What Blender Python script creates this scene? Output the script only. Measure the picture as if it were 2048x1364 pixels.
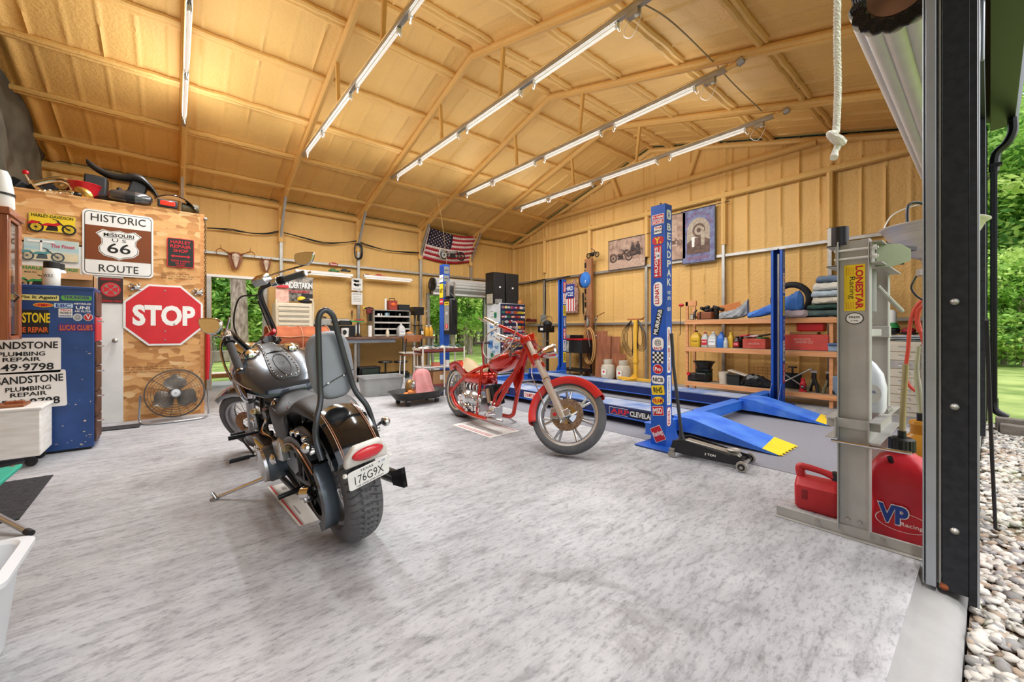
import bpy, bmesh, math, random
import numpy as np
from mathutils import Vector, Matrix, Euler
for o in list(bpy.data.objects): bpy.data.objects.remove(o)
SC = bpy.context.scene
COL = SC.collection
PI = math.pi
# ---------------------------------------------------------------- camera
CAM_H = 1.10
FOC = 803.0
YAW = math.atan2(956, 803)            # viewing direction measured from +X (the ridge direction)
FW = Vector((math.cos(YAW), math.sin(YAW), 0)); RT = Vector((math.sin(YAW), -math.cos(YAW), 0))
EYE = Vector((0, 0, CAM_H))
cam = bpy.data.cameras.new('camera'); camo = bpy.data.objects.new('camera', cam); COL.objects.link(camo)
camo.location = EYE; camo.rotation_euler = (PI/2, 0, YAW - PI/2)
cam.sensor_width = 36; cam.lens = 36*FOC/2048; cam.shift_y = -21/2048; cam.clip_start = 0.02; cam.clip_end = 400
SC.camera = camo
# ---------------------------------------------------------------- light
SC.view_settings.view_transform = 'Standard'; SC.view_settings.look = 'None'
SC.view_settings.gamma = 1; SC.view_settings.use_curve_mapping = False
SC.view_settings.exposure = 1.2
w = bpy.data.worlds.new('sky'); SC.world = w; w.use_nodes = True
wn = w.node_tree.nodes; wl = w.node_tree.links; wn.clear()
wo = wn.new('ShaderNodeOutputWorld'); wb = wn.new('ShaderNodeBackground'); sk = wn.new('ShaderNodeTexSky')
sk.sky_type = 'NISHITA'; sk.sun_disc = False; sk.sun_elevation = math.radians(48); sk.sun_rotation = math.radians(160)
sk.air_density = 1.0; sk.dust_density = 3.0; sk.ozone_density = 1.0
hs = wn.new('ShaderNodeHueSaturation'); hs.inputs['Saturation'].default_value = 0.35
wl.new(sk.outputs[0], hs.inputs['Color']); wl.new(hs.outputs[0], wb.inputs[0]); wl.new(wb.outputs[0], wo.inputs[0])
wb.inputs[1].default_value = 0.11
sl = bpy.data.lights.new('sun', 'SUN'); sl.energy = 1.2; sl.angle = math.radians(4); sl.color = (1, .98, .95)
so = bpy.data.objects.new('sun', sl); COL.objects.link(so); so.rotation_euler = Vector((.5, .10, -.85)).to_track_quat('-Z', 'Y').to_euler()
SC.cycles.max_bounces = 8; SC.cycles.diffuse_bounces = 5; SC.cycles.glossy_bounces = 4; SC.cycles.transmission_bounces = 6
SC.cycles.transparent_max_bounces = 12; SC.cycles.caustics_reflective = False; SC.cycles.caustics_refractive = False
SC.cycles.sample_clamp_indirect = 6
try:
    SC.cycles.use_denoising = True; SC.cycles.denoiser = 'OPENIMAGEDENOISE'
except Exception: pass
# ---------------------------------------------------------------- helpers: where a ray of the photograph meets a plane of the place
def pray(u, v): return FW + RT*((u-1024)/FOC) + Vector((0, 0, 1))*((661-v)/FOC)
def AX(u, v, X): d = pray(u, v); return EYE + d*(X/d.x)
def AY(u, v, Y): d = pray(u, v); return EYE + d*(Y/d.y)
def AZ(u, v, z=0.): d = pray(u, v); return EYE + d*((z-CAM_H)/d.z)
def rgb(h):
    if not isinstance(h, str): return (*h, 1) if len(h) == 3 else h
    h = h.lstrip('#'); c = [int(h[i:i+2], 16)/255 for i in (0, 2, 4)]
    return tuple(x/12.92 if x <= .04045 else ((x+.055)/1.055)**2.4 for x in c) + (1,)
MATS = {}
def mat(name, col='#808080', rough=.55, metal=0., var=.12, vscale=6., bump=0., bscale=40., spec=.5, emis=None, es=0., coat=0., alpha=1., trans=0., stretch=None, col2=None):
    """principled material with a procedural noise that varies its colour (col to col2) and surface"""
    if name in MATS: return MATS[name]
    m = bpy.data.materials.new(name); m.use_nodes = True; MATS[name] = m
    nt = m.node_tree; N = nt.nodes; L = nt.links; b = N['Principled BSDF']
    c = rgb(col); tc = N.new('ShaderNodeTexCoord'); src = tc.outputs['Object']
    if stretch:
        mp = N.new('ShaderNodeMapping'); mp.inputs['Scale'].default_value = stretch; L.new(src, mp.inputs[0]); src = mp.outputs[0]
    nz = N.new('ShaderNodeTexNoise'); nz.inputs['Scale'].default_value = vscale; nz.inputs['Detail'].default_value = 5; L.new(src, nz.inputs['Vector'])
    r = N.new('ShaderNodeValToRGB'); r.color_ramp.elements[0].position = .35; r.color_ramp.elements[1].position = .65
    c2 = rgb(col2) if col2 else tuple(min(1, x*(1+var)) for x in c[:3])+(1,)
    c1 = c if col2 else tuple(x*(1-var) for x in c[:3])+(1,)
    r.color_ramp.elements[0].color = c1; r.color_ramp.elements[1].color = c2
    L.new(nz.outputs['Fac'], r.inputs[0]); L.new(r.outputs[0], b.inputs['Base Color'])
    b.inputs['Roughness'].default_value = rough; b.inputs['Metallic'].default_value = metal
    b.inputs['Specular IOR Level'].default_value = spec; b.inputs['Coat Weight'].default_value = coat
    b.inputs['Coat Roughness'].default_value = .06
    b.inputs['Alpha'].default_value = alpha; b.inputs['Transmission Weight'].default_value = trans
    if emis: b.inputs['Emission Color'].default_value = rgb(emis); b.inputs['Emission Strength'].default_value = es
    if bump:
        n2 = N.new('ShaderNodeTexNoise'); n2.inputs['Scale'].default_value = bscale; n2.inputs['Detail'].default_value = 4; L.new(src, n2.inputs['Vector'])
        bp = N.new('ShaderNodeBump'); bp.inputs['Strength'].default_value = bump; bp.inputs['Distance'].default_value = .01
        L.new(n2.outputs['Fac'], bp.inputs['Height']); L.new(bp.outputs[0], b.inputs['Normal'])
    return m
def T(x=0, y=0, z=0, rx=0, ry=0, rz=0, s=None):
    m = Matrix.Translation((x, y, z)) @ Euler((rx, ry, rz)).to_matrix().to_4x4()
    if s: m = m @ Matrix.Diagonal((*s, 1))
    return m
def frame(o, x, y=None, z=None):
    """matrix with origin o, x axis and y axis given (z = x cross y)"""
    x = Vector(x).normalized(); y = Vector(y); y = (y - x*y.dot(x)).normalized(); z = x.cross(y)
    return Matrix(((x.x, y.x, z.x, o[0]), (x.y, y.y, z.y, o[1]), (x.z, y.z, z.z, o[2]), (0, 0, 0, 1)))
TXT = {}
def text_data(s, bold=0.):
    k = (s, bold)
    if k in TXT: return TXT[k]
    cu = bpy.data.curves.new('t', 'FONT'); cu.body = s; cu.align_x = 'CENTER'; cu.align_y = 'CENTER'; cu.offset = bold; cu.resolution_u = 3
    ob = bpy.data.objects.new('t', cu); COL.objects.link(ob)
    dg = bpy.context.evaluated_depsgraph_get(); dg.update()
    me = ob.evaluated_get(dg).to_mesh()
    v = [tuple(p.co) for p in me.vertices]; f = [tuple(p.vertices) for p in me.polygons]
    if v:
        xs = [p[0] for p in v]; ys = [p[1] for p in v]; cx = (min(xs)+max(xs))/2; cy = (min(ys)+max(ys))/2; W = max(xs)-min(xs) or 1; Hh = max(ys)-min(ys) or 1
        v = [((p[0]-cx)/W, (p[1]-cy)/Hh, 0) for p in v]
    bpy.data.objects.remove(ob); bpy.data.curves.remove(cu)
    TXT[k] = (v, f); return TXT[k]
def catmull(pts, k=6, closed=False):
    P = [Vector(p) for p in pts]; n = len(P); out = []
    rng = range(n if closed else n-1)
    for i in rng:
        p0 = P[(i-1) % n] if (closed or i > 0) else P[0]*2-P[1]
        p1 = P[i]; p2 = P[(i+1) % n]
        p3 = P[(i+2) % n] if (closed or i+2 < n) else P[-1]*2-P[-2]
        for j in range(k):
            t = j/k; out.append(.5*((2*p1)+(p2-p0)*t+(2*p0-5*p1+4*p2-p3)*t*t+(3*p1-p0-3*p2+p3)*t**3))
    if not closed: out.append(P[-1])
    return out
class B:
    """collects shapes; build() links them as ONE mesh object"""
    def __init__(s, T0=None): s.v = []; s.f = []; s.m = []; s.mats = []; s.T = T0 or Matrix.Identity(4)
    def add(s, v, f, m):
        if m not in s.mats: s.mats.append(m)
        k = s.mats.index(m); n = len(s.v); TT = s.T
        s.v += [tuple(TT @ Vector(p)) for p in v]; s.f += [tuple(n+i for i in q) for q in f]; s.m += [k]*len(f); return s
    def at(s, M): b = B(s.T @ M); b.v, b.f, b.m, b.mats = s.v, s.f, s.m, s.mats; return b
    def box(s, c, d, m, R=None, taper=1.):
        x, y, z = (a/2 for a in d); t = taper
        v = [(-x, -y, -z), (x, -y, -z), (x, y, -z), (-x, y, -z), (-x*t, -y*t, z), (x*t, -y*t, z), (x*t, y*t, z), (-x*t, y*t, z)]
        M = Matrix.Translation(c) @ (Euler(R).to_matrix().to_4x4() if R else Matrix.Identity(4))
        return s.add([tuple(M @ Vector(p)) for p in v], [(3, 2, 1, 0), (4, 5, 6, 7), (0, 1, 5, 4), (1, 2, 6, 5), (2, 3, 7, 6), (3, 0, 4, 7)], m)
    def bx(s, a, b, m): return s.box([(p+q)/2 for p, q in zip(a, b)], [abs(q-p) for p, q in zip(a, b)], m)
    def tube(s, pts, r, m, n=8, closed=False, smooth=0, cap=True):
        if smooth: pts = catmull(pts, smooth, closed)
        P = [Vector(p) for p in pts]; N = len(P); rr = r if isinstance(r, (list, tuple)) else None
        if rr and len(rr) != N:
            q = np.interp(np.linspace(0, 1, N), np.linspace(0, 1, len(rr)), rr); rr = list(q)
        V = []; Fc = []; up = None
        for i, p in enumerate(P):
            a = P[(i-1) % N] if (closed or i > 0) else p; b = P[(i+1) % N] if (closed or i < N-1) else p
            t = (b-a); t = t.normalized() if t.length > 1e-9 else Vector((0, 0, 1))
            if up is None: up = t.orthogonal().normalized()
            up = (up - t*up.dot(t)); up = up.normalized() if up.length > 1e-6 else t.orthogonal().normalized()
            q = t.cross(up); R = rr[i] if rr else r
            V += [p + (up*math.cos(2*PI*k/n)+q*math.sin(2*PI*k/n))*R for k in range(n)]
        for i in range(N if closed else N-1):
            j = (i+1) % N
            for k in range(n): Fc.append((i*n+k, i*n+(k+1) % n, j*n+(k+1) % n, j*n+k))
        if not closed and cap: Fc += [tuple(range(n-1, -1, -1)), tuple((N-1)*n+k for k in range(n))]
        return s.add([tuple(p) for p in V], Fc, m)
    def cyl(s, a, b, r, m, r2=None, n=16): return s.tube([a, b], [r, r if r2 is None else r2], m, n)
    def lathe(s, prof, m, n=24, M=None, disp=None, cap=True):
        """profile of (radius, z) turned round the local z axis of M"""
        M = M or Matrix.Identity(4); V = []; Fc = []; K = len(prof)
        for i in range(n):
            a = 2*PI*i/n; ca, sa = math.cos(a), math.sin(a)
            for k, (r, z) in enumerate(prof):
                R = r + (disp(a, k, r, z) if disp else 0); V.append(M @ Vector((R*ca, R*sa, z)))
        for i in range(n):
            j = (i+1) % n
            for k in range(K-1): Fc.append((i*K+k, j*K+k, j*K+k+1, i*K+k+1))
        if cap:
            if prof[0][0] > 1e-6: Fc.append(tuple(i*K for i in range(n-1, -1, -1)))
            if prof[-1][0] > 1e-6: Fc.append(tuple(i*K+K-1 for i in range(n)))
        return s.add([tuple(p) for p in V], Fc, m)
    def ell(s, c, r, m, n=16, k=10, R=None):
        r = r if isinstance(r, (tuple, list)) else (r, r, r)
        prof = [(max(1e-7, math.sin(PI*i/k)), -math.cos(PI*i/k)) for i in range(k+1)]
        return s.lathe(prof, m, n, T(*c, *(R or (0, 0, 0)), s=r), cap=False)
    def loft(s, rings, m, cap=True, closed=False):
        n = len(rings[0]); V = [tuple(p) for r in rings for p in r]; Fc = []; K = len(rings)
        for i in range(K if closed else K-1):
            j = (i+1) % K
            for k in range(n): Fc.append((i*n+k, i*n+(k+1) % n, j*n+(k+1) % n, j*n+k))
        if cap and not closed: Fc += [tuple(range(n-1, -1, -1)), tuple((K-1)*n+k for k in range(n))]
        return s.add(V, Fc, m)
    def body(s, st, m, n=28, p=2.3, smooth=4):
        """stations (x, z centre, half width, height up, height down[, y centre]) lofted along x with superellipse rings"""
        st = [tuple(q)+(0,)*(6-len(q)) for q in st]
        if smooth:
            a = np.array(st, float); k = (len(st)-1)*smooth+1; tt = np.linspace(0, len(st)-1, k); out = []
            for t in tt:
                i = min(int(t), len(st)-2); f = t-i; p0 = a[max(i-1, 0)]; p1 = a[i]; p2 = a[i+1]; p3 = a[min(i+2, len(st)-1)]
                q = .5*(2*p1+(p2-p0)*f+(2*p0-5*p1+4*p2-p3)*f*f+(3*p1-p0-3*p2+p3)*f**3); q[2:5] = np.maximum(q[2:5], .001); out.append(tuple(q))
            st = out
        R = []
        for x, zc, w_, hu, hd, yc in st:
            ring = []
            for k in range(n):
                a = 2*PI*k/n; c, q = math.cos(a), math.sin(a)
                y = math.copysign(abs(c)**(2/p), c)*w_; z = math.copysign(abs(q)**(2/p), q)*(hu if q > 0 else hd)
                ring.append((x, yc+y, zc+z))
            R.append(ring)
        return s.loft(R, m)
    def prism(s, poly, d, m, M=None, bev=0):
        """2D outline extruded d along the local z of M (starting at z = 0)"""
        M = M or Matrix.Identity(4); n = len(poly)
        V = [tuple(M @ Vector((x, y, 0))) for x, y in poly]+[tuple(M @ Vector((x, y, d))) for x, y in poly]
        return s.add(V, [tuple(range(n-1, -1, -1)), tuple(range(n, 2*n))]+[(i, (i+1) % n, n+(i+1) % n, n+i) for i in range(n)], m)
    def text(s, t, M, wd, ht, m, bold=.02, z=.0012):
        v, f = text_data(t, bold)
        if v: s.add([tuple(M @ Vector((p[0]*wd, p[1]*ht, z))) for p in v], f, m)
        return s
    def plate(s, M, wd, ht, m, r=.0, z=0., d=.002, n=5):
        """rounded flat plate in the local xy plane of M"""
        if r <= 0: pl = [(-wd/2, -ht/2), (wd/2, -ht/2), (wd/2, ht/2), (-wd/2, ht/2)]
        else:
            pl = []; r = min(r, wd/2-1e-5, ht/2-1e-5)
            for cx, cy, a0 in ((wd/2-r, -ht/2+r, -PI/2), (wd/2-r, ht/2-r, 0), (-wd/2+r, ht/2-r, PI/2), (-wd/2+r, -ht/2+r, PI)):
                pl += [(cx+r*math.cos(a0+PI/2*i/n), cy+r*math.sin(a0+PI/2*i/n)) for i in range(n+1)]
        return s.prism(pl, d, m, M @ Matrix.Translation((0, 0, z)))
    def disc(s, M, a, b, m, z=0., d=.002, n=28): return s.prism([(a*math.cos(2*PI*i/n), b*math.sin(2*PI*i/n)) for i in range(n)], d, m, M @ Matrix.Translation((0, 0, z)))
    def build(s, name, parent=None, bevel=0., seg=2, subd=0, solid=0., sharp=40, loc=None):
        me = bpy.data.meshes.new(name); me.from_pydata(s.v, [], s.f); me.validate()
        for m in s.mats: me.materials.append(m)
        if len(me.polygons) == len(s.m): me.polygons.foreach_set('material_index', s.m)
        me.polygons.foreach_set('use_smooth', [True]*len(me.polygons))
        if not subd: me.set_sharp_from_angle(angle=math.radians(sharp))
        me.update()
        o = bpy.data.objects.new(name, me); COL.objects.link(o)
        if parent: o.parent = parent
        if loc: o.location = loc
        if solid: q = o.modifiers.new('solid', 'SOLIDIFY'); q.thickness = solid; q.offset = 0
        if bevel: q = o.modifiers.new('bevel', 'BEVEL'); q.width = bevel; q.segments = seg; q.limit_method = 'ANGLE'; q.angle_limit = math.radians(40); q.use_clamp_overlap = True
        if subd: q = o.modifiers.new('sub', 'SUBSURF'); q.levels = subd; q.render_levels = subd
        return o
def thing(name, label, cat, loc=(0, 0, 0), rz=0., group=None, rx=0., ry=0.):
    o = bpy.data.objects.new(name, None); COL.objects.link(o); o.location = loc; o.rotation_euler = (rx, ry, rz); o.empty_display_size = .1
    o['label'] = label; o['category'] = cat
    if group: o['group'] = group
    return o
def tag(o, label, cat, group=None, kind=None):
    o['label'] = label; o['category'] = cat
    if group: o['group'] = group
    if kind: o['kind'] = kind
    return o
def struct(b, name, **k): o = b.build(name, **k); o['kind'] = 'structure'; return o
def copy_tree(o, parent=None):
    c = o.copy(); COL.objects.link(c)
    if parent: c.parent = parent
    for ch in list(o.children): copy_tree(ch, c)
    return c
def rel(parent_loc, rz, p):
    """world point into the frame of a thing at parent_loc turned by rz"""
    return Matrix.Rotation(-rz, 3, 'Z') @ (Vector(p)-Vector(parent_loc))
RND = random.Random(7)
# ---------------------------------------------------------------- shared materials
FOAM = mat('spray_foam', '#DCAF66', .6, var=.05, vscale=1.3, bump=.9, bscale=30)
STEEL = mat('galvanised_steel', '#A9A69F', .42, .75, var=.1, vscale=9)
CHROME = mat('chrome', '#D8D8DA', .09, 1., var=.02)
BLK = mat('black_paint', '#121214', .35, var=.2)
BLKM = mat('black_plastic', '#1B1B1D', .6, var=.2, bump=.2)
RUB = mat('black_rubber', '#242426', .8, var=.2, vscale=20, bump=.3, bscale=60)
WHITE = mat('white_paint', '#E9E8E4', .5, var=.04)
RED = mat('red_paint', '#C3202A', .35, var=.08)
GREY = mat('grey_paint', '#8C8C88', .5, var=.06)
YEL = mat('yellow_paint', '#F0CE2E', .5, var=.05)
BLU = mat('blue_paint', '#1D55B4', .38, var=.12, vscale=4)
INK = mat('black_ink', '#141414', .6, var=.05)
INKR = mat('red_ink', '#C8202C', .55, var=.05)
INKW = mat('white_ink', '#F2F1EC', .55, var=.03)
INKB = mat('blue_ink', '#1C3F94', .55, var=.05)
INKY = mat('yellow_ink', '#F2D21F', .55, var=.04)
INKG = mat('green_ink', '#2F8A45', .55, var=.05)
INKO = mat('orange_ink', '#E0641E', .55, var=.05)
INKP = mat('purple_ink', '#4E2E7A', .55, var=.05)
WOOD = mat('pine_wood', '#C9864B', .6, var=.1, vscale=3, stretch=(1, 1, 9), col2='#DCA066', bump=.1)
WOODD = mat('dark_wood', '#7C4524', .55, vscale=3, stretch=(6, 6, 1), col2='#96592F')
PAPER = mat('white_paper', '#E6E4DE', .7, var=.04)
CARDB = mat('cardboard', '#A67C52', .8, var=.08)
# ================================================================ the building
XW, YW, XL, Y0 = 7.87, 9.34, -3.2, .10      # far gable wall, long back wall, near gable wall, open front
RIDGE_Y, RIDGE_Z, SLOPE = 4.70, 4.98, .285
TRX = [-1.45, .10, 1.66, 3.22, 4.78, 6.33]
STY = [7.95, 6.37, 4.80, 3.20, 1.61]
def roofz(y): return RIDGE_Z - SLOPE*abs(y-RIDGE_Y)
# concrete floor with stains
def concrete(name):
    m = bpy.data.materials.new(name); m.use_nodes = True; nt = m.node_tree; N = nt.nodes; L = nt.links; b = N['Principled BSDF']
    tc = N.new('ShaderNodeTexCoord')
    def noise(sc, det=8, ro=.6, st=None, dist=0.):
        n = N.new('ShaderNodeTexNoise'); n.inputs['Scale'].default_value = sc; n.inputs['Detail'].default_value = det; n.inputs['Roughness'].default_value = ro
        n.inputs['Distortion'].default_value = dist
        if st:
            mp = N.new('ShaderNodeMapping'); mp.inputs['Scale'].default_value = st[:3]; mp.inputs['Rotation'].default_value = (0, 0, st[3]); L.new(tc.outputs['Object'], mp.inputs[0]); L.new(mp.outputs[0], n.inputs['Vector'])
        else: L.new(tc.outputs['Object'], n.inputs['Vector'])
        return n.outputs['Fac']
    def ramp(f, *st):
        r = N.new('ShaderNodeValToRGB'); e = r.color_ramp.elements
        while len(e) < len(st): e.new(.5)
        for q, (p, c) in zip(e, st): q.position = p; q.color = rgb(c)
        L.new(f, r.inputs[0]); return r.outputs[0]
    def mix(a, b_, f, mode='MULTIPLY'):
        x = N.new('ShaderNodeMix'); x.data_type = 'RGBA'; x.blend_type = mode
        if isinstance(f, float): x.inputs[0].default_value = f
        else: L.new(f, x.inputs[0])
        L.new(a, x.inputs[6])
        if isinstance(b_, str): x.inputs[7].default_value = rgb(b_)
        else: L.new(b_, x.inputs[7])
        return x.outputs[2]
    base = ramp(noise(.9, 6), (.3, '#B0B1B4'), (.5, '#C2C3C6'), (.7, '#D4D4D5'))
    streak = ramp(noise(7.5, 10, .75, (.45, 1.9, 1, -.35), .3), (.36, '#8E8C8C'), (.5, '#E4E4E6'), (.66, '#FFFFFF'))
    c = mix(base, streak, .52)
    big = ramp(noise(.55, 4, .55), (.38, '#D2D0D0'), (.6, '#FFFFFF'))
    c = mix(c, big, .7)
    fine = ramp(noise(30, 8, .75, (.6, 1.5, 1, -.35)), (.34, '#808084'), (.5, '#FFFFFF'))
    c = mix(c, fine, .6)
    blot = ramp(noise(1.1, 8, .68, (1, 1, 1, .3), .6), (.28, '#6E6863'), (.38, '#C9C6C3'), (.43, '#FFFFFF'))
    c = mix(c, blot, .55)
    pits = ramp(noise(5.5, 3, .5), (.22, '#77706A'), (.28, '#FFFFFF'))
    c = mix(c, pits, .5)
    L.new(c, b.inputs['Base Color'])
    b.inputs['Roughness'].default_value = .62
    bp = N.new('ShaderNodeBump'); bp.inputs['Strength'].default_value = .35; bp.inputs['Distance'].default_value = .01; L.new(noise(22, 8, .7), bp.inputs['Height']); L.new(bp.outputs[0], b.inputs['Normal'])
    return m
CONC = concrete('concrete')
b = B(); b.bx((XL, .21, -.15), (XW+.05, YW+.05, 0), CONC); struct(b, 'floor')
CONW = mat('pale_concrete', '#989795', .7, var=.08, vscale=5, bump=.3)
b = B()
prof = [(.212, -.004), (.19, -.022), (.125, -.024), (.085, -.038), (.062, -.075), (.062, -.2), (.212, -.2)]
b.prism([(y, z) for y, z in prof], XW+3.2-.02, CONW, frame((XL, 0, 0), (0, 1, 0), (0, 0, 1)))
struct(b, 'trim_1')
# spray foamed roof: one displaced sheet for each slope
def foam_sheet(P, nu, nv, lines_u, lines_v, U, V_, mat_, depth=.05, rib=.3, ribd=.012, seed=1, holes=None, name='ceiling', rw=.09):
    """P(u, v, h) gives a point of the sheet; bays between the framing lines pillow inward by depth"""
    rs = np.random.RandomState(seed)
    us = np.linspace(0, U, nu+1); vs = np.linspace(0, V_, nv+1)
    def near(x, lines):
        L = np.array(lines); return np.min(np.abs(x[:, None]-L[None, :]), axis=1)
    du = near(us, lines_u)[:, None]; dv = near(vs, lines_v)[None, :]
    w1 = np.clip(1-du/rw, 0, 1)**1.0; w2 = np.clip(1-dv/(rw*.8), 0, 1)
    wob = rs.rand(12, 12); gx = np.linspace(0, 11, nu+1); gy = np.linspace(0, 11, nv+1)
    tmp = np.array([np.interp(gx, np.arange(12), wob[:, j]) for j in range(12)]).T
    wb_ = np.array([np.interp(gy, np.arange(12), tmp[i]) for i in range(nu+1)])
    h = depth*np.maximum(w1*w1*(3-2*w1)*.9, w2*w2*(3-2*w2)*.7)
    ph = (us/rib) % 1; r = np.clip(1-np.abs(ph-.5)*2/.2, 0, 1); h = h + ribd*(r*r)[:, None]*(.5+wb_)
    h = h + .01*wb_ + .0035*rs.rand(nu+1, nv+1)
    idx = -np.ones((nu+1, nv+1), int); verts = []; faces = []
    for i in range(nu+1):
        for j in range(nv+1):
            idx[i, j] = len(verts); verts.append(P(us[i], vs[j], h[i, j]))
    for i in range(nu):
        for j in range(nv):
            um = (us[i]+us[i+1])/2; vm = (vs[j]+vs[j+1])/2
            if holes and any(a < um < c and b_ < vm < d for a, b_, c, d in holes): continue
            faces.append((idx[i, j], idx[i+1, j], idx[i+1, j+1], idx[i, j+1]))
    o = B(); o.add(verts, faces, mat_); o = o.build(name, sharp=80); o['kind'] = 'structure'
    bm = bmesh.new(); bm.from_mesh(o.data); bmesh.ops.delete(bm, geom=[q for q in bm.verts if not q.link_faces], context='VERTS'); bm.to_mesh(o.data); bm.free()
    return o
LX = XW-XL; hl = YW-RIDGE_Y
purl = [.46, 1.36, 2.26, 3.16, 4.06]
foam_sheet(lambda u, v, h: (XL+u, RIDGE_Y+v, roofz(RIDGE_Y+v)+.1-h), 500, 100, [t-XL for t in TRX], purl, LX, hl, FOAM, name='ceiling', ribd=.026)
foam_sheet(lambda u, v, h: (XW-u, RIDGE_Y-v, roofz(RIDGE_Y-v)+.1-h), 500, 100, [XW-t for t in TRX], purl, LX, RIDGE_Y-Y0, FOAM, seed=4, name='ceiling', ribd=.026)
# roof skin above the foam
ROOFM = mat('dark_metal_roof', '#0C0E0D', .5, .0)
b = B()
for sgn in (1, -1):
    ye = YW+.25 if sgn > 0 else -.1
    a = [(XL-.2, RIDGE_Y, roofz(RIDGE_Y)+.14), (XW+.2, RIDGE_Y, roofz(RIDGE_Y)+.14), (XW+.2, ye, roofz(ye)+.14), (XL-.2, ye, roofz(ye)+.14)]
    b.add(a+[(x, y, z+.04) for x, y, z in a], [(0, 1, 2, 3), (4, 5, 6, 7), (0, 1, 5, 4), (1, 2, 6, 5), (2, 3, 7, 6), (3, 0, 4, 7)], ROOFM)
struct(b, 'roof')
# long back wall with the two doorways
D1 = (AY(422, 700, YW).x, AY(526, 700, YW).x, 2.10); D2 = (AY(858, 700, YW).x, AY(970, 700, YW).x, 2.02)
EZ = roofz(YW)
foam_sheet(lambda u, v, h: (XL+u, YW+.06-h, v), 420, 100, [t-XL for t in TRX], [1.28, 2.55, EZ-.05], LX+.2, EZ+.1, FOAM, depth=.035, rib=.23, ribd=.016, seed=2, name='wall_back', rw=.06,
           holes=[(D1[0]-XL, -1, D1[1]-XL, D1[2]), (D2[0]-XL, -1, D2[1]-XL, D2[2])])
SIDING = mat('dark_metal_siding', '#2B2D31', .4, .3)
b = B()
for x0, x1, z0, z1 in ((XL, D1[0], 0, EZ), (D1[1], D2[0], 0, EZ), (D2[1], XW, 0, EZ), (D1[0], D1[1], D1[2], EZ), (D2[0], D2[1], D2[2], EZ)):
    b.bx((x0, YW+.07, z0), (x1, YW+.12, z1), SIDING)
struct(b, 'wall_back')
# far gable wall: bays between the studs
def gp(u, v, h):
    y = YW+.15-u; z = min(v, roofz(y)+.08); return (XW+.06-h, max(y, Y0-.04), z)
foam_sheet(gp, 420, 140, [YW+.15-y for y in STY]+[.15], [1.26, 2.5, 3.62, 4.12], YW+.15-Y0, 5.1, FOAM, depth=.04, rib=.262, ribd=.034, seed=3, name='wall_right', rw=.07)
b = B(); b.prism([(YW, -.1), (YW, EZ+.1), (RIDGE_Y, RIDGE_Z+.1), (Y0-.05, roofz(Y0)+.1), (Y0-.05, -.1)], .05, SIDING, frame((XW+.07, 0, 0), (0, 1, 0), (0, 0, 1)))
struct(b, 'wall_right')
b = B(); b.prism([(YW, -.1), (YW, EZ+.1), (RIDGE_Y, RIDGE_Z+.1), (Y0, roofz(Y0)+.1), (Y0, -.1)], .06, FOAM, frame((XL-.06, 0, 0), (0, 1, 0), (0, 0, 1)))
struct(b, 'wall_left')
# bare steel framing showing through the foam
b = B()
for z, x0 in ((1.26, 0), (2.50, 0)):
    b.bx((XW-.03, Y0, z-.028), (XW+.03, YW, z+.028), STEEL)
for y, zt in zip(STY, (2.5, 1.0, 2.5, 2.86, 2.92)): b.bx((XW-.045, y-.028, 0), (XW+.02, y+.028, zt), STEEL)
struct(b, 'trim_2', bevel=.004)
b = B()
b.bx((D1[0]-.5, YW-.03, 2.53), (XW, YW+.02, 2.58), STEEL)
for x in TRX[1:]: b.bx((x-.03, YW-.06, 0 if x < 6 else 2.03), (x+.03, YW, 2.9), STEEL)
struct(b, 'trim_3', bevel=.004)
b = B()
for z in (3.62, 4.12): b.tube([(XW-.02, y, z) for y in np.linspace(max(Y0, RIDGE_Y-(RIDGE_Z-z)/SLOPE+.1), min(YW, RIDGE_Y+(RIDGE_Z-z)/SLOPE-.1), 24)], .055, FOAM, 8)
for y in (3.9, 5.5): b.tube([(XW-.0, y, 4.12), (XW-.0, y+(.25 if y > 5 else -.25), roofz(y)+.02)], .05, FOAM, 8)
b.tube([(XW-.0, YW, EZ), (XW-.0, RIDGE_Y, RIDGE_Z)], .05, FOAM, 8); b.tube([(XW-.0, RIDGE_Y, RIDGE_Z), (XW-.0, Y0, roofz(Y0))], .05, FOAM, 8)
b.tube([(x, YW-.02, EZ-.02) for x in np.linspace(XL, XW, 40)], .06, FOAM, 8)
for x in TRX[1:]: b.tube([(x, YW-.02, 2.9), (x, YW-.02, 3.3), (x, YW-.05, EZ)], .055, FOAM, 8)
for y in STY: b.tube([(XW-.01, y, 2.7), (XW-.01, y, 3.7)], .05, FOAM, 8)
struct(b, 'trim_4')
b = B()      # purlins under the foam, one rounded swelling each
for s_ in (1, -1):
    for q in purl:
        y = RIDGE_Y+s_*q; rs = random.Random(int(q*100))
        for dy, r in ((-.035, .036), (.035, .04)):
            b.tube([(x, y+dy+rs.uniform(-.008, .008), roofz(y)+.055+rs.uniform(-.006, .006)) for x in np.linspace(XL, XW, 90)], r, FOAM, 7)
b.tube([(x, RIDGE_Y, RIDGE_Z+.06) for x in (XL, XW)], .05, FOAM, 8)
struct(b, 'trim_5')
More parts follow.
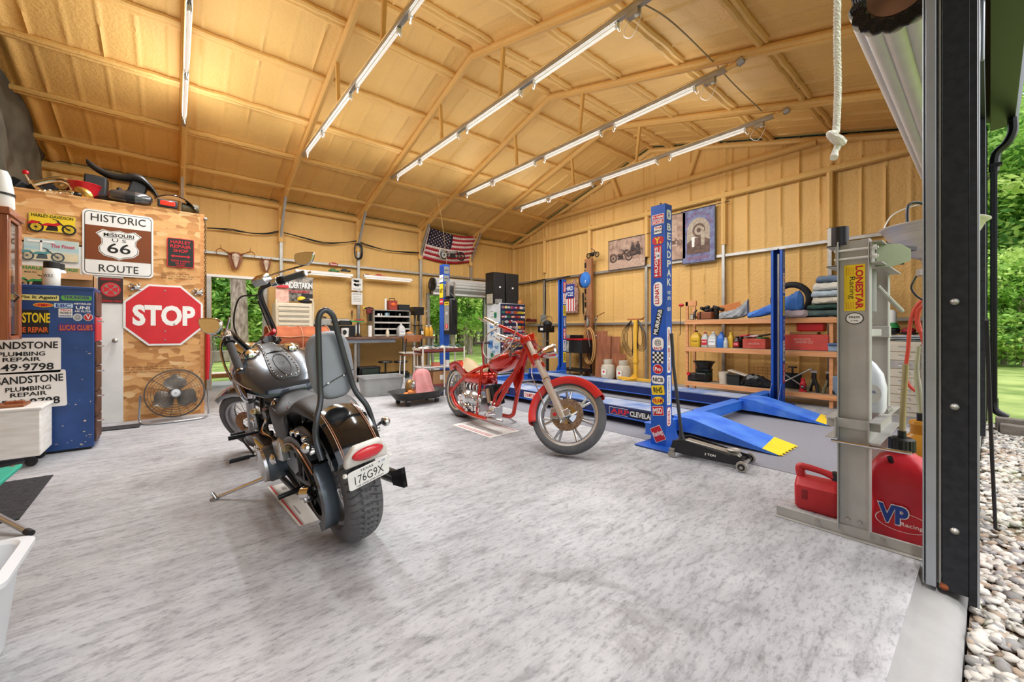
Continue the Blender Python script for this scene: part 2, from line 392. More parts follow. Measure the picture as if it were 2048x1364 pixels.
# trusses
LAMPG = mat('fluorescent_tube', '#DEDFE2', .25, var=.03, emis='#FFF6E8', es=.25)  # faint emission added to tubes that look switched off
def truss(x, first):
    g = 'roof trusses'
    t = thing('roof_truss', ['foam covered roof truss crossing directly overhead, leftmost bare chord', 'second roof truss from the left with slim bare chord', 'middle roof truss passing above the red chopper', 'roof truss above the near edge of the blue lift', 'rearmost roof truss, closest to the poster wall'][first], 'roof truss', (x, 0, 0), group=g)
    for s_ in (1, -1):
        ye = YW if s_ > 0 else Y0
        bb = B(); bb.tube([(0, RIDGE_Y, RIDGE_Z-.0), (0, (RIDGE_Y+ye)/2, (RIDGE_Z+roofz(ye))/2), (0, ye, roofz(ye))], .05, FOAM, 8)
        bb.box((0, (RIDGE_Y+ye)/2, (RIDGE_Z+roofz(ye))/2-.03), (.055, abs(ye-RIDGE_Y)*1.04, .07), FOAM, (-s_*math.atan(SLOPE), 0, 0)); bb.build('rafter', t, bevel=.012)
        if s_ < 0: continue
        bb = B(); y1 = YW-.04 if s_ > 0 else .22; y2 = YW-.5 if s_ > 0 else .7
        bb.tube([(0, y1, 2.95), (0, y1-s_*.03, 3.1), (0, y2, roofz(y2)-.06)], .03, STEEL, 4); bb.build('knee_brace', t)
        bb = B(); bb.tube([(0, y2, roofz(y2)-.06), (0, y2-s_*.25, roofz(y2)+.02)], .035, FOAM, 6); bb.tube([(0, y1, 3.35), (0, y2, roofz(y2)-.02)], .03, FOAM, 6); bb.build('foamed_knee', t)
    bb = B(); bb.bx((-.026, 1.92, 4.03), (.026, 7.45, 4.085), STEEL); bb.build('chord', t, bevel=.004)
    bb = B(); bb.bx((-.03, 1.9, 4.085), (.03, 7.5, 4.10), FOAM); bb.build('foam_on_chord', t, bevel=.004)
    for y, yt in ((4.08, 4.0), (5.55, 5.6), (3.0, 2.9), (6.4, 6.5)):
        if y in (3.0, 6.4) and not (y == 3.0 and first > 9): continue
        bb = B(); bb.tube([(0, y, 4.09), (0, yt, roofz(yt)-.04)], [.028, .032], FOAM, 4); bb.build('web_post', t)
    bb = B(); bb.tube([(0, 1.92, 4.06), (0, 1.8, 4.06)], .03, FOAM, 8); bb.tube([(0, 1.8, 4.06), (0, 1.74, 4.08)], .045, STEEL, 10); bb.build('chord_end', t)
for i, x in enumerate(TRX[1:]): truss(x, i)
for i, x in enumerate(TRX[1:]):
    for k, (ya, yb) in enumerate(((2.25, 3.45), (3.65, 4.85), (5.05, 6.25), (6.3, 7.2)) if i else ((4.6, 5.8), (5.9, 7.1))):
        pos = ['nearest the open front', 'second from the open front', 'third from the open front', 'at the back wall end'][k] if i else ['nearer the camera', 'farther back'][k]
        t = thing('tube_light', 'fluorescent tube under the %s truss chord, %s' % (['leftmost', 'second', 'middle', 'fourth', 'rearmost'][i], pos), 'light', (x, (ya+yb)/2, 3.98), group='fluorescent tubes under the trusses')
        h = (yb-ya)/2-.03
        bb = B(); bb.bx((-.02, -h, .03), (.02, h, .05), WHITE); bb.build('batten', t)
        bb = B(); bb.cyl((0, -h+.02, .01), (0, h-.02, .01), .013, LAMPG, n=8); bb.build('tube', t)
        kk = (1.7, 1.1, .9, .8, .6)[i]
        for dx_, ang, en in ((0, 0, 11.5), (.045, math.radians(112), 1.9), (-.045, math.radians(-112), 1.9)):  # fill lights added along each tube, down and sideways, to brighten the interior
            la = bpy.data.lights.new('tube_fill', 'AREA'); la.shape = 'RECTANGLE'; la.size = .03; la.size_y = 2*h; la.energy = en*kk*((1.6, .75, .75, .95, 1.1)[i] if dx_ else 1); la.color = (.93, .97, 1)
            lo = bpy.data.objects.new('tube_fill', la); COL.objects.link(lo); lo.parent = t; lo.location = (dx_*.6, 0, .005 if dx_ else -.01); lo.rotation_euler = (0, -ang, 0)
        for s_ in (-1, 1): bb = B(); bb.box((0, s_*h, .018), (.04, .025, .05), WHITE); bb.tube([(0, s_*h, -.005), (.01, s_*(h+.03), -.05), (0, s_*(h+.06), .03)], .003, WHITE, 5, smooth=4); bb.build('lamp_holder', t)
for i in (2, 3, 4):
    x = TRX[1:][i]; t = thing('junction_box', 'small grey junction box with wires at the front end of the %s truss chord' % ['', '', 'middle', 'fourth', 'rearmost'][i], 'junction box', (x, 2.1, 4.0), group='junction boxes on the trusses')
    bb = B(); bb.box((0, 0, 0), (.06, .12, .05), STEEL); bb.lathe([(.02, 0), (.02, .01)], WHITE, 12, T(0, -.03, -.035)); bb.build('box', t)
    bb = B(); bb.tube([(0, .06, -.02), (.02, .12, -.12), (0, .02, -.2), (0, -.06, -.1), (0, -.08, 0)], .003, WHITE, 5, smooth=5); bb.build('wire', t)
# ---------------------------------------------------------------- front wall: jambs, mullion, header, slab lip, eave
DKM = mat('charcoal_steel', '#25272C', .42, .5, var=.25, vscale=30)
LGM = mat('pale_galvanised_track', '#A3A8AE', .38, .7, var=.1, vscale=3)
b = B()
X1 = 2.50
b.bx((X1, .055, 0), (X1+.22, .132, 3.5), DKM)
b.bx((X1-.003, .032, -.03), (X1+.20, .056, 3.5), DKM); b.bx((X1-.006, .026, -.03), (X1+.004, .034, 3.5), LGM)
struct(b, 'trim_6', bevel=.003)
b = B(); b.bx((X1-.004, .148, 0), (X1+.05, .180, 3.4), LGM); b.bx((X1+.004, .134, 0), (X1+.03, .141, 3.4), GREY); b.bx((X1+.0, .184, 0), (X1+.16, .190, 3.4), LGM); b.bx((X1+.05, .14, 0), (X1+.2, .19, 3.4), STEEL)
o = tag(b.build('door_track', bevel=.002), 'pale grey steel door guide beside the charcoal doorway post', 'door track')
RUST = mat('rust', '#7A3F1E', .9, var=.4, vscale=60, bump=.6)
for z in (1.22, .78, .26):
    p = AX(1914, 661, X1); t = tag(B().lathe([(0, .012), (.009, .008), (.014, 0)], STEEL, 12, frame((X1-.001, .095, z), (0, -1, 0), (0, 0, 1))).build('bolt'), 'round steel bolt head in the charcoal doorway post, ' + {1.22: 'highest', .78: 'middle', .26: 'lowest'}[z], 'bolt', 'bolts in the doorway post')
tag(B().ell((X1+.02, .125, .012), (.03, .018, .02), RUST).build('rust_patch'), 'rusted foot of the charcoal doorway post', 'rust', kind='stuff')
b = B()
b.bx((6.42, .03, 0), (XW+.05, .12, 3.58), DKM); b.bx((6.40, .13, 0), (6.44, .19, 3.4), LGM)
b.bx((XL, .03, 3.3), (XW+.05, .1, 3.7), DKM)
b.bx((XL, .03, -.1), (-1.6, .12, 3.6), DKM)
struct(b, 'wall_front', bevel=.003)
b = B(); b.bx((XW+.02, .02, -.05), (XW+.13, .12, 3.7), DKM); struct(b, 'trim_7')
# gutter and eave
b = B()
gx = [(-.00, 3.70), (-.20, 3.72), (-.235, 3.80), (-.235, 3.92), (-.0, 3.9)]
b.prism(gx, XW-XL+.3, BLK, frame((XL, 0, 0), (0, 1, 0), (0, 0, 1)))
tag(b.build('gutter', bevel=.004), 'black metal eave gutter running along the top of the open front', 'gutter')
b = B(); px = XW+.09
b.tube([(px-.05, -.18, 3.72), (px-.05, -.18, 3.55), (px-.05, -.13, 3.42), (px-.05, -.05, 3.32), (px-.05, -.03, 3.1)], .045, BLK, 8, smooth=4)
b.box((px-.05, -.03, 1.7), (.08, .06, 3.0), BLK); b.box((px-.05, -.05, 3.18), (.1, .1, .04), BLK)
for k in range(3): b.box((px-.095, -.045+.015*k, 1.7), (.01, .006, 3.0), BLK)
b.tube([(px-.05, -.03, .25), (px-.05, -.04, .1), (px-.05, -.14, .02)], .04, BLK, 8, smooth=4)
tag(b.build('downspout', bevel=.003), 'black ribbed rain downspout with an elbow at the far building corner', 'downspout')
b = B(); p0 = AX(1978, 125, 3.1); b.box((X1+.25, .02, 2.62), (.02, .05, .10), LGM); b.tube([(X1+.25, .02, 2.6), (X1+.25, .022, 2.3)], .008, LGM, 6)
tag(b.build('latch_bracket', bevel=.004), 'small grey latch bracket high on the outer side of the doorway post', 'bracket')
b = B(); b.tube([(2.9, .01, 1.15), (3.3, -.005, .5), (3.55, -.02, -.02)], .008, RUB, 6, smooth=5)
tag(b.build('rubber_seal'), 'thin dark rubber strip leaning by the outer wall foot', 'seal')
# roll up door coil of the second opening
COILW = mat('white_door_curtain', '#CFCEC9', .45, .1, var=.04)
def coil(name, label, c, x0, x1, R, loc, rz=0, ribs=13):
    t = thing(name, label, 'roll-up door', loc, rz)
    bb = B(); n = ribs*12; ring = lambda x: [(x, (R+.024*abs(math.cos(ribs*PI*k/n))**.6)*math.cos(2*PI*k/n), (R+.024*abs(math.cos(ribs*PI*k/n))**.6)*math.sin(2*PI*k/n)) for k in range(n)]
    bb.loft([ring(x0), ring(x1)], COILW); bb.build('curtain', t)
    return t
t = coil('roll_up_door', 'rolled up white door curtain above the second opening with a dark end', 0, .0, 3.5, .19, (2.96, .31, 2.91))
bb = B()
for k in range(5):
    R = .195-.012*k; n = 72; bb.tube([(-.012-.004*k, (R+.008*math.cos(18*2*PI*i/n))*math.cos(2*PI*i/n), (R+.008*math.cos(18*2*PI*i/n))*math.sin(2*PI*i/n)) for i in range(n)], .008, BLK, 5, closed=True)
bb.build('coil_edge', t)
bb = B(); bb.lathe([(.0, 0), (.13, 0), (.13, .01), (0, .01)], mat('dusty_steel_drum', '#7B5B45', .6, .5, var=.3), 32, frame((-.03, 0, 0), (0, 1, 0), (0, 0, 1))); bb.build('drum_end', t)
bb = B(); bb.prism([(-.03, -.03), (.32, .04), (.32, .12), (-.03, .04)], .012, mat('dusty_steel_arm', '#8E6A50', .55, .5, var=.3), frame((-.05, -.0, -.02), (0, -1, 0), (0, 0, 1)))
bb.lathe([(.022, 0), (.022, .02), (0, .02)], STEEL, 12, frame((-.06, 0, 0), (0, -1, 0), (0, 0, 1))); bb.build('bracket', t)
bb = B(); bb.tube([(-.02+.0*i, -.19+.028*math.cos(i*.9), -.05-.006*i+.028*math.sin(i*.9)) for i in range(46)], .004, STEEL, 5); bb.build('spring', t)
# rope
ROPE = mat('white_rope', '#F1EEE4', .8, var=.05, bump=.9, bscale=150)
t = thing('pull_rope', 'thick white braided pull rope hanging from above with a knotted end', 'rope', (1.29, .25, 0))
bb = B(); pts = catmull([(.03, 0, 3.0), (.012, 0, 2.3), (.005, 0, 2.02), (-.002, 0, 1.85), (.006, 0, 1.74), (.0, 0, 1.66), (-.012, 0, 1.60)], 10)
for ph in (0, PI*2/3, PI*4/3):
    q = []; L_ = 0
    P_ = catmull(pts, 6)
    for i, p in enumerate(P_): q.append(Vector(p)+Vector((math.cos(ph+i*.55), math.sin(ph+i*.55), 0))*.0035)
    bb.tube(q, .0048, ROPE, 6)
bb.build('braid', t)
bb = B(); K = [(-.012, 0, 1.60), (-.03, .008, 1.592), (-.028, -.01, 1.575), (-.008, -.012, 1.572), (.0, .006, 1.588), (-.016, .012, 1.60), (-.026, 0, 1.58), (-.014, -.004, 1.565), (-.02, 0, 1.55), (-.034, 0, 1.53)]
bb.tube(K, [.007, .009, .009, .009, .009, .008, .008, .008, .007, .009], ROPE, 8, smooth=5); bb.build('knot', t)
# ================================================================ outside
GRASS = mat('lawn', '#6F8A3C', .9, vscale=1.4, col2='#A9B96A', bump=.8, bscale=60)
b = B(); n = 40
gv = []; gf = []
b.add([(-70, YW+.2, -.08), (90, YW+.2, -.08), (90, 110, -.08), (-70, 110, -.08)], [(0, 1, 2, 3)], GRASS)
b.add([(XW+.1, -70, -.08), (90, -70, -.08), (90, YW+.2, -.08), (XW+.1, YW+.2, -.08)], [(0, 1, 2, 3)], GRASS)
b.add([(-70, -70, -.085), (XW+.1, -70, -.085), (XW+.1, -1.6, -.085), (-70, -1.6, -.085)], [(0, 1, 2, 3)], GRASS)
tag(b.build('lawn'), 'sunlit green lawn around the garage', 'grass', kind='stuff')
DRIVE = mat('pale_gravel_drive', '#C9C2B4', .9, var=.15, vscale=12, bump=.6, bscale=90)
b = B(); b.bx((-3, YW+.12, -.2), (9, YW+1.5, -.01), CONW)
tag(b.build('apron'), 'pale concrete apron outside the back doorways', 'pavement', kind='stuff')
b = B(); b.bx((-8, YW+3.2, -.1), (1.9, YW+4.6, -.065), DRIVE); tag(b.build('drive_strip'), 'pale gravel drive seen through the left doorway', 'drive', kind='stuff')
b = B(); b.bx((-8, YW+3.0, -.08), (3, YW+3.12, .02), WOODD); tag(b.build('landscape_timber', bevel=.01), 'long low timber edging the drive beyond the left doorway', 'timber')
b = B(); b.bx((-8, YW+9, -.08), (3, YW+9.2, .35), mat('log_grey', '#8A7F74', .9, var=.3, vscale=5)); tag(b.build('stacked_log', bevel=.04), 'long grey log lying on the lawn behind the pine trunk', 'log')
PEBB = [mat('pale_stone', '#AFA9A0', .8, vscale=6, col2='#C9C4BB', bump=.2), mat('tan_stone', '#8F7C6A', .8, vscale=6, col2='#A89684', bump=.2), mat('grey_stone', '#777470', .8, vscale=6, col2='#949190', bump=.2)]
b = B(); b.bx((XL, -1.7, -.3), (XW+.5, .055, -.10), mat('gravel_bed', '#8C7A68', .95, var=.4, vscale=60, bump=1, bscale=90)); tag(b.build('gravel_bed'), 'brown earth bed beneath the white gravel', 'gravel', kind='stuff')
rs = np.random.RandomState(5); V = []; Fq = []; MI = []
ico = bmesh.new(); bmesh.ops.create_icosphere(ico, subdivisions=1, radius=1); iv = np.array([p.co[:] for p in ico.verts]); jf = [[q.index for q in f.verts] for f in ico.faces]; ico.free()
b = B(); k = 0
for i in range(6500):
    near = i < 5200
    x = 1.2+6.7*rs.rand()**1.25; y = (.05-.55*rs.rand()) if near else (-.5-1.1*rs.rand()); r = .013+.015*rs.rand()
    A = rs.randn(3, 3)*.18+np.eye(3); A[2] *= .6; q = (iv*(1+.18*rs.randn(len(iv), 1))) @ A.T*r + np.array([x, y, -.095+.012*rs.rand()+r*.3])
    q[:, 1] = np.minimum(q[:, 1], .058)
    b.add([tuple(p) for p in q], jf, PEBB[rs.choice([0, 0, 0, 0, 1, 2, 2])])
tag(b.build('gravel', sharp=180), 'loose white and tan river gravel along the outside of the slab', 'gravel', kind='stuff')
GBL = mat('grass_blade', '#79A83A', .7, var=.3, vscale=4)
b = B()
for cx, cy, nn in ((5.2, -.14, 260), (3.9, -.12, 160), (6.5, -.3, 300), (2.6, -.1, 40), (7.4, -.4, 300)):
    for i in range(nn):
        x, y = cx+rs.randn()*.22, min(.02, cy+rs.randn()*.08); hh = .03+.05*rs.rand(); a = rs.rand()*6.3; dx, dy = math.cos(a)*.02, math.sin(a)*.02
        b.add([(x-.003, y, -.09), (x+.003, y, -.09), (x+dx, y+dy, -.09+hh)], [(0, 1, 2)], GBL)
tag(b.build('grass_tufts'), 'grass tufts growing up through the white gravel', 'grass', kind='stuff')
b = B(); b.bx((7.2, -.6, -.1), (7.35, -.07, .03), mat('weathered_timber', '#6F675E', .9, var=.2, vscale=9, bump=.4)); tag(b.build('edging_timber', bevel=.01), 'lower grey edging timber bordering the white gravel', 'timber')
b = B(); b.bx((7.36, -.9, -.1), (7.5, -.04, .08), MATS['weathered_timber']); tag(b.build('edging_timber', bevel=.01), 'higher grey edging timber beside the downspout foot', 'timber')
b = B(); b.bx((24, -3.5, .35), (25.6, 2.0, .5), mat('trailer_deck', '#7D756C', .8, var=.2)); b.bx((24, -3.5, -.08), (24.2, -3.3, .4), BLK); b.bx((24.2, .0, -.1), (25, .3, .4), BLK)
tag(b.build('flatbed_trailer', bevel=.02), 'low flatbed trailer parked on the far lawn', 'trailer')
# trees
BARK = mat('pine_bark', '#7A675A', .95, vscale=14, col2='#B7A79C', bump=1., bscale=30, stretch=(1, 1, .35))
LEAF = [mat('leaf_light', '#CBE287', .7, var=.25, vscale=.9, spec=.2), mat('leaf_mid', '#A3CB6A', .7, var=.3, vscale=.9, spec=.2), mat('leaf_dark', '#6A9650', .75, var=.3, vscale=.9, spec=.2)]
for m_ in LEAF:
    nt_ = m_.node_tree; tr_ = nt_.nodes.new('ShaderNodeBsdfTranslucent'); mx_ = nt_.nodes.new('ShaderNodeMixShader'); mx_.inputs[0].default_value = .4
    p_ = nt_.nodes['Principled BSDF']; ou_ = nt_.nodes['Material Output']; rc_ = [q for q in nt_.nodes if q.type == 'VALTORGB'][0]
    nt_.links.new(rc_.outputs[0], tr_.inputs[0]); nt_.links.new(p_.outputs[0], mx_.inputs[1]); nt_.links.new(tr_.outputs[0], mx_.inputs[2]); nt_.links.new(mx_.outputs[0], ou_.inputs[0])
def leaf_mesh(nclust, leafs, R, zc, H_, seed, leafsz=.16, cone=False):
    r_ = np.random.RandomState(seed); V = []; Fc = []; M_ = []
    for c in range(nclust):
        u = r_.randn(3); u /= np.linalg.norm(u); rad = r_.rand()**.4
        zz = u[2]*rad*H_/2; wid = 1 if not cone else max(.12, .95-(zz/H_+.5))
        p = np.array([u[0]*R*rad*wid, u[1]*R*rad*wid, zc+zz]); cs = .25+.35*r_.rand(); tone = r_.choice([0, 1, 1, 2])
        pts = p+r_.randn(leafs, 3)*np.array([cs, cs, cs*.45])
        for q in pts:
            a = r_.randn(3); a[2] *= .6; a /= np.linalg.norm(a); bb_ = np.cross(a, r_.randn(3)); bb_ /= np.linalg.norm(bb_); s_ = leafsz*(.5+r_.rand()); n = len(V)
            V += [tuple(q-a*s_), tuple(q+bb_*s_*.45), tuple(q+a*s_), tuple(q-bb_*s_*.45)]; Fc.append((n, n+1, n+2, n+3)); M_.append(tone)
    me = bpy.data.meshes.new('crown'); me.from_pydata(V, [], Fc)
    for m in LEAF: me.materials.append(m)
    me.polygons.foreach_set('material_index', M_); return me
CR = [leaf_mesh(120, 110, 2.1, 3.6, 5.6, 11, .09), leaf_mesh(100, 110, 1.7, 4.2, 6.4, 12, .085, True), leaf_mesh(90, 110, 2.4, 2.2, 3.8, 13, .085), leaf_mesh(60, 80, 2.2, 9.0, 5., 14, .12)]
def trunk_mesh(h, r, seed):
    r_ = random.Random(seed); bb = B(); P_ = [(r_.uniform(-.05, .05)*k, r_.uniform(-.05, .05)*k, h*k/6) for k in range(7)]
    bb.tube([(0, 0, -.1)]+P_[1:], [r*1.25, r, r*.9, r*.8, r*.6, r*.35], BARK, 12, smooth=3)
    for k in range(6):
        a = r_.random()*6.3; z = h*(.35+.1*k); bb.tube([(0, 0, z), (math.cos(a)*h*.12, math.sin(a)*h*.12, z+h*.07), (math.cos(a)*h*.22, math.sin(a)*h*.22, z+h*.1)], [r*.4, r*.1], BARK, 6)
    return bb
TRK = [trunk_mesh(5.2, .11, 1), trunk_mesh(6.4, .10, 2), trunk_mesh(3.2, .07, 3), trunk_mesh(10, .17, 4)]
def tree(kind, x, y, sc, label, grp, rz):
    t = thing(['broadleaf_tree', 'cedar_tree', 'bush', 'tall_pine_tree'][kind], label, 'tree' if kind != 2 else 'bush', (x, y, -.08), rz, grp)
    c = bpy.data.objects.new('crown', CR[kind]); COL.objects.link(c); c.parent = t; c.scale = (sc, sc, sc)
    o = TRK[kind] if not isinstance(TRK[kind], B) else TRK[kind].build('trunk')
    if isinstance(TRK[kind], B): TRK[kind] = o.data
    else: o = bpy.data.objects.new('trunk', TRK[kind]); COL.objects.link(o)
    o.parent = t; o.scale = (sc, sc, sc)
    return t
def ground(u, dist): d = pray(u, 661); d.z = 0; d = d*(dist/d.length); return d.x, d.y
g1 = 'trees beyond the left doorway'; g2 = 'trees beyond the rear roll-up door'; g3 = 'trees beyond the right side of the garage'
x, y = ground(479, 15.5); tree(3, x, y, 1.25, 'thick grey pine trunk standing on the lawn beyond the left doorway', g1, 0)
R2 = random.Random(3)
for i, (u, dd, k) in enumerate([(420, 26, 0), (446, 31, 1), (462, 23, 2), (500, 28, 0), (520, 34, 1), (535, 25, 2), (405, 33, 1), (510, 24, 2), (475, 36, 0), (550, 30, 0), (390, 24, 0)]):
    x, y = ground(u, dd); tree(k, x, y, 1.3+.25*R2.random(), 'green %s in the wood beyond the left doorway' % ['leafy tree', 'cedar', 'bush', ''][k], g1, R2.random()*6)
for i, (u, dd, k) in enumerate([(860, 30, 0), (880, 36, 1), (905, 28, 0), (920, 38, 0), (935, 24, 1), (950, 33, 0), (965, 38, 1), (985, 31, 0), (845, 38, 0)]):
    x, y = ground(u, dd); tree(k, x, y, 1.25+.3*R2.random(), 'green %s in the wood beyond the rear roll-up door' % ['leafy tree', 'cedar', 'bush', ''][k], g2, R2.random()*6)
x, y = ground(939, 20); tree(0, x, y, 1.15, 'slender tree standing forward on the lawn beyond the rear roll-up door', g2, 1)
for i in range(12):
    x, y = ground(868+9*i+R2.random()*5, 38+6*R2.random()); b = B(); b.cyl((x, y, -.1), (x, y, 3+R2.random()), .12+.06*R2.random(), BARK, n=8); tag(b.build('tree_trunk'), 'bare trunk in the shady wood beyond the rear roll-up door', 'tree', 'trunks in the wood')
for i, (u, dd, k, sc) in enumerate([(1978, 30, 0, 1.5), (2000, 24, 0, 1.6), (2020, 33, 1, 1.7), (2040, 26, 0, 1.6), (2060, 34, 0, 1.7), (2090, 27, 0, 1.6), (1990, 38, 0, 2.2), (2030, 42, 1, 2.3), (2070, 44, 0, 2.3), (1960, 26, 1, 1.4), (2140, 30, 0, 1.6), (2200, 32, 0, 1.7), (2008, 22, 2, .9), (2050, 21, 2, .9)]):
    x, y = ground(u, dd); tree(k, x, y, sc, 'green %s in the wood beyond the right side of the garage' % ['leafy tree', 'cedar', 'bush', ''][k], g3, R2.random()*6)
for i in range(16):   # the far edge of the wood, beyond every doorway
    a = math.radians(-6+118*i/15); x, y = 52*math.cos(a), 52*math.sin(a)
    tree(0 if i % 3 else 1, x, y, 2.4, 'tall tree in the far edge of the wood', 'far edge of the wood', R2.random()*6)
# ================================================================ inner partition with its signs
def osb():
    m = bpy.data.materials.new('strand_board'); m.use_nodes = True; nt = m.node_tree; N = nt.nodes; L = nt.links; b_ = N['Principled BSDF']
    tc = N.new('ShaderNodeTexCoord'); mp = N.new('ShaderNodeMapping'); mp.inputs['Scale'].default_value = (7, 7, 15); L.new(tc.outputs['Object'], mp.inputs[0])
    nz = N.new('ShaderNodeTexNoise'); nz.inputs['Scale'].default_value = 3; L.new(tc.outputs['Object'], nz.inputs['Vector'])
    ad = N.new('ShaderNodeMix'); ad.data_type = 'VECTOR'; ad.inputs[0].default_value = .6; L.new(mp.outputs[0], ad.inputs[4]); L.new(nz.outputs['Color'], ad.inputs[5])
    vo = N.new('ShaderNodeTexVoronoi'); vo.inputs['Scale'].default_value = 3.2; vo.inputs['Randomness'].default_value = 1; L.new(ad.outputs[1], vo.inputs['Vector'])
    sx = N.new('ShaderNodeSeparateColor'); L.new(vo.outputs['Color'], sx.inputs[0])
    r = N.new('ShaderNodeValToRGB'); e = r.color_ramp.elements; e[0].position = 0; e[0].color = rgb('#A9743F'); e[1].position = 1; e[1].color = rgb('#E8C08A')
    for p_, c_ in ((.3, '#C98F54'), (.6, '#DDAA6C'), (.85, '#D6A066')): q = e.new(p_); q.color = rgb(c_)
    L.new(sx.outputs[0], r.inputs[0]); L.new(r.outputs[0], b_.inputs['Base Color']); b_.inputs['Roughness'].default_value = .65
    bp = N.new('ShaderNodeBump'); bp.inputs['Strength'].default_value = .3; bp.inputs['Distance'].default_value = .01; L.new(vo.outputs['Distance'], bp.inputs['Height']); L.new(bp.outputs[0], b_.inputs['Normal'])
    return m
OSB = osb(); OY = 6.72; XE = .30
b = B(); b.bx((XL+.02, OY, 2.08), (XE, OY+.02, 2.64), OSB); b.bx((-.475, OY, 0), (XE, OY+.02, 2.08), OSB); b.bx((XL+.02, OY, 0), (-1.28, OY+.02, 2.08), OSB)
b.bx((XE-.02, OY+.02, 0), (XE, YW-.05, 2.64), OSB); b.bx((XL+.02, OY, 2.60), (XE, YW-.1, 2.63), OSB)
b.bx((XE-.04, OY-.001, 0), (XE, OY+.05, 2.64), WOOD)
struct(b, 'wall_inner')
def DY(u, v, Y): return AY(u, v, Y)
def faceY(u0, v0, u1, v1, Y):
    """frame and size of an upright rectangle facing the open front, from its left top and right bottom corners"""
    a = AY(u0, v0, Y); c = AY(u1, v1, Y); wd = abs(c.x-a.x); ht = abs(a.z-c.z)
    return frame(((a.x+c.x)/2, Y, (a.z+c.z)/2), (1, 0, 0), (0, 0, 1)), wd, ht
def faceX(u0, v0, u1, v1, X):
    a = AX(u0, v0, X); c = AX(u1, v1, X); wd = abs(c.y-a.y); ht = abs(a.z-c.z)
    return frame((X, (a.y+c.y)/2, (a.z+c.z)/2), (0, -1, 0), (0, 0, 1)), wd, ht
M, wd, ht = faceY(43, 481, 247, 848, OY-.004); ht = 2.06
M = frame((-.875, OY-.006, 1.03), (1, 0, 0), (0, 0, 1))
b = B(); b.plate(M, .80, 2.06, WHITE, d=.03, z=-.03); o = struct(b, 'door_1', bevel=.004)
b = B(); b.lathe([(.0, 0), (.02, 0), (.02, .03), (.028, .05), (0, .065)], STEEL, 14, frame((-.54, OY-.03, .98), (1, 0, 0), (0, 0, 1))); k = b.build('door_handle', o)
# lumber stamps
SI = OY-.012
b = B()
for u0, v0, ln in ((250, 735, 9), (322, 545, 5)):
    p = AY(u0, v0, OY)
    for r_ in range(3):
        x = p.x
        for k in range(ln):
            wdt = .03+.04*RND.random(); b.text(RND.choice(['RATED SHEATHING', '7/16 INCH', 'PS 2-10', '905', 'EXPOSURE 1', '24/16', 'THIS SIDE']), frame((x+wdt/2, OY-.001, p.z-.03*r_-.01*RND.random()), (1, 0, 0), (0, 0, 1)), wdt, .014, INK, .0); x += wdt+.016
tag(b.build('board_stamp'), 'black grading stamps printed in rows on the strand board wall', 'stamp', kind='stuff')
# route sign
ROUTEB = mat('route_brown', '#7A3E1A', .45, var=.03)
SW, SH = .61, .76
c = AY(238.5, 489.5, SI); t = thing('road_sign', 'white and brown historic route sign with a highway shield', 'sign', (c.x, SI, c.z)); MF = frame((0, 0, 0), (1, 0, 0), (0, 0, 1))
b = B(); b.plate(MF, SW, SH, WHITE, .045, 0, .004); b.plate(MF, SW-.035, SH-.035, INK, .04, .004, .001); b.plate(MF, SW-.047, SH-.047, WHITE, .036, .0052, .001); b.plate(MF, SW-.047, .40, ROUTEB, 0, .0064, .001); b.build('panel', t)
b = B()
hs_ = [(-.215, .115), (-.15, .165), (-.075, .145), (0, .165), (.075, .145), (.15, .165), (.215, .115), (.165, .055), (.16, .0), (.19, -.05), (.185, -.10), (.14, -.145), (.05, -.165), (0, -.19), (-.05, -.165), (-.14, -.145), (-.185, -.10), (-.19, -.05), (-.16, 0), (-.165, .055)]
hs_ = [(x*.92, y) for x, y in hs_]
for s_, m_, z_ in ((1, WHITE, .0078), (.955, INK, .009), (.925, WHITE, .0102)): b.prism([(x*s_, y*s_) for x, y in hs_], .001, m_, MF @ T(0, 0, z_))
b.plate(MF @ T(0, .075, 0), .27, .004, INK, 0, .0115, .0005); b.build('shield', t)
b = B(); b.text('HISTORIC', MF @ T(0, .293, .0078), .47, .085, INK, .0); b.text('ROUTE', MF @ T(0, -.293, .0078), .34, .085, INK, .0); b.text('MISSOURI', MF @ T(0, .105, .0115), .26, .042, INK); b.text('U S', MF @ T(0, .045, .0115), .12, .036, INK, .0); b.text('66', MF @ T(0, -.05, .0115), .2, .12, INK, .01); b.build('lettering', t)
# stop sign
c = AY(330, 630.5, SI); t = thing('stop_sign', 'large red octagonal STOP sign with a white border', 'sign', (c.x, SI, c.z))
oc = lambda r: [(r/math.cos(PI/8)*math.cos(PI/8+PI/4*i), r/math.cos(PI/8)*math.sin(PI/8+PI/4*i)) for i in range(8)]
SRED = mat('sign_red', '#CF1E2A', .35, var=.05)
b = B(); b.prism(oc(.381), .004, WHITE, MF); b.prism(oc(.358), .001, SRED, MF @ T(0, 0, .004)); b.build('panel', t)
b = B(); b.text('STOP', MF @ T(0, -.005, .005), .60, .26, INKW, .045); b.build('lettering', t)
b = B()
for x, y in ((0, .31), (0, -.31), (.09, -.11), (.0, -.2)): b.lathe([(.009, 0), (.009, .006), (0, .008)], STEEL, 10, MF @ T(x, y, .005))
b.build('bolt_heads', t)
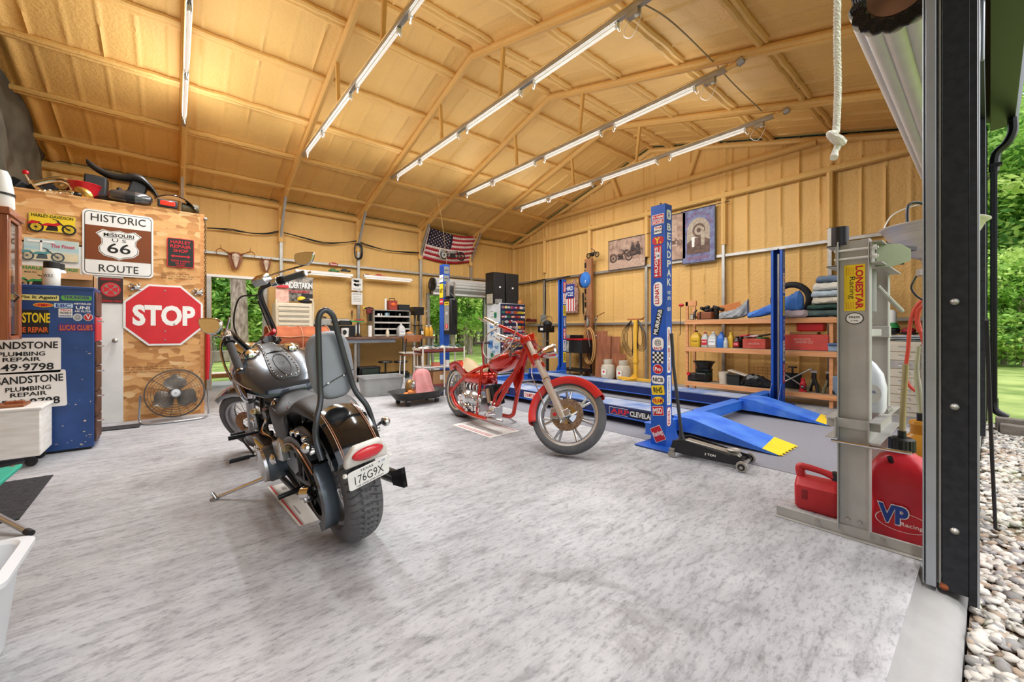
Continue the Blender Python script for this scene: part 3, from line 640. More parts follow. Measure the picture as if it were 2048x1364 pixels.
# the other plates
def bikeart(b, M, s, c1, c2, chop=1.):
    """simple side view of a motorcycle drawn with flat shapes on a plate"""
    for x in (-.36, .36):
        n = 20; R0 = .17; ring = [(x*s+R0*s*math.cos(2*PI*i/n), R0*s*math.sin(2*PI*i/n)-.08*s) for i in range(n)]; r2 = [(x*s+.12*s*math.cos(2*PI*i/n), .12*s*math.sin(2*PI*i/n)-.08*s) for i in range(n)]
        b.add([tuple(M @ Vector((p[0], p[1], 0))) for p in ring+r2], [(i, (i+1) % n, n+(i+1) % n, n+i) for i in range(n)], c2)
        for k in range(6): a = PI/6*k; b.plate(M @ T(x*s, -.08*s, 0, rz=a), .24*s, .008*s, c2, 0, 0, .0005)
        b.disc(M @ T(x*s, -.08*s), .03*s, .03*s, c2, 0, .001, 10)
    b.prism([(q[0]*s, q[1]*s) for q in ((-.3, -.02), (-.12, .08), (.02, .07), (.15, .14), (.18, .05), (.02, -.02), (-.12, -.02))], .001, c1, M)
    b.prism([(q[0]*s, q[1]*s) for q in ((.12, .18), (.36, -.08), (.34, -.1), (.08, .16))], .001, c2, M @ T(0, 0, .0005)); b.prism([(q[0]*s, q[1]*s) for q in ((-.16, -.16), (.12, -.16), (.1, .0), (-.1, .0))], .001, c2, M)
    b.prism([(q[0]*s, q[1]*s) for q in ((.0, .24), (.14, .19), (.13, .17), (0, .215))], .001, c2, M); b.prism([(q[0]*s, q[1]*s) for q in ((-.55, .02), (-.45, .12), (-.26, .1), (-.3, .05), (-.5, .0))], .001, c1, M)
def plate_sign(name, label, cat, M, wd, ht, bg, lines, r=.012, border=None, art=None, d=.003):
    loc = M.to_translation(); t = thing(name, label, cat, loc); M0 = Matrix.Translation(-loc) @ M
    b = B(); b.plate(M0, wd, ht, border or bg, r, 0, d)
    if border: b.plate(M0, wd-.016, ht-.016, bg, r*.8, d, .0008)
    b.build('panel', t)
    z = d+.0012
    if lines:
        b = B()
        for s_, x, y, w_, h_, m_ in lines: b.text(s_, M0 @ T(x*wd, y*ht, z), w_*wd, h_*ht, m_, .02)
        b.build('lettering', t)
    if art: b = B(); art(b, M0 @ T(0, 0, z), wd, ht); b.build('picture', t)
    return t
M, wd, ht = faceY(57, 420, 152, 472, SI)
plate_sign('tin_sign', 'yellow tin sign picturing a red motorcycle', 'sign', M, wd, wd*.56, mat('sign_yellow', '#E9C92C', .45, var=.05), [('HARLEY-DAVIDSON', 0, .36, .88, .17, INK)], border=mat('sign_dull_border', '#C9B060', .5), art=lambda b, M, w_, h_: bikeart(b, M @ T(0, -.03*1, 0), .34, RED, INK))
M, wd, ht = faceY(48, 470, 158, 530, SI-.006)
SKYB = mat('sign_sky', '#8FC3D6', .5, vscale=2.5, col2='#D9D7C2', stretch=(.5, .5, 4))
def beach(b, M, w_, h_):
    b.plate(M @ T(0, -.3*h_), w_*.98, .36*h_, mat('sign_sand', '#D8CCAA', .5), 0, 0, .0005); b.plate(M @ T(-.2*w_, .18*h_, 0), .016, .5*h_, INKW, 0, 0, .001); b.plate(M @ T(-.2*w_, .38*h_, 0), .2, .02, INKW, 0, 0, .001); bikeart(b, M @ T(-.07, -.05, .001), .31, mat('sign_teal', '#4F8F94', .5), mat('sign_dkgrey', '#46545A', .5))
plate_sign('tin_sign', 'pale blue tin sign with a beach scene and a long motorcycle', 'sign', M, wd, wd*.58, SKYB, [('The Finest', .2, .22, .45, .17, mat('sign_pink', '#C8506E', .5))], art=beach, r=.004)
M, wd, ht = faceY(43, 526, 160, 582, SI)
plate_sign('tin_sign', 'tan tin sign with a green motorcycle behind the white cans', 'sign', M, wd, wd*.55, mat('sign_tan', '#C9A877', .5, var=.08), [('HARLEY', -.28, .4, .4, .14, INKG), ('HORSE', .3, .4, .34, .14, INKG), ('Model 1912', -.35, .2, .2, .06, INK)], art=lambda b, M, w_, h_: bikeart(b, M @ T(-.1, -.05, 0), .31, INKG, INK), r=.003)
M, wd, ht = faceY(200, 556, 243, 605, SI)
def emblem(b, M, w_, h_):
    b.disc(M @ T(0, .01), .085, .085, INKR, 0, .0005); b.disc(M @ T(0, .01), .07, .07, mat('sign_grey', '#8A8070', .5), .0006, .0005)
    for k in range(4): b.prism([(-.012, .012), (.012, .012), (.035, .06), (-.035, .06)], .0005, INKR, M @ T(0, .01, .0013, rz=PI/2*k))
plate_sign('parking_sign', 'dark sign with a red cross emblem in a ring', 'sign', M, .21, .30, mat('sign_maroon', '#3D2620', .5, var=.3), [('PARKING ONLY', 0, -.42, .9, .08, INKR), ('RESERVED', 0, .43, .8, .07, INKR)], art=emblem, r=.003)
M, wd, ht = faceY(331, 470, 391, 541, SI)
def arrow(b, M, w_, h_):
    b.prism([(-.1, 0), (-.07, .02), (-.07, .008), (.07, .008), (.07, .02), (.1, 0), (.07, -.02), (.07, -.008), (-.07, -.008), (-.07, -.02)], .0008, INKR, M @ T(0, -.045, 0))
plate_sign('shop_sign', 'black sign with red words and a double arrow', 'sign', M, .27, .37, mat('sign_black', '#20221F', .5), [('HARLEY', 0, .37, .75, .11, INKR), ('REPAIR', 0, .22, .78, .11, INKR), ('SHOP', 0, .07, .55, .11, INKR), ('RIDE HARD', 0, -.28, .7, .06, INKR), ('OR STAY', 0, -.36, .4, .05, INKR), ('HOME', 0, -.43, .3, .05, INKR)], r=.02, border=INKR, art=arrow)
for u, v, q in ((271, 574, 'left above'), (397, 584, 'right beside')):
    c = AY(u, v, SI-.01); t = thing('metal_turtle', 'small polished metal turtle ornament %s the stop sign' % q, 'ornament', c, group='turtle ornaments')
    b = B(); b.ell((0, 0, 0), (.05, .018, .032), CHROME); b.build('shell', t); b = B(); b.ell((-.06, 0, .004), (.016, .01, .012), CHROME, 10, 6)
    for x, z in ((-.035, .034), (.035, .034), (-.035, -.034), (.035, -.034)): b.ell((x, 0, z), (.018, .006, .01), CHROME, 8, 6)
    b.build('limbs', t)
# -------- things on the loft
LZ = 2.64
def at_loft(u, Y): p = AY(u, 661, Y); return Vector((p.x, Y, LZ))
PAINT = mat('black_gloss_paint', '#141416', .12, var=.1, coat=1.)
LEA = mat('black_leather', '#1A1A1B', .38, var=.15, bump=.15, bscale=120)
t = thing('bike_saddle', 'long curved black motorcycle seat lying on top of the partition', 'motorcycle seat', at_loft(250, 7.0)); K = .0063
prof = [(-.40, .40, .03, .03), (-.36, .37, .05, .04), (-.26, .31, .06, .04), (-.13, .27, .07, .045), (0, .27, .09, .05), (.1, .29, .11, .06), (.2, .27, .12, .06), (.3, .19, .12, .05), (.38, .08, .10, .04), (.42, .05, .05, .04)]
b = B(); b.body([(x*.84, z+.1, w_, h_, h_) for x, z, w_, h_ in prof], LEA); b.build('cushion', t)
b = B(); b.box((.1, 0, .2), (.16, .14, .36), BLKM, (0, .3, 0)); b.box((-.05, 0, .12), (.05, .1, .24), BLKM); b.build('seat_pan', t, bevel=.02)
b = B(); b.box((-.26, .05, .17), (.2, .2, .34), BLKM, (0, .05, 0)); b.build('battery_box', t, bevel=.02)
t = thing('engine_cover', 'polished chrome engine cover on the left of the partition top', 'engine part', at_loft(105, 6.9))
b = B(); b.tube([(-.14, 0, .10), (-.02, 0, .17), (.08, 0, .2), (.15, 0, .15), (.17, 0, .03)], [.03, .035, .04, .035, .03], CHROME, 10, smooth=5)
b.tube([(-.16, 0, .14), (-.09, 0, .04), (.03, 0, .05), (.13, 0, .06)], .022, CHROME, 8, smooth=4); b.lathe([(.02, -.02), (.055, -.02), (.055, .02), (.02, .02)], CHROME, 20, frame((.07, 0, .14), (1, 0, 0), (0, 0, 1)), cap=False)
for k in range(7): b.ell((-.1+.04*k, -.01, .03+.012*(k % 3)), (.02, .02, .02), CHROME, 8, 6)
b.build('casting', t)
b = B(); b.ell((-.20, 0, .22), (.028, .02, .028), mat('red_lens', '#B01020', .2, var=.05)); b.build('red_lens', t); b = B(); b.tube([(-.2, 0, .2), (-.16, 0, .1)], .012, CHROME); b.build('stem', t)
t = thing('round_tub', 'round red plastic tub on the partition top', 'tub', at_loft(166, 6.98)); b = B(); b.lathe([(.10, 0), (.16, .19), (.17, .2), (.165, .205), (.155, .19), (.095, .01), (0, .01)], RED, 28, cap=False); b.build('bowl', t)
b = B(); b.ell((0, 0, .13), (.12, .12, .03), BLKM); b.build('contents', t)
t = thing('chrome_cover', 'small chrome and brass cover leaning on the red tub', 'engine part', at_loft(168, 6.78)); b = B(); b.ell((0, 0, .06), (.09, .03, .055), mat('brass', '#C9A45A', .25, .9), R=(0, .6, 0)); b.ell((-.1, 0, .035), (.05, .03, .035), CHROME); b.ell((-.05, -.01, .03), (.04, .03, .03), BLK); b.build('cover', t)
t = thing('fuel_tank', 'black and silver fuel tank lying on the partition top', 'fuel tank', at_loft(262, 6.8))
b = B(); b.body([(-.2, .08, .03, .03, .03), (-.17, .09, .07, .06, .06), (-.05, .09, .1, .08, .08), (.08, .09, .1, .08, .08), (.17, .09, .07, .06, .06), (.2, .09, .03, .03, .03)], mat('silver_tank', '#55565A', .2, .6, coat=1.)); b.build('shell', t)
b = B(); b.body([(-.04, .09, .104, .086, .086), (.04, .09, .104, .086, .086)], BLK, smooth=0); b.build('band', t)
t = thing('air_cleaner', 'low round black air cleaner behind the fuel tank', 'air cleaner', at_loft(225, 6.95)); b = B(); b.lathe([(.13, .0), (.15, .02), (.15, .07), (.1, .11), (0, .12)], BLKM, 28); b.build('housing', t)
t = thing('rear_fender', 'black motorcycle rear fender with a glowing red tail lamp', 'fender', at_loft(342, 6.82))
b = B(); n = 14
rings = []
for i in range(n):
    a = math.radians(15+120*i/(n-1)); rings.append([(.26*math.cos(a)+.02, -.08, .26*math.sin(a)-.06), (.26*math.cos(a)+.02, .1, .26*math.sin(a)-.06), (.245*math.cos(a)+.02, .1, .245*math.sin(a)-.06), (.245*math.cos(a)+.02, -.08, .245*math.sin(a)-.06)])
b.loft([[Vector(p) for p in r] for r in rings], PAINT); b.build('fender_skin', t, bevel=.004)
b = B(); b.box((-.03, -.09, .07), (.2, .04, .1), BLKM); b.build('lamp_housing', t, bevel=.015)
b = B(); b.box((-.03, -.113, .075), (.14, .02, .055), mat('tail_lamp_red', '#E01818', .2, emis='#FF2010', es=1.6)); b.build('tail_lamp', t, bevel=.02)
t = thing('oil_filter_can', 'dull olive canister at the right end of the partition top', 'can', at_loft(381, 6.85)); b = B(); b.cyl((-.09, 0, .07), (.09, 0, .07), .07, mat('olive_dull', '#4B4226', .6), n=24); b.build('can', t, bevel=.01)
t = thing('blue_rag', 'folded blue rag lying behind the red tub', 'rag', at_loft(158, 7.25)); b = B(); b.box((0, 0, .15), (.24, .2, .3), mat('blue_cloth', '#41546E', .9, bump=.3), taper=.7); b.build('cloth', t, bevel=.04)
t = thing('junk_heap', 'black motorcycle parts behind the chrome cover', 'engine parts', at_loft(60, 7.2)); b = B()
for k in range(7): b.box((-.3+.09*k, RND.uniform(-.06, .06), .06+.02*(k % 3)), (.12, .14, .12+.05*(k % 3)), BLKM, (RND.random(), RND.random()*.4, RND.random()))
b.build('parts', t, bevel=.015)
# tarp hanging at the near gable end
TARP = mat('dark_tarp', '#3B3A33', .55, vscale=3, col2='#5B5A50', bump=.6, bscale=9)
b = B(); R_ = []
nz_ = 40; P0 = []
us = np.linspace(0, 1, 26); vs = np.linspace(0, 1, 26); V = []
for i, a in enumerate(us):
    for j, c_ in enumerate(vs):
        y = 6.9+2.35*a; z = 2.62+(roofz(y)+.15-2.62)*c_; x = -1.50+.05*math.sin(a*9+c_*3)+.025*math.sin(c_*17+a*4)-.08*c_*(1-a); V.append((x, y, z))
b.add(V, [(i*26+j, (i+1)*26+j, (i+1)*26+j+1, i*26+j+1) for i in range(25) for j in range(25)], TARP)
tag(b.build('hanging_tarp', solid=.004), 'dark grey tarp hanging from the roof at the left end', 'tarp')
# -------- chain with hooks at the partition corner
b = B(); x0 = XE+.012
for k in range(40): z = 2.58-.034*k; b.tube([(x0+(.008*math.cos(q) if k % 2 else 0), OY-.01+(0 if k % 2 else .008*math.cos(q)), z+.022*math.sin(q)) for q in [PI*2*i/8 for i in range(8)]], .003, BLK, 4, closed=True)
o = b.build('hanging_chain'); tag(o, 'thin dark chain hanging down the corner of the partition', 'chain')
b = B(); b.ell((x0, OY-.02, 2.58), .022, STEEL); b.build('chain_hook', o)
REDP = mat('red_plastic', '#C4202B', .4, var=.08)
b = B(); b.tube([(XE+.04, OY-.03, 1.2), (XE+.035, OY-.03, .8), (XE+.03, OY-.03, .45)], [.02, .03, .02], REDP, 8, smooth=4)
for k in range(4): b.tube([(XE+.03+.02*k, OY-.04, 1.15), (XE+.09+.012*k, OY-.05, .8), (XE+.05, OY-.04, .45+.03*k)], .003, STEEL, 5, smooth=5)
tag(b.build('tow_strap'), 'red strap with thin wire loops hanging at the partition corner', 'strap')
# -------- blue cabinet
BC = mat('cabinet_blue', '#1F4078', .45, vscale=7, col2='#244A88'); CX0, CX1, CY0, CY1, CZ = -2.3, -.576, 5.37, 5.76, 1.50
t = thing('metal_cabinet', 'tall dark blue metal cabinet covered with stickers', 'cabinet', (-1.4, 5.56, 0))
L0 = Matrix.Translation((1.4, -5.56, 0))
b = B(L0); b.bx((CX0, CY0, .02), (CX1, CY1, CZ), BC); b.bx((CX0, CY0-.006, CZ-.03), (CX1+.004, CY1, CZ), BC); b.bx((CX0+.02, CY0+.02, 0), (CX1-.02, CY1, .02), BLK); b.build('body', t, bevel=.006)
BRN = mat('worn_brown_steel', '#5A3A2C', .5, .3, var=.5, vscale=12)
for k in range(6):
    z0 = .06+.235*k
    b = B(L0); b.bx((CX1, CY0+.02, z0), (CX1+.014, CY1-.02, z0+.225), BRN if k != 4 else RED); d = b.build('drawer', t, bevel=.003)
    if k < 5: b = B(L0); b.tube([(CX1+.014, CY0+.06, z0+.19), (CX1+.05, CY0+.07, z0+.185), (CX1+.05, CY0+.12, z0+.185)], .007, CHROME, 8); b.build('handle', d)
b = B(L0)
CHIP = mat('bare_chip', '#C9B8A4', .8)
for k in range(46): b.disc(frame((CX1-.02-abs(RND.gauss(0, .22)), CY0-.0012, RND.choice([.05, .08, .2, .4, .6, .9])+RND.gauss(0, .04)+.02), (1, 0, 0), (0, 0, 1)), .003+.012*RND.random()**2, .002+.006*RND.random()**2, CHIP, 0, .0008, 7)
o = b.build('paint_chips', t); o['kind'] = 'stuff'
CHN = [0]
def sticker(t, L0, M, wd, ht, bg, lines=(), r=.006, border=None, z=.0008, shape='plate', art=None):
    M = L0 @ M; b = B(); f = b.plate if shape == 'plate' else None
    def lay(w_, h_, m_, zz):
        if shape == 'plate': b.plate(M, w_, h_, m_, r, zz, .0006)
        else: b.disc(M, w_/2, h_/2, m_, zz, .0006)
    if border: lay(wd, ht, border, z); lay(wd-.008, ht-.008, bg, z+.0008)
    else: lay(wd, ht, bg, z)
    for s_, x, y, w_, h_, m_ in lines: b.text(s_, M @ T(x*wd, y*ht, z+.0018), w_*wd, h_*ht, m_, .025, 0)
    if art: art(b, M @ T(0, 0, z+.0018), wd, ht)
    return b.build('sticker', t)
def bst(u0, v0, u1, v1, bg, lines, **k):
    M, wd, ht = faceY(u0, v0, u1, v1, CY0-.001); return sticker(t, L0, M, wd, ht, bg, lines, **k)
bst(38, 588, 118, 602, mat('sticker_lemon', '#E6E08A', .5), [('Fix It Again!', 0, 0, .9, .7, INK)])
bst(122, 590, 184, 602, mat('sticker_lime', '#5FB04A', .5), [('THUNDER', 0, .1, .85, .6, INKP)], r=.02)
bst(66, 605, 107, 615, INKO, [('FMF', 0, 0, .5, .7, INKR)], shape='disc', border=INKY)
bst(108, 606, 146, 616, mat('sticker_pale_blue', '#BFD9EC', .5), [('EBC', 0, 0, .8, .8, INKB)])
bst(147, 605, 184, 626, BC, [('METZELER', 0, .38, .95, .16, INKW), ('UNI', 0, 0, .75, .34, INKW), ('AIR FILTER', 0, -.36, .9, .18, INKW)])
bst(117, 617, 145, 635, INKW, [('TECH', 0, .32, .8, .22, INKR), ('TRONICS', 0, 0, .85, .25, INK), ('=====', 0, -.32, .85, .16, INKB)])
bst(146, 627, 165, 642, mat('sticker_silver', '#B9BDC2', .4), [('O', 0, 0, .5, .6, GREY)], shape='disc', border=INKW)
bst(167, 627, 186, 642, INKR, [('V', 0, 0, .5, .6, INKW)], shape='disc', border=INKW)
bst(116, 647, 189, 663, INKP, [("LUCAS CLUB'S", 0, 0, .9, .7, INKO)])
M, wd, ht = faceY(0, 620, 98, 668, CY0-.001)
bst(-22, 618, 98, 668, INK, [('RED STONE', .12, .18, .8, .42, INKY), ('HOME REPAIR', .14, -.32, .7, .22, INKO)])
for u0, v0, u1, v1, q, tilt in ((-30, 676, 122, 744, 'upper', 0), (-14, 746, 133, 812, 'lower', .03)):
    M, wd, ht = faceY(u0, v0, u1, v1, CY0-.004)
    plate_sign('magnetic_sign', 'white magnetic plumbing sign on the blue cabinet, the %s one' % q, 'sign', M @ T(rz=tilt), wd, ht, INKW, [('SANDSTONE', 0, .29, .92, .2, INK), ('PLUMBING', -.03, .05, .62, .12, INK), ('REPAIR', -.03, -.1, .5, .11, INK), ('549·9798', 0, -.32, .8, .2, INK)], r=.015)
for i, (u, q) in enumerate(((103, 'front'), (114, 'rear'))):
    p = AY(u, 661, 5.45+.1*i); t = thing('spray_can', 'white can with a black cap standing on the blue cabinet, the %s one' % q, 'can', (p.x, p.y, CZ), group='cans on the blue cabinet')
    b = B(); b.lathe([(.055, 0), (.057, .005), (.057, .15), (.045, .165)], WHITE, 24); b.text('WAX', frame((-.01, -.0575, .09), (1, 0, 0), (0, 0, 1)), .06, .03, INK, 0, 0); b.build('can', t); b = B(); b.lathe([(.05, .16), (.05, .215), (.045, .22), (0, .22)], BLKM, 24); b.build('cap', t)
p = AY(152, 661, 5.6); t = thing('cardboard_box', 'open cardboard box on the right end of the blue cabinet', 'box', (p.x, p.y, CZ)); b = B()
b.bx((-.13, -.1, 0), (.13, .1, .01), CARDB); b.bx((-.13, -.1, 0), (.13, -.095, .12), CARDB); b.bx((-.13, .095, 0), (.13, .1, .12), CARDB); b.bx((-.13, -.1, 0), (-.125, .1, .12), CARDB); b.bx((.125, -.1, 0), (.13, .1, .12), CARDB); b.build('box', t)
b = B(); b.box((-.16, 0, .11), (.07, .19, .004), CARDB, (0, .5, 0)); b.box((0, -.13, .1), (.25, .07, .004), CARDB, (.9, 0, 0)); b.build('flap', t)
# -------- wooden display cabinet at the far left
CHER = mat('cherry_wood', '#8E4A24', .35, vscale=2.5, stretch=(12, 12, 1), col2='#A85E30', coat=.3)
p = AY(16, 661, 4.55); HX = p.x; d_ = pray(44, 661); HB = HX*d_.y/d_.x; t = thing('display_cabinet', 'reddish wooden display cabinet with a glass door at the far left', 'cabinet', (HX-.5, 4.75, 0)); L0 = Matrix.Translation((-HX+.5, -4.75, 0))
zt = AY(16, 428, 4.55).z; zb = AY(16, 680, 4.55).z
b = B(L0)
b.bx((HX-1.0, HB-.01, zb), (HX, HB, zt), CHER); b.bx((HX-1.0, 4.56, zb), (HX, HB, zb+.03), CHER); b.bx((HX-1, 4.56, zt-.03), (HX, HB, zt), CHER); b.bx((HX-.03, 4.56, zb), (HX, 4.62, zt), CHER); b.bx((HX-.03, HB-.07, zb), (HX, HB, zt), CHER)
b.bx((HX-1.0, 4.55, zb), (HX-.12, 4.58, zt+.0), CHER); b.bx((HX-.12, 4.55, zb), (HX, 4.58, zt), CHER)
b.bx((HX-1.1, 4.53, zt), (HX+.012, HB+.02, zt+.05), CHER)
for x in (HX-1.0, HX-.9): b.bx((x, HB-.05, 0), (x+.05, HB, zb), CHER); b.bx((x, 4.56, 0), (x+.05, 4.61, zb), CHER)
b.build('case', t, bevel=.006)
GLASS = mat('clear_glass', '#E8EEF0', .03, trans=1., var=.01)
b = B(L0); b.bx((HX-.016, 4.62, zb+.04), (HX-.012, HB-.07, zt-.04), mat('brown_tinted_glass', '#B58A6A', .05, trans=.8)); b.build('glass_pane', t)
b = B(L0); b.tube([(HX+.005, 4.66, zb+.35), (HX+.03, 4.66, zb+.32), (HX+.005, 4.66, zb+.28)], .006, BLK, 6); b.build('door_handle', t)
p = AY(8, 661, 4.62); t = thing('wrapped_bottle', 'white bottle with a dark tie standing on the wooden cabinet', 'bottle', (p.x-.03, 4.66, zt+.05)); b = B(); b.lathe([(.07, 0), (.075, .02), (.07, .14), (.055, .24), (.04, .28), (0, .28)], WHITE, 20); b.build('body', t); b = B(); b.lathe([(.072, .1), (.078, .1), (.078, .115), (.072, .115)], BLK, 20); b.build('tie', t)
p = AY(0, 350, 5.0); t = thing('wooden_plank', 'sloping pine plank behind the wooden cabinet', 'plank', (HX-.50, 5.25, 0)); b = B(); b.box((0, 0, 1.33), (.2, .04, 1.66), WOOD, (0, -.04, 0)); b.box((.2, .05, 1.29), (.09, .04, 1.58), WOOD, (0, .03, 0)); b.build('board', t, bevel=.004)
# -------- white chest on castors
t = thing('white_chest', 'white painted wooden chest on castors in front of the blue cabinet', 'chest', (-1.3, 5.1, 0)); L0 = Matrix.Translation((1.3, -5.1, 0)); WX1 = -.83
WP = mat('chest_white', '#F0EEEA', .6, vscale=5, col2='#E2DED6', stretch=(1, 1, 7))
b = B(L0); b.bx((-2.0, 4.93, .09), (WX1, 5.33, .46), WP); b.build('body', t, bevel=.008)
b = B(L0); b.bx((-2.01, 4.92, .46), (WX1+.01, 5.34, .485), WP); b.build('lid', t, bevel=.006)
for x, y in ((-.9, 5.0), (-.9, 5.27), (-1.9, 5.0), (-1.9, 5.27)):
    b = B(L0); b.box((x, y, .075), (.05, .05, .03), BLK); b.build('castor_plate', t); b = B(L0); b.lathe([(.0, -.012), (.035, -.012), (.035, .012), (0, .012)], RUB, 16, frame((x+.01, y, .036), (1, 0, 0), (0, 0, 1))); b.build('castor', t)
t = thing('wooden_tray', 'flat brown wooden board lying on the white chest', 'board', (-1.15, 5.1, .486)); b = B(); b.bx((-.3, -.1, 0), (.22, .12, .02), WOODD); b.box((.15, .02, .03), (.1, .06, .02), CHER); b.build('board', t, bevel=.003)
# -------- mats, chair, tote
MATK = mat('black_mat', '#232325', .9, vscale=30, bump=.9, bscale=14, col2='#343438')
a_, b_, c_, d_ = AZ(0, 962), AZ(107, 951), AZ(38, 1040), AZ(-40, 1010)
b = B(); P4 = [(b_.x, b_.y), (c_.x, c_.y), (c_.x-.8, c_.y), (a_.x-.5, b_.y)]
b.prism(P4[::-1], .008, MATK)
for k in range(12): x = b_.x-.04-.05*k; b.box((x, (b_.y+c_.y)/2, .009), (.02, abs(b_.y-c_.y)-.02, .006), MATK, (0, 0, 0))
tag(b.build('floor_mat', bevel=.002), 'ribbed black rubber mat on the concrete at the left edge', 'mat')
M = AZ(206, 868); b = B(); p = AZ(240, 856); b.box((p.x, p.y, .006), (.34, .22, .012), MATK, (0, 0, -.05)); tag(b.build('door_mat', bevel=.003), 'small dark door mat at the foot of the white door', 'mat')
TEAL = mat('teal_canvas', '#2FA58C', .8, var=.1, bump=.2, bscale=200); ALU = mat('aluminium_tube', '#B9BBBE', .3, .8, var=.05)
p1 = AZ(46, 930, .40); p2 = AZ(60, 1066, .015); q2 = AZ(0, 1035, .12)
t = thing('folding_chair', 'folding chair with teal canvas and bare metal legs at the left edge', 'chair', (p1.x-.3, p1.y-.1, 0)); L0 = Matrix.Translation((-(p1.x-.3), -(p1.y-.1), 0))
b = B(L0); b.loft([[Vector((p1.x-.55, p1.y-.35, .44)), Vector((p1.x-.55, p1.y+.05, .44)), Vector((p1.x-.55, p1.y+.05, .42)), Vector((p1.x-.55, p1.y-.35, .42))], [Vector((p1.x-.25, p1.y-.42, .37)), Vector((p1.x-.25, p1.y+.03, .38)), Vector((p1.x-.25, p1.y+.03, .36)), Vector((p1.x-.25, p1.y-.42, .35))], [Vector((p1.x-.03, p1.y-.3, .38)), Vector((p1.x+.0, p1.y+.0, .41)), Vector((p1.x+.0, p1.y+.0, .39)), Vector((p1.x-.03, p1.y-.3, .36))]], TEAL); b.build('seat', t, bevel=.006)
def legs(a, c): 
    b = B(L0); b.tube([a, c], .015, ALU, 10); o = b.build('leg', t); b = B(L0); d = (Vector(c)-Vector(a)).normalized(); b.tube([Vector(c)-d*.03, Vector(c)+d*.01], .017, BLKM, 10); b.build('rubber_foot', o)
q_ = AZ(-140, 962, .20); legs((q_.x, q_.y, q_.z), (p2.x, p2.y, .016)); legs((p1.x-.02, p1.y-.02, .40), (p1.x-.62, p1.y-.3, .016)); legs((p1.x-.5, p1.y+.03, .44), (p1.x-.1, p1.y-.02-.6, .016) if 0 else (p1.x-.58, p1.y+.05, .016))
p = AZ(40, 1070, .34); t = thing('plastic_tote', 'frosted translucent plastic tote at the lower left corner', 'tote', (p.x-.25, p.y-.23, 0)); b = B()
FROST = mat('frosted_plastic', '#E6EAEE', .4, var=.02, trans=.15)
def rr(w_, d_, z, r=.06, n=5):
    out = []
    for cx, cy, a0 in ((w_-r, -d_+r, -PI/2), (w_-r, d_-r, 0), (-w_+r, d_-r, PI/2), (-w_+r, -d_+r, PI)): out += [Vector((cx+r*math.cos(a0+PI/2*i/n), cy+r*math.sin(a0+PI/2*i/n), z)) for i in range(n+1)]
    return out
b.loft([rr(.24, .16, .006), rr(.27, .185, .30), rr(.275, .19, .32), rr(.30, .215, .325), rr(.30, .215, .34), rr(.27, .19, .345), rr(.262, .18, .335), rr(.235, .155, .012)], FROST); b.build('tub', t)
# -------- floor fan
pf = (AZ(292, 842)+AZ(412, 835))/2; c = AY(351, 795, 6.35)
t = thing('floor_fan', 'round grey industrial floor fan leaning by the strand board wall', 'fan', (c.x, 6.42, 0), math.radians(2)); FG = mat('dusty_grey_wire', '#5A5650', .5, .5, var=.2); FB = mat('dusty_blade', '#7D7870', .35, .6, var=.2)
Rf = .285; zc_ = .335; MFr = frame((0, -.02, zc_), (1, 0, 0), (0, .12, 1)) 
b = B()
for sd in (-.0, -.13):
    for k in range(9): r = Rf*(.2+.8*k/8); b.tube([MFr @ Vector((r*math.cos(2*PI*i/40), r*math.sin(2*PI*i/40), .02+sd+(.045 if sd == 0 else -.03)*(1-(r/Rf)**2))) for i in range(40)], .0022 if k < 8 else .008, FG, 4, closed=True)
    for k in range(18): a = 2*PI*k/18; b.tube([MFr @ Vector((r*math.cos(a), r*math.sin(a), .02+sd+(.045 if sd == 0 else -.03)*(1-(r/Rf)**2))) for r in (.05, .15, .22, Rf)], .002, FG, 4)
b.build('cage', t)
b = B()
for k in range(3):
    a = PI/2+2*PI*k/3+2.1; R_ = []
    for j in range(9):
        f = j/8; r = .05+.19*f; wv = .10*math.sin(PI*min(1, f*.95+.12))+.015
        R_.append([MFr @ Vector((r*math.cos(a)-q*wv*math.sin(a), r*math.sin(a)+q*wv*math.cos(a), -.035+.04*q*(1-.4*f)+dz)) for q, dz in ((-1, 0), (-.5, .004), (0, .006), (.5, .004), (1, 0), (.5, -.0), (0, .002), (-.5, 0))])
    b.loft(R_, FB)
b.build('blades', t)
b = B(); b.lathe([(.05, -.03), (.05, -.005), (.04, .01), (0, .014)], mat('fan_badge', '#D5D8DA', .3, .3), 24, MFr @ T(0, 0, .03)); b.text('V', MFr @ T(0, 0, .046), .02, .02, INK, .02); b.build('hub', t)
b = B(); b.cyl(MFr @ Vector((0, 0, -.2)), MFr @ Vector((0, 0, -.05)), .07, FG, n=20); b.build('motor', t)
b = B(); b.tube([(-Rf-.03, 0, zc_), (-Rf-.04, 0, .08), (-Rf-.02, -.03, .016), (-Rf+.06, -.14, .014), (-.02, -.17, .014)], .011, ALU, 8, smooth=5); b.tube([(Rf+.03, 0, zc_), (Rf+.04, 0, .08), (Rf+.02, -.03, .016), (Rf-.06, -.14, .014), (-.02, -.17, .014)], .011, ALU, 8, smooth=5); b.build('stand', t)
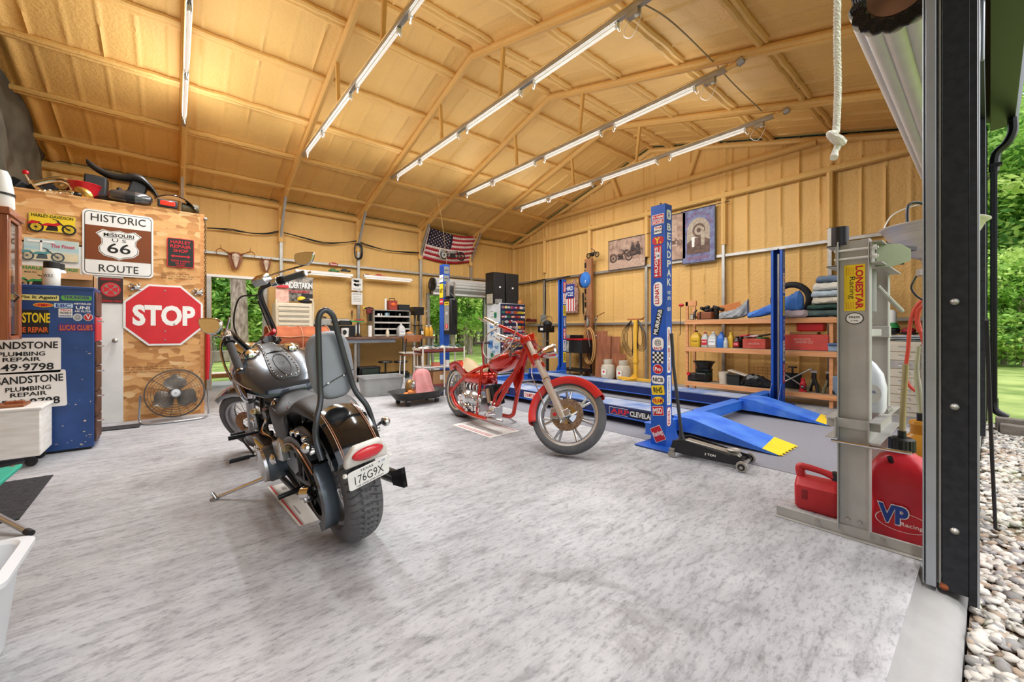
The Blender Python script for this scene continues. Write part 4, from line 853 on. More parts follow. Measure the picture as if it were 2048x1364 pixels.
# ================================================================ four post lift
LH = 2.28
DBL = mat('deep_blue_paint', '#10255E', .4, var=.15, vscale=5)
LFT = thing('vehicle_lift', 'large blue four post car lift lowered onto a grey mat', 'car lift', (5.2, 4.2, .0045)); L0 = Matrix.Translation((-5.2, -4.2, 0))
CP = [(3.50, 2.02, 1, 'near'), (6.90, 2.02, -1, 'x'), (6.98, 6.42, -1, 'x'), (3.68, 6.35, 1, 'x')]
COLM = []
for x, y, s_, q in CP:
    b = B(L0); w_ = .13; d_ = .075; th = .006
    # a channel, its back turned outward
    x0 = x; x1 = x+s_*.12
    b.bx((x0, y-d_, 0), (x0+s_*th, y+d_, LH), BLU); b.bx((x0, y-d_, 0), (x1, y-d_+th, LH), BLU); b.bx((x0, y+d_-th, 0), (x1, y+d_, LH), BLU)
    b.bx((x1-s_*th, y-d_, 0), (x1, y-d_+.035, LH), BLU); b.bx((x1-s_*th, y+d_-.035, 0), (x1, y+d_, LH), BLU)
    b.bx((x0, y-d_, LH-.002), (x1, y+d_, LH+.004), DBL)
    c = b.build('column', LFT, bevel=.004); COLM.append(c)
    b = B(L0); b.bx((x-s_*.13, y-.17, 0), (x1+s_*.05, y+.17, .012), BLU); b.build('base_plate', LFT, bevel=.003)
    b = B(L0); b.prism([(0, 0), (.16, 0), (0, .3)], .008, BLU, frame((x1, y+.06, .012), (s_, 0, 0), (0, 0, 1))); b.prism([(0, 0), (.16, 0), (0, .3)], .008, BLU, frame((x1, y-.06, .012), (s_, 0, 0), (0, 0, 1))); b.build('gusset', LFT)
    b = B(L0); b.bx((x0+s_*.03, y-.012, .02), (x0+s_*.045, y+.012, LH-.05), STEEL); b.build('lock_ladder', LFT)
    b = B(L0); b.lathe([(.008, 0), (.008, .03), (.0, .032)], BLK, 10, T(x+s_*.05, y, LH)); b.build('cable_stud', LFT)
# runways with ramps
RW = [(4.02, 4.50), (5.72, 6.18)]; RZ = .20
for x0, x1 in RW:
    b = B(L0)
    b.bx((x0, 2.16, RZ-.012), (x1, 6.28, RZ), mat('scuffed_blue_deck', '#4A72B0', .6, vscale=3, col2='#A3ABBA', bump=.2)); b.bx((x0, 2.16, RZ-.13), (x0+.03, 6.28, RZ), DBL); b.bx((x1-.03, 2.16, RZ-.13), (x1, 6.28, RZ), DBL)
    b.bx((x0-.015, 2.16, RZ-.13), (x0+.03, 6.28, RZ-.115), BLU); b.bx((x1-.03, 2.16, RZ-.13), (x1+.015, 6.28, RZ-.115), BLU)
    b.build('runway', LFT, bevel=.004)
    b = B(L0); yq = 1.19; RAMPM = mat('scuffed_blue_ramp', '#2A66D4', .5, vscale=5, col2='#4E86DE', bump=.2)
    b.add([(x0, 2.14, RZ), (x1, 2.14, RZ), (x1, 1.95, RZ-.005), (x0, 1.95, RZ-.005), (x0+.0, yq, .012), (x1, yq, .012), (x0, 2.14, .05), (x1, 2.14, .05), (x0, yq, .004), (x1, yq, .004), (x0, 1.95, .05), (x1, 1.95, .05)],
          [(0, 1, 2, 3), (3, 2, 5, 4), (0, 3, 10, 6), (3, 4, 8, 10), (1, 7, 11, 2), (2, 11, 9, 5), (4, 5, 9, 8), (0, 6, 7, 1)], RAMPM)
    rp = b.build('ramp', LFT)
    b = B(L0); sl = (RZ-.017)/(1.95-yq)
    e1 = yq+.17; b.add([(x0+.001, yq-.015, .010), (x1-.001, yq-.015, .010), (x1-.001, e1, .013+sl*(e1-yq)), (x0+.001, e1-.05, .013+sl*(e1-.05-yq))], [(0, 1, 2, 3)], YEL)
    for k in range(6): b.box((x0+.04+.08*k, yq-.02, .008), (.03, .02, .006), YEL)
    b.build('yellow_lip', rp)
    b = B(L0); b.tube([(x0-.01, 2.15, RZ-.03), (x1+.01, 2.15, RZ-.03)], .011, BLK, 8); b.build('hinge_pin', LFT)
    b = B(L0); b.bx((x0+.02, 6.26, RZ), (x1-.02, 6.28, RZ+.09), BLU); b.build('wheel_stop', LFT)
for y in (2.16, 6.34):
    b = B(L0); b.bx((3.60, y-.055, .065), (6.92, y+.055, .175), mat('crossbeam_blue', '#3170D0', .35, var=.08)); b.bx((3.60, y-.07, .165), (6.92, y+.07, .178), MATS['crossbeam_blue']); b.bx((3.60, y-.07, .06), (6.92, y+.07, .072), MATS['crossbeam_blue']); b.build('crossbeam', LFT, bevel=.004)
# stickers on the near column: back (towards the camera side) and flank
def cst(i, v0, v1, bg, lines, wfrac=.86, **k):
    x, y = CP[0][0], CP[0][1]; a = AX(1327, v0, x); c = AX(1327, v1, x); M = frame((x-.0005, y, (a.z+c.z)/2), (0, -1, 0), (0, 0, 1))
    if k.pop('side', 0): a = AY(1349, v0, y-.075); c = AY(1349, v1, y-.075); M = frame((x+.06, y-.0755, (a.z+c.z)/2), (1, 0, 0), (0, 0, 1)); W = .105*wfrac
    else: W = .145*wfrac
    Hh = abs(a.z-c.z); rot = k.pop('rot', 0)
    if rot: M = M @ T(rz=PI/2); W, Hh = Hh, W
    tl = k.pop('tilt', 0)
    if tl: M = M @ T(rz=tl)
    o = sticker(LFT, L0, M, W, Hh, bg, lines, **k); return o
cst(0, 427, 437, INKR, [('Mr. Gasket', 0, 0, .85, .5, INKW)], border=INKW)
cst(0, 438, 447, INKR, [('ACCEL', 0, 0, .85, .6, INKW)], border=INKW)
cst(0, 450, 467, INKW, [('TEAM', 0, .25, .8, .3, INKR), ('SIMPSON', 0, -.15, .85, .28, INK)], .6, border=INK)
cst(0, 472, 488, INKR, [('Y.', 0, 0, .6, .8, INKY)], .8, r=.03)
cst(0, 490, 555, INKR, [('HUGHES', 0, .2, .9, .4, INKW), ('SUPERCHARGERS', 0, -.3, .9, .16, INKW)], .55, rot=1)
cst(0, 504, 518, INKW, [('CAM', 0, 0, .7, .4, INKP)], .25, z=.003)
cst(0, 564, 613, INKW, [('LUNATI', 0, .1, .8, .5, INKR)], .62, rot=1, r=.04)
cst(0, 618, 672, INK, [('MURRARB', 0, 0, .95, .7, INKW)], .4, rot=1, tilt=-.22)
cst(0, 676, 702, INKW, [('RACE', 0, -.35, .7, .2, INKR), ('@', 0, .1, .6, .5, GREY)], .8, r=.04)
def chk(b, M, w_, h_):
    for i in range(5):
        for j in range(5):
            if (i+j) % 2: b.plate(M @ T((i-2)*w_/5, (j-2)*h_/5), w_/5, h_/5, INK, 0, 0, .0005)
cst(0, 705, 728, INKW, [], .75, art=chk, r=.002)
cst(0, 730, 750, INKR, [('Pro', 0, 0, .6, .4, INKW)], .7, border=INKW, shape='disc')
cst(0, 753, 770, INKW, [('NICB', 0, 0, .8, .5, INK)], .9, r=.03)
cst(0, 773, 792, INKY, [('RHS', 0, 0, .7, .6, INK)], .9, tilt=.12, r=.01)
cst(0, 796, 812, INKY, [('FRAM', 0, 0, .8, .6, INKR)], .85, shape='disc', tilt=.2)
cst(0, 815, 834, INKR, [('MSD', 0, 0, .8, .6, INKW)], .8, tilt=.15, border=INKW)
cst(0, 856, 886, INKR, [('Racing', 0, 0, .85, .4, INKW)], .8, tilt=.5, border=INKW)
cst(0, 425, 444, INKW, [('A', 0, 0, .5, .7, BLU)], .7, side=1, r=.02)
for k, ch in enumerate('BENDPAK'): cst(0, 452+18*k, 466+18*k, BLU, [(ch, 0, 0, .95, 1., INKW)], .7, side=1)
cst(0, 582, 604, BLU, [('4 POST', 0, .25, .8, .3, INKW), ('LIFTS', 0, -.25, .8, .3, INKW)], .7, side=1); cst(0, 610, 630, BLU, [('HD-9', 0, 0, .8, .4, INKW)], .7, side=1)
cst(0, 655, 745, INKW, [('MOLY LUBE', -.2, 0, .5, .5, INKR), ('COMPANY', .28, 0, .36, .4, INKR)], .6, side=1, rot=1, r=.02)
cst(0, 750, 808, INKW, [('Competition', 0, 0, .9, .5, INKB)], .6, side=1, rot=1, r=.01); cst(0, 812, 850, INKW, [('EDEL', 0, 0, .8, .5, INKR)], .7, side=1, rot=1, r=.03, border=INKR)
# column two: narrow flank lettering
for k, s_ in enumerate(['BENDPAK', 'LIFTS', 'RACING', 'HD-9', 'LUBE', 'FILTER']):
    z = 2.12-.33*k; M = frame((6.84, 2.02-.0755, z), (0, 0, -1), (1, 0, 0)); sticker(LFT, L0, M, .29, .075, [BLU, INKW, INKY, BLU, INKW, INKR][k], [(s_, 0, 0, .85, .6, [INKW, INKR, INKB, INKW, INK, INKW][k])], r=.004)
for k, s_ in enumerate(['SPLITFIRE', 'NOS', 'HOLLEY', 'COMP', 'K&N', 'MOTUL', 'WIX']):
    z = 2.1-.27*k; M = frame((6.92, 6.42-.0755, z), (0, 0, -1), (1, 0, 0)); sticker(LFT, L0, M, .24, .09, [INKR, INKW, INKY, INKB, INKR, INKW, INKY][k], [(s_, 0, 0, .85, .6, [INKW, INKR, INK, INKW, INKW, INKB, INK][k])], r=.004)
# runway side stickers
for u, s_, bg, fg, ln in ((1010, 'HOOKER', INK, INKR, .22), (1115, 'WIX', INKW, INKB, .2), (1160, 'WISECO', INK, INKW, .2), (1240, 'ARP', DBL, INKR, .30), (1288, 'CLEVELAND', INK, INKW, .42), (1060, 'CHAMPION', INKW, INKR, .26)):
    p = AX(u, 661, RW[0][0]); M = frame((RW[0][0]-.002, p.y, RZ-.062), (0, -1, 0), (0, 0, 1)); sticker(LFT, L0, M, ln, .085, bg, [(s_, 0, 0, .85, .7, fg)], border=INKW if s_ == 'ARP' else None)
# hydraulic power unit on the rear left column
HPX, HPY = CP[3][0]-.005, CP[3][1]
b = B(L0); b.bx((HPX-.02, HPY-.34, 1.02), (HPX+.13, HPY-.10, 1.66), BLK); b.bx((HPX-.0, HPY-.30, 1.66), (HPX+.1, HPY-.12, 1.90), BLKM); b.build('power_unit', LFT, bevel=.03)
b = B(L0); b.cyl((HPX+.06, HPY-.22, 1.7), (HPX+.06, HPY-.22, 1.95), .08, STEEL, n=20); b.tube([(HPX+.0, HPY-.3, 1.75), (HPX+.05, HPY-.42, 1.6), (HPX+.1, HPY-.36, 1.2)], .008, BLK, 6, smooth=5); b.build('motor', LFT)
for z0, z1, bg, s_, fg in ((2.1, 2.26, INKB, '', INKW), (1.96, 2.1, INKW, 'UT', INK), (1.68, 1.94, INKY, 'SAFETY', INK), (1.56, 1.67, INKR, 'DANGER', INKW)):
    M = frame((HPX-.001, HPY, (z0+z1)/2), (0, -1, 0), (0, 0, 1)); sticker(LFT, L0, M, .13, z1-z0-.01, bg, [(s_, 0, 0, .8, .3, fg)] if s_ else (), r=.004)
    M = frame((HPX+.06, HPY-.0755, (z0+z1)/2), (1, 0, 0), (0, 0, 1)); sticker(LFT, L0, M, .10, z1-z0-.03, GREY, [('caution', 0, 0, .8, .2, INK)], r=.004)
M = frame((HPX-.021, HPY-.22, 1.35), (0, -1, 0), (0, 0, 1)); sticker(LFT, L0, M, .16, .5, GREY, [('LOCK', 0, .1, .5, .1, INKW)], r=.01, z=.001); sticker(LFT, L0, M @ T(0, .22, .003), .15, .06, INKY, [('WARNING', 0, 0, .8, .5, INK)]); sticker(LFT, L0, M @ T(0, -.18, .003), .09, .09, INKR, [('!', 0, 0, .2, .6, INKW)], shape='disc')
# grey mat under the lift
MATG = mat('grey_carpet', '#77777F', .95, vscale=220, col2='#94949C', bump=.5, bscale=300)
b = B(); b.prism([(3.63, .62), (6.30, .62), (6.30, 6.9), (3.63, 6.9)], .004, MATG); b.bx((6.42, .22, 0), (6.95, .6, .004), mat('blue_grey_mat', '#6F7C96', .9)); 
tag(b.build('carpet_mat'), 'large dark grey carpet laid on the concrete under the blue lift', 'carpet')
# ================================================================ floor jack
JB = mat('jack_black', '#26272A', .45, .3, var=.2)
p0 = AZ(1362, 905); p1 = AZ(1460, 930); yaw = math.atan2(1.36-1.86, .0+.12)
t = thing('floor_jack', 'black low trolley jack with silver wheels beside the near lift column', 'jack', (3.44, 1.80, 0), math.radians(-82)); t.scale = (.88, .88, .88)
b = B()
for s_ in (1, -1): b.prism([(-.03, .05), (.0, .16), (.10, .185), (.62, .095), (.64, .05), (.58, .035), (.10, .04)], .008, JB, frame((0, s_*.11-.004, 0), (1, 0, 0), (0, 0, 1)))
b.bx((0, -.1, .06), (.12, .1, .15), JB); b.bx((.5, -.1, .05), (.6, .1, .075), JB); b.build('frame', t, bevel=.003)
b = B(); b.prism([(.06, .12), (.1, .17), (.56, .115), (.58, .09)], .10, STEEL, frame((0, .05, 0), (1, 0, 0), (0, 0, 1))); b.build('lift_arm', t, bevel=.006)
b = B(); b.lathe([(.055, 0), (.06, .012), (.05, .018), (.03, .01), (0, .01)], STEEL, 20, T(.52, 0, .13)); b.cyl((.52, 0, .09), (.52, 0, .135), .03, STEEL); b.build('saddle', t)
b = B(); b.cyl((.62, -.20, .045), (.62, .20, .045), .014, STEEL, n=12); b.build('axle', t)
for s_ in (1, -1):
    b = B(); b.lathe([(.0, -.018), (.03, -.022), (.045, -.018), (.048, 0), (.045, .018), (.03, .022), (0, .018)], STEEL, 24, frame((.62, s_*.17, .048), (1, 0, 0), (0, 0, 1))); b.lathe([(.0, .024), (.03, .024), (.03, .019)], BLK, 20, frame((.62, s_*.17, .048), (1, 0, 0), (0, 0, 1))); b.build('front_wheel', t)
    b = B(); b.lathe([(.0, -.014), (.033, -.014), (.033, .014), (0, .014)], STEEL, 20, frame((.0, s_*.15, .034), (1, 0, 0), (0, 0, 1))); b.box((0, s_*.135, .075), (.05, .03, .02), STEEL); b.build('rear_castor', t)
b = B(); b.tube([(.05, 0, .14), (.04, .0, .24), (-.03, -.02, .9), (-.05, -.02, 1.22)], [.03, .017, .016, .018], mat('jack_handle_dark', '#3A3B3E', .5, .3), 10); b.build('handle', t)
sticker(t, Matrix.Identity(4), frame((.33, -.1195, .085), (1, 0, 0), (-.12, 0, 1)), .16, .035, INKR, [('3 TON', .1, 0, .6, .6, INKW)], r=.002)
# ================================================================ pine shelving unit with what it holds
SX0, SX1 = 7.05, 7.42; SYa, SYb = 3.55, 1.42   # left and right ends as seen
PINE = mat('pine_board', '#D08A55', .6, vscale=2, stretch=(14, 1, 14), col2='#E2A470', bump=.1)
t = thing('shelving_unit', 'wide orange pine shelving unit against the poster wall', 'shelf', ((SX0+SX1)/2, (SYa+SYb)/2, 0)); L0 = Matrix.Translation((-(SX0+SX1)/2, -(SYa+SYb)/2, 0))
SZ = [.19, .80, 1.285]
for y in (SYa-.045, SYb):
    for x in (SX0+.04, SX1-.05):
        zt = 1.62 if (y > 3 and x < 7.2) else (1.55 if y > 3 else 1.33); b = B(L0); b.bx((x, y, 0), (x+.04, y+.045, zt), PINE); b.build('post', t, bevel=.003)
b = B(L0); b.bx((SX0+.04, SYa-.19, 1.54), (SX0+.08, SYa+.0, 1.63), PINE); b.bx((SX0+.05, SYa-.17, 1.3), (SX0+.08, SYa-.12, 1.55), PINE); b.build('top_block', t, bevel=.003)
for z in SZ:
    b = B(L0); b.bx((SX0, SYb-.05, z-.075), (SX0+.038, SYa, z), PINE); b.bx((SX1-.04, SYb-.05, z-.075), (SX1, SYa, z), PINE); b.build('rail', t, bevel=.003)
    b = B(L0); b.bx((SX0+.005, SYb-.04, z), (SX1, SYa-.01, z+.008), mat('shelf_ply', '#9C8C78', .7)); b.build('shelf_board', t)
def onS(u, k, dx=.08): p = AX(u, 661, SX0+dx); return Vector((SX0+dx, p.y, SZ[k]+.0085))
def jug(name, label, loc, body, capm, h=.27, w_=.09, d_=.06, handle=True, lab=None, rz=0, group='jugs on the middle shelf', neck=.02):
    t = thing(name, label, 'jug', loc, rz, group); b = B()
    R_ = [rr(w_*.92, d_*.92, 0, .02), rr(w_, d_, .012, .025), rr(w_, d_, h*.55, .025), rr(w_*.92, d_*.9, h*.66, .025), rr(w_*.6, d_*.6, h*.82, .02), rr(neck, neck, h*.9, .0195, 5), rr(neck, neck, h*.94, .0195, 5)]
    b.loft(R_, body); b.build('body', t)
    b = B(); b.lathe([(neck*1.25, h*.92), (neck*1.25, h), (0, h)], capm, 14); b.build('cap', t)
    if handle: b = B(); b.tube([(w_*.3, 0, h*.86), (w_*.75, 0, h*.84), (w_*.98, 0, h*.7), (w_*.97, 0, h*.5)], .011, body, 8, smooth=4); b.build('handle', t)
    if lab: b = B(); b.plate(frame((-w_-.0008, 0, h*.33), (0, -1, 0), (0, 0, 1)), d_*1.6, h*.36, lab[0], .004); b.text(lab[1], frame((-w_-.003, 0, h*.36), (0, -1, 0), (0, 0, 1)), d_*1.2, h*.1, lab[2], .02, 0); b.build('label', t)
    return t
MILK = mat('milky_plastic', '#DADBD8', .35, var=.03, trans=.25)
OILY = mat('oil_jug_yellow', '#DDB02C', .4, var=.05)
for u, nm, lb, bm_, cm, h, w_, d_, lab in (
    (1393, 'oil_jug', 'yellow oil jug with a black label at the left end of the middle shelf', OILY, BLK, .29, .07, .085, (OILY, 'Rotella', INK)),
    (1411, 'milk_jug', 'clear jug with red and white label beside the yellow oil jug', MILK, RED, .26, .055, .06, (INKR, 'SOAP', INKW)),
    (1427, 'milk_jug', 'translucent milk jug with white cap in the middle of the jugs', MILK, WHITE, .27, .07, .07, (INKW, 'WATER', INKB)),
    (1443, 'coolant_jug', 'bright blue fluid jug on the middle shelf', mat('jug_blue', '#2E6DC4', .35, var=.05), BLU, .27, .06, .06, None),
    (1452, 'clear_jar', 'small clear jar in front of the blue jug', MILK, WHITE, .17, .035, .035, None),
    (1462, 'oil_bottle', 'tall yellow bottle right of the blue jug', OILY, YEL, .26, .04, .045, None),
    (1474, 'brown_bottle', 'dark brown bottle beside the tall yellow bottle', mat('brown_glass', '#3B1A12', .25), BLK, .19, .045, .05, (INKR, 'OIL', INKW))):
    jug(nm, lb, onS(u, 1, .12 if nm != 'clear_jar' else .06), bm_, cm, h, w_, d_, nm != 'clear_jar', lab)
p = onS(1481, 1, .2); t = thing('black_can', 'small black can tucked behind the brown bottle', 'can', p); b = B(); b.lathe([(.05, 0), (.05, .17), (.03, .2), (0, .2)], BLK, 18); b.build('can', t)
# red boxes on the middle shelf
RBX = mat('faded_red_steel', '#B83A2C', .5, .1, vscale=4, col2='#C96050')
def boxon(name, label, cat, u0, u1, k, h, dx, dep, m, lid=None, z0=0, bevel=.008, group=None, txt=None):
    a = AX(u0, 661, SX0+dx); c = AX(u1, 661, SX0+dx); y0, y1 = a.y, c.y; loc = (SX0+dx+dep/2, (y0+y1)/2, SZ[k]+.0085+z0); t = thing(name, label, cat, loc, group=group); W = abs(y0-y1)
    b = B(); b.bx((-dep/2, -W/2, 0), (dep/2, W/2, h), m); b.build('body', t, bevel=bevel)
    if lid: b = B(); b.bx((-dep/2-.004, -W/2-.003, h*.62), (dep/2, W/2+.003, h+.004), lid); b.build('lid', t, bevel=bevel); b = B(); b.tube([(-dep/2-.006, -.05, h*.8), (-dep/2-.03, -.04, h*.8), (-dep/2-.03, .04, h*.8), (-dep/2-.006, .05, h*.8)], .005, BLK, 6); b.build('handle', t)
    if txt: b = B(); [b.text(s_, frame((-dep/2-.001, y, z), (0, -1, 0), (0, 0, 1)), w_, hh, m_, .02, .001) for s_, y, z, w_, hh, m_ in txt]; b.build('lettering', t)
    return t, loc, W
boxon('tool_case', 'long red metal tool case under a pile of rags on the middle shelf', 'tool box', 1485, 1531, 1, .16, .03, .26, RBX, txt=[('SOCKETS', 0, .08, .16, .03, mat('faint_letter', '#D9A090', .6))])
b = B(); p = onS(1512, 1, .15)
for k, (m_, dy) in enumerate(((INKG, -.1), (mat('pink_rag', '#C98A88', .9), .02), (PAPER, .06), (RED, .12), (BLK, -.16))): b.box((p.x-.02*k, p.y+dy, p.z+.16+.012*k+.012), (.2, .14, .022), m_, (.05*k, .1*math.sin(k), k))
tag(b.build('rag_pile', bevel=.01), 'pile of mixed rags and papers on the long red tool case', 'rags', kind='stuff')
boxon('tool_box', 'big battered red tool box at the right of the middle shelf', 'tool box', 1562, 1657, 1, .23, .02, .3, mat('battered_red', '#D0483C', .5, .1, vscale=5, col2='#B8463C'), txt=[('PRODUCTS', .02, .16, .2, .03, MATS['faint_letter']), ('UNION CO', 0, .12, .22, .035, MATS['faint_letter'])])
p = AX(1610, 661, SX0+.17); b = B(); b.box((p.x, p.y, SZ[1]+.0085+.232+.02), (.2, .34, .04), CARDB); tag(b.build('wooden_tray', bevel=.004), 'shallow brown tray lying on the big red tool box', 'tray')
boxon('drill_case', 'bright red plastic drill case on top of the brown tray', 'case', 1592, 1647, 1, .13, .05, .2, mat('case_red', '#B3151C', .35, var=.1), z0=.278, bevel=.02)
boxon('blue_grey_case', 'small blue grey plastic case at the right end of the middle shelf', 'case', 1655, 1683, 1, .11, .02, .2, mat('case_blue_grey', '#8DA0B4', .5), lid=mat('case_blue_lid', '#4C6C9C', .5), bevel=.01)
# top shelf
p = onS(1384, 2, .05); b = B(); b.box((p.x, p.y, p.z+.05), (.03, .07, .1), BLK); b.box((p.x-.016, p.y, p.z+.05), (.004, .055, .085), mat('meter_face', '#B5A896', .5)); tag(b.build('small_meter', bevel=.004), 'small framed gauge at the left end of the top shelf', 'gauge')
BBG = mat('brown_leather_bag', '#8A4A28', .6, var=.15)
p = onS(1412, 2, .13); t = thing('leather_case', 'brown leather case with a dark strap on the top shelf', 'case', p); b = B(); b.box((0, 0, .065), (.18, .26, .13), BBG); b.build('case', t, bevel=.02); b = B(); b.tube([(-.095, .06, .0), (-.095, .06, .13), (.09, .06, .14)], .008, BLK, 6); b.tube([(-.1, .13, .02), (-.1, .16, .1), (-.05, .15, .17)], .02, BLK, 6, smooth=4); b.build('strap', t)
p = onS(1424, 2, .2); b = B()
for k in range(6): b.box((p.x-.03, p.y+.14-.055*k, p.z+.19+.02*math.sin(k*2)), (.16, .05, .05), BLKM, (.3*math.sin(k), .2, k))
b.box((p.x+.02, p.y, p.z+.08), (.1, .2, .16), BLKM); tag(b.build('black_straps', bevel=.012), 'bundle of black straps heaped over the brown leather case', 'strap')
p = onS(1462, 2, .3); b = B(); b.box((p.x, p.y, p.z+.14), (.015, .34, .26), mat('orange_board', '#C97A3C', .6), (-.2, 0, 0)); tag(b.build('plywood_sheet', bevel=.003), 'orange wooden panel standing at the back of the top shelf', 'panel')
GTARP = mat('grey_tarp', '#8B8E90', .75, vscale=8, col2='#A5A8AA', bump=.5, bscale=20)
def heap(name, label, cat, c, pts, m, seed=1, wob=.014):
    """a folded cloth: lofted along y with wrinkled sections; pts = (y, half depth, height, z of base)"""
    r_ = random.Random(seed); b = B(); R_ = []
    n = 26; ph = [r_.random()*6 for _ in range(4)]
    for i in range(len(pts)*5-4):
        f = i/5; j = min(int(f), len(pts)-2); g = f-j; y, hd, ht, zb = [pts[j][k]*(1-g)+pts[j+1][k]*g for k in range(4)]
        R_.append([Vector((c[0]+hd*math.copysign(abs(math.cos(a))**.6, math.cos(a))+wob*math.sin(a*5+ph[0]+f*2)*.5, c[1]+y, c[2]+zb+ht/2+ht/2*math.copysign(abs(math.sin(a))**.7, math.sin(a))+(wob*math.sin(a*7+f*5+ph[1])+wob*.7*math.sin(a*13-f*7+ph[2]))*(1 if math.sin(a) > -.5 else 0))) for a in [2*PI*k/n for k in range(n)]])
    b.loft(R_, m); return tag(b.build(name), label, cat)
heap('folded_tarp', 'crumpled grey tarp in the middle of the top shelf', 'tarp', onS(1465, 2, .12)+Vector((0, 0, .004)), [(.2, .05, .09, 0), (.08, .1, .12, 0), (-.05, .1, .14, 0), (-.16, .08, .2, .02), (-.24, .05, .25, .06)], GTARP, 3)
BTARP = mat('blue_tarp', '#2D66C0', .55, vscale=5, col2='#4A84D8', bump=.3, bscale=14)
heap('blue_tarp', 'bright blue folded tarp behind the second lift column on the top shelf', 'tarp', onS(1545, 2, .13)+Vector((0, 0, .1)), [(.34, .06, .07, -.09), (.15, .1, .12, -.07), (-.05, .12, .16, -.02), (-.25, .13, .24, .0), (-.36, .12, .3, .0), (-.4, .06, .2, .02)], BTARP, 4, .01)
heap('pink_blanket', 'folded dusty pink blanket under the blue tarp', 'blanket', onS(1580, 2, .05)+Vector((0, 0, .003)), [(.2, .1, .08, 0), (0, .12, .10, 0), (-.2, .12, .1, 0), (-.24, .08, .06, .02)], mat('dusty_pink', '#B9A6AA', .9, bump=.3), 5, .008)
t = thing('inner_tube', 'black rubber inner tube leaning on the wall above the top shelf', 'inner tube', AX(1582, 600, SX0+.38)); b = B(); b.tube([(0, .24*math.cos(a), .24*math.sin(a)) for a in [2*PI*k/36 for k in range(36)]], .048, RUB, 12, closed=True); b.build('tube', t)
# stack of blankets at the right end
STK = [('grey green folded tarp lowest in the blanket stack', '#4E5F5C', 1598, 1684, .10, 0), ('dark green folded cloth second from the bottom of the stack', '#2F4B42', 1612, 1680, .07, 1), ('floral cream folded quilt in the middle of the stack', '#CFC6B4', 1622, 1700, .10, 2), ('pale blue folded blanket in the stack', '#B4C2CC', 1621, 1700, .09, 3), ('cream folded blanket second from the top of the stack', '#DDD8CC', 1624, 1700, .11, 4), ('blue and grey folded blanket topmost in the stack', '#6E7F96', 1630, 1700, .09, 5)]
z = 0
for lb, col, u0, u1, h, k in STK:
    a = AX(u0, 661, SX0+.02); c = AX(u1, 661, SX0+.02); W = abs(a.y-c.y); m = mat('blanket_%s' % 'abcdef'[k], col, .95, var=.15, vscale=9, bump=.5, bscale=60)
    heap('folded_blanket', lb, 'blanket', Vector((SX0+.17, (a.y+c.y)/2, SZ[2]+.012+z)), [(W/2, .12, h*.6, .005), (W/2-.03, .18, h, 0), (0, .19, h*1.02, 0), (-W/2+.03, .19, h, 0), (-W/2, .14, h*.7, 0)], m, 10+k, .006)['group'] = 'stack of folded blankets'
    z += h+.004
# bottom shelf
p = onS(1400, 0, .14); t = thing('generator', 'black low machine with a red knob at the left of the bottom shelf', 'machine', p); b = B(); b.box((0, 0, .07), (.22, .36, .13), BLKM); b.box((-.05, -.07, .1), (.2, .2, .12), BLK); b.build('body', t, bevel=.02); b = B(); b.cyl((-.12, .14, .13), (-.15, .14, .13), .03, RED); b.build('knob', t)
p2_ = onS(1408, 0, .16); t = thing('feeding_pan', 'round black pan stacked on the low machine', 'pan', p2_+Vector((0, 0, .165))); b = B(); b.lathe([(.12, 0), (.14, .02), (.14, .06), (.12, .07), (.15, .15), (.19, .19), (.18, .19), (.14, .15)], BLK, 30, cap=False); b.lathe([(.0, .02), (.12, .02)], BLK, 30); b.build('pan', t); b = B(); b.lathe([(.13, -.05), (.14, -.03), (.14, 0), (.13, .0)], mat('dark_green_plastic', '#1E3B2C', .5), 30); b.build('green_base', t)
p = onS(1448, 0, .1); t = thing('white_bucket', 'off-white square bucket on the bottom shelf', 'bucket', p); b = B(); b.lathe([(.07, 0), (.085, .2), (.08, .2), (.066, .01), (0, .01)], mat('bucket_beige', '#CFC2AF', .5), 20); b.build('bucket', t)
p = onS(1470, 0, .1); t = thing('battery_case', 'black battery box on the bottom shelf', 'box', p); b = B(); b.box((0, 0, .085), (.17, .2, .17), BLKM); b.build('box', t, bevel=.01); b = B(); b.box((0, 0, .16), (.18, .21, .03), BLK); b.build('lid', t, bevel=.006)
heap('garbage_bag', 'crumpled black plastic bag on the bottom shelf', 'bag', onS(1510, 0, .1)+Vector((0, 0, .006)), [(.2, .06, .1, 0), (.08, .1, .17, 0), (-.1, .1, .15, 0), (-.22, .07, .08, 0)], mat('bag_black', '#151517', .25, bump=.5, bscale=14), 8, .02)
a = AX(1458, 740, SX0+.1); c = AX(1530, 763, SX0+.1); b = B(); b.tube([(SX0+.16, a.y, a.z), (SX0+.16, c.y-.0, c.z)], .001, WP, 4); d = (Vector((0, c.y, c.z))-Vector((0, a.y, a.z))); L_ = d.length; b = B(); b.box((SX0+.12, (a.y+c.y)/2, (a.z+c.z)/2), (.16, L_, .018), mat('pale_board', '#CFC3B0', .7), (math.atan2(-(a.z-c.z), abs(a.y-c.y)) * -1, 0, 0)); tag(b.build('pale_plank', bevel=.003), 'pale plank lying slanted across the bottom shelf goods', 'plank')
t = thing('wire_rack', 'brown wire rack at the back of the bottom shelf', 'rack', onS(1545, 0, .3)); b = B()
for k in range(5): b.tube([(0, -.28, .1+.05*k), (0, .28, .1+.05*k)], .003, WOODD, 5)
for k in range(9): b.tube([(0, -.28+.07*k, 0), (0, -.28+.07*k, .31)], .003, WOODD, 5)
b.build('wires', t)
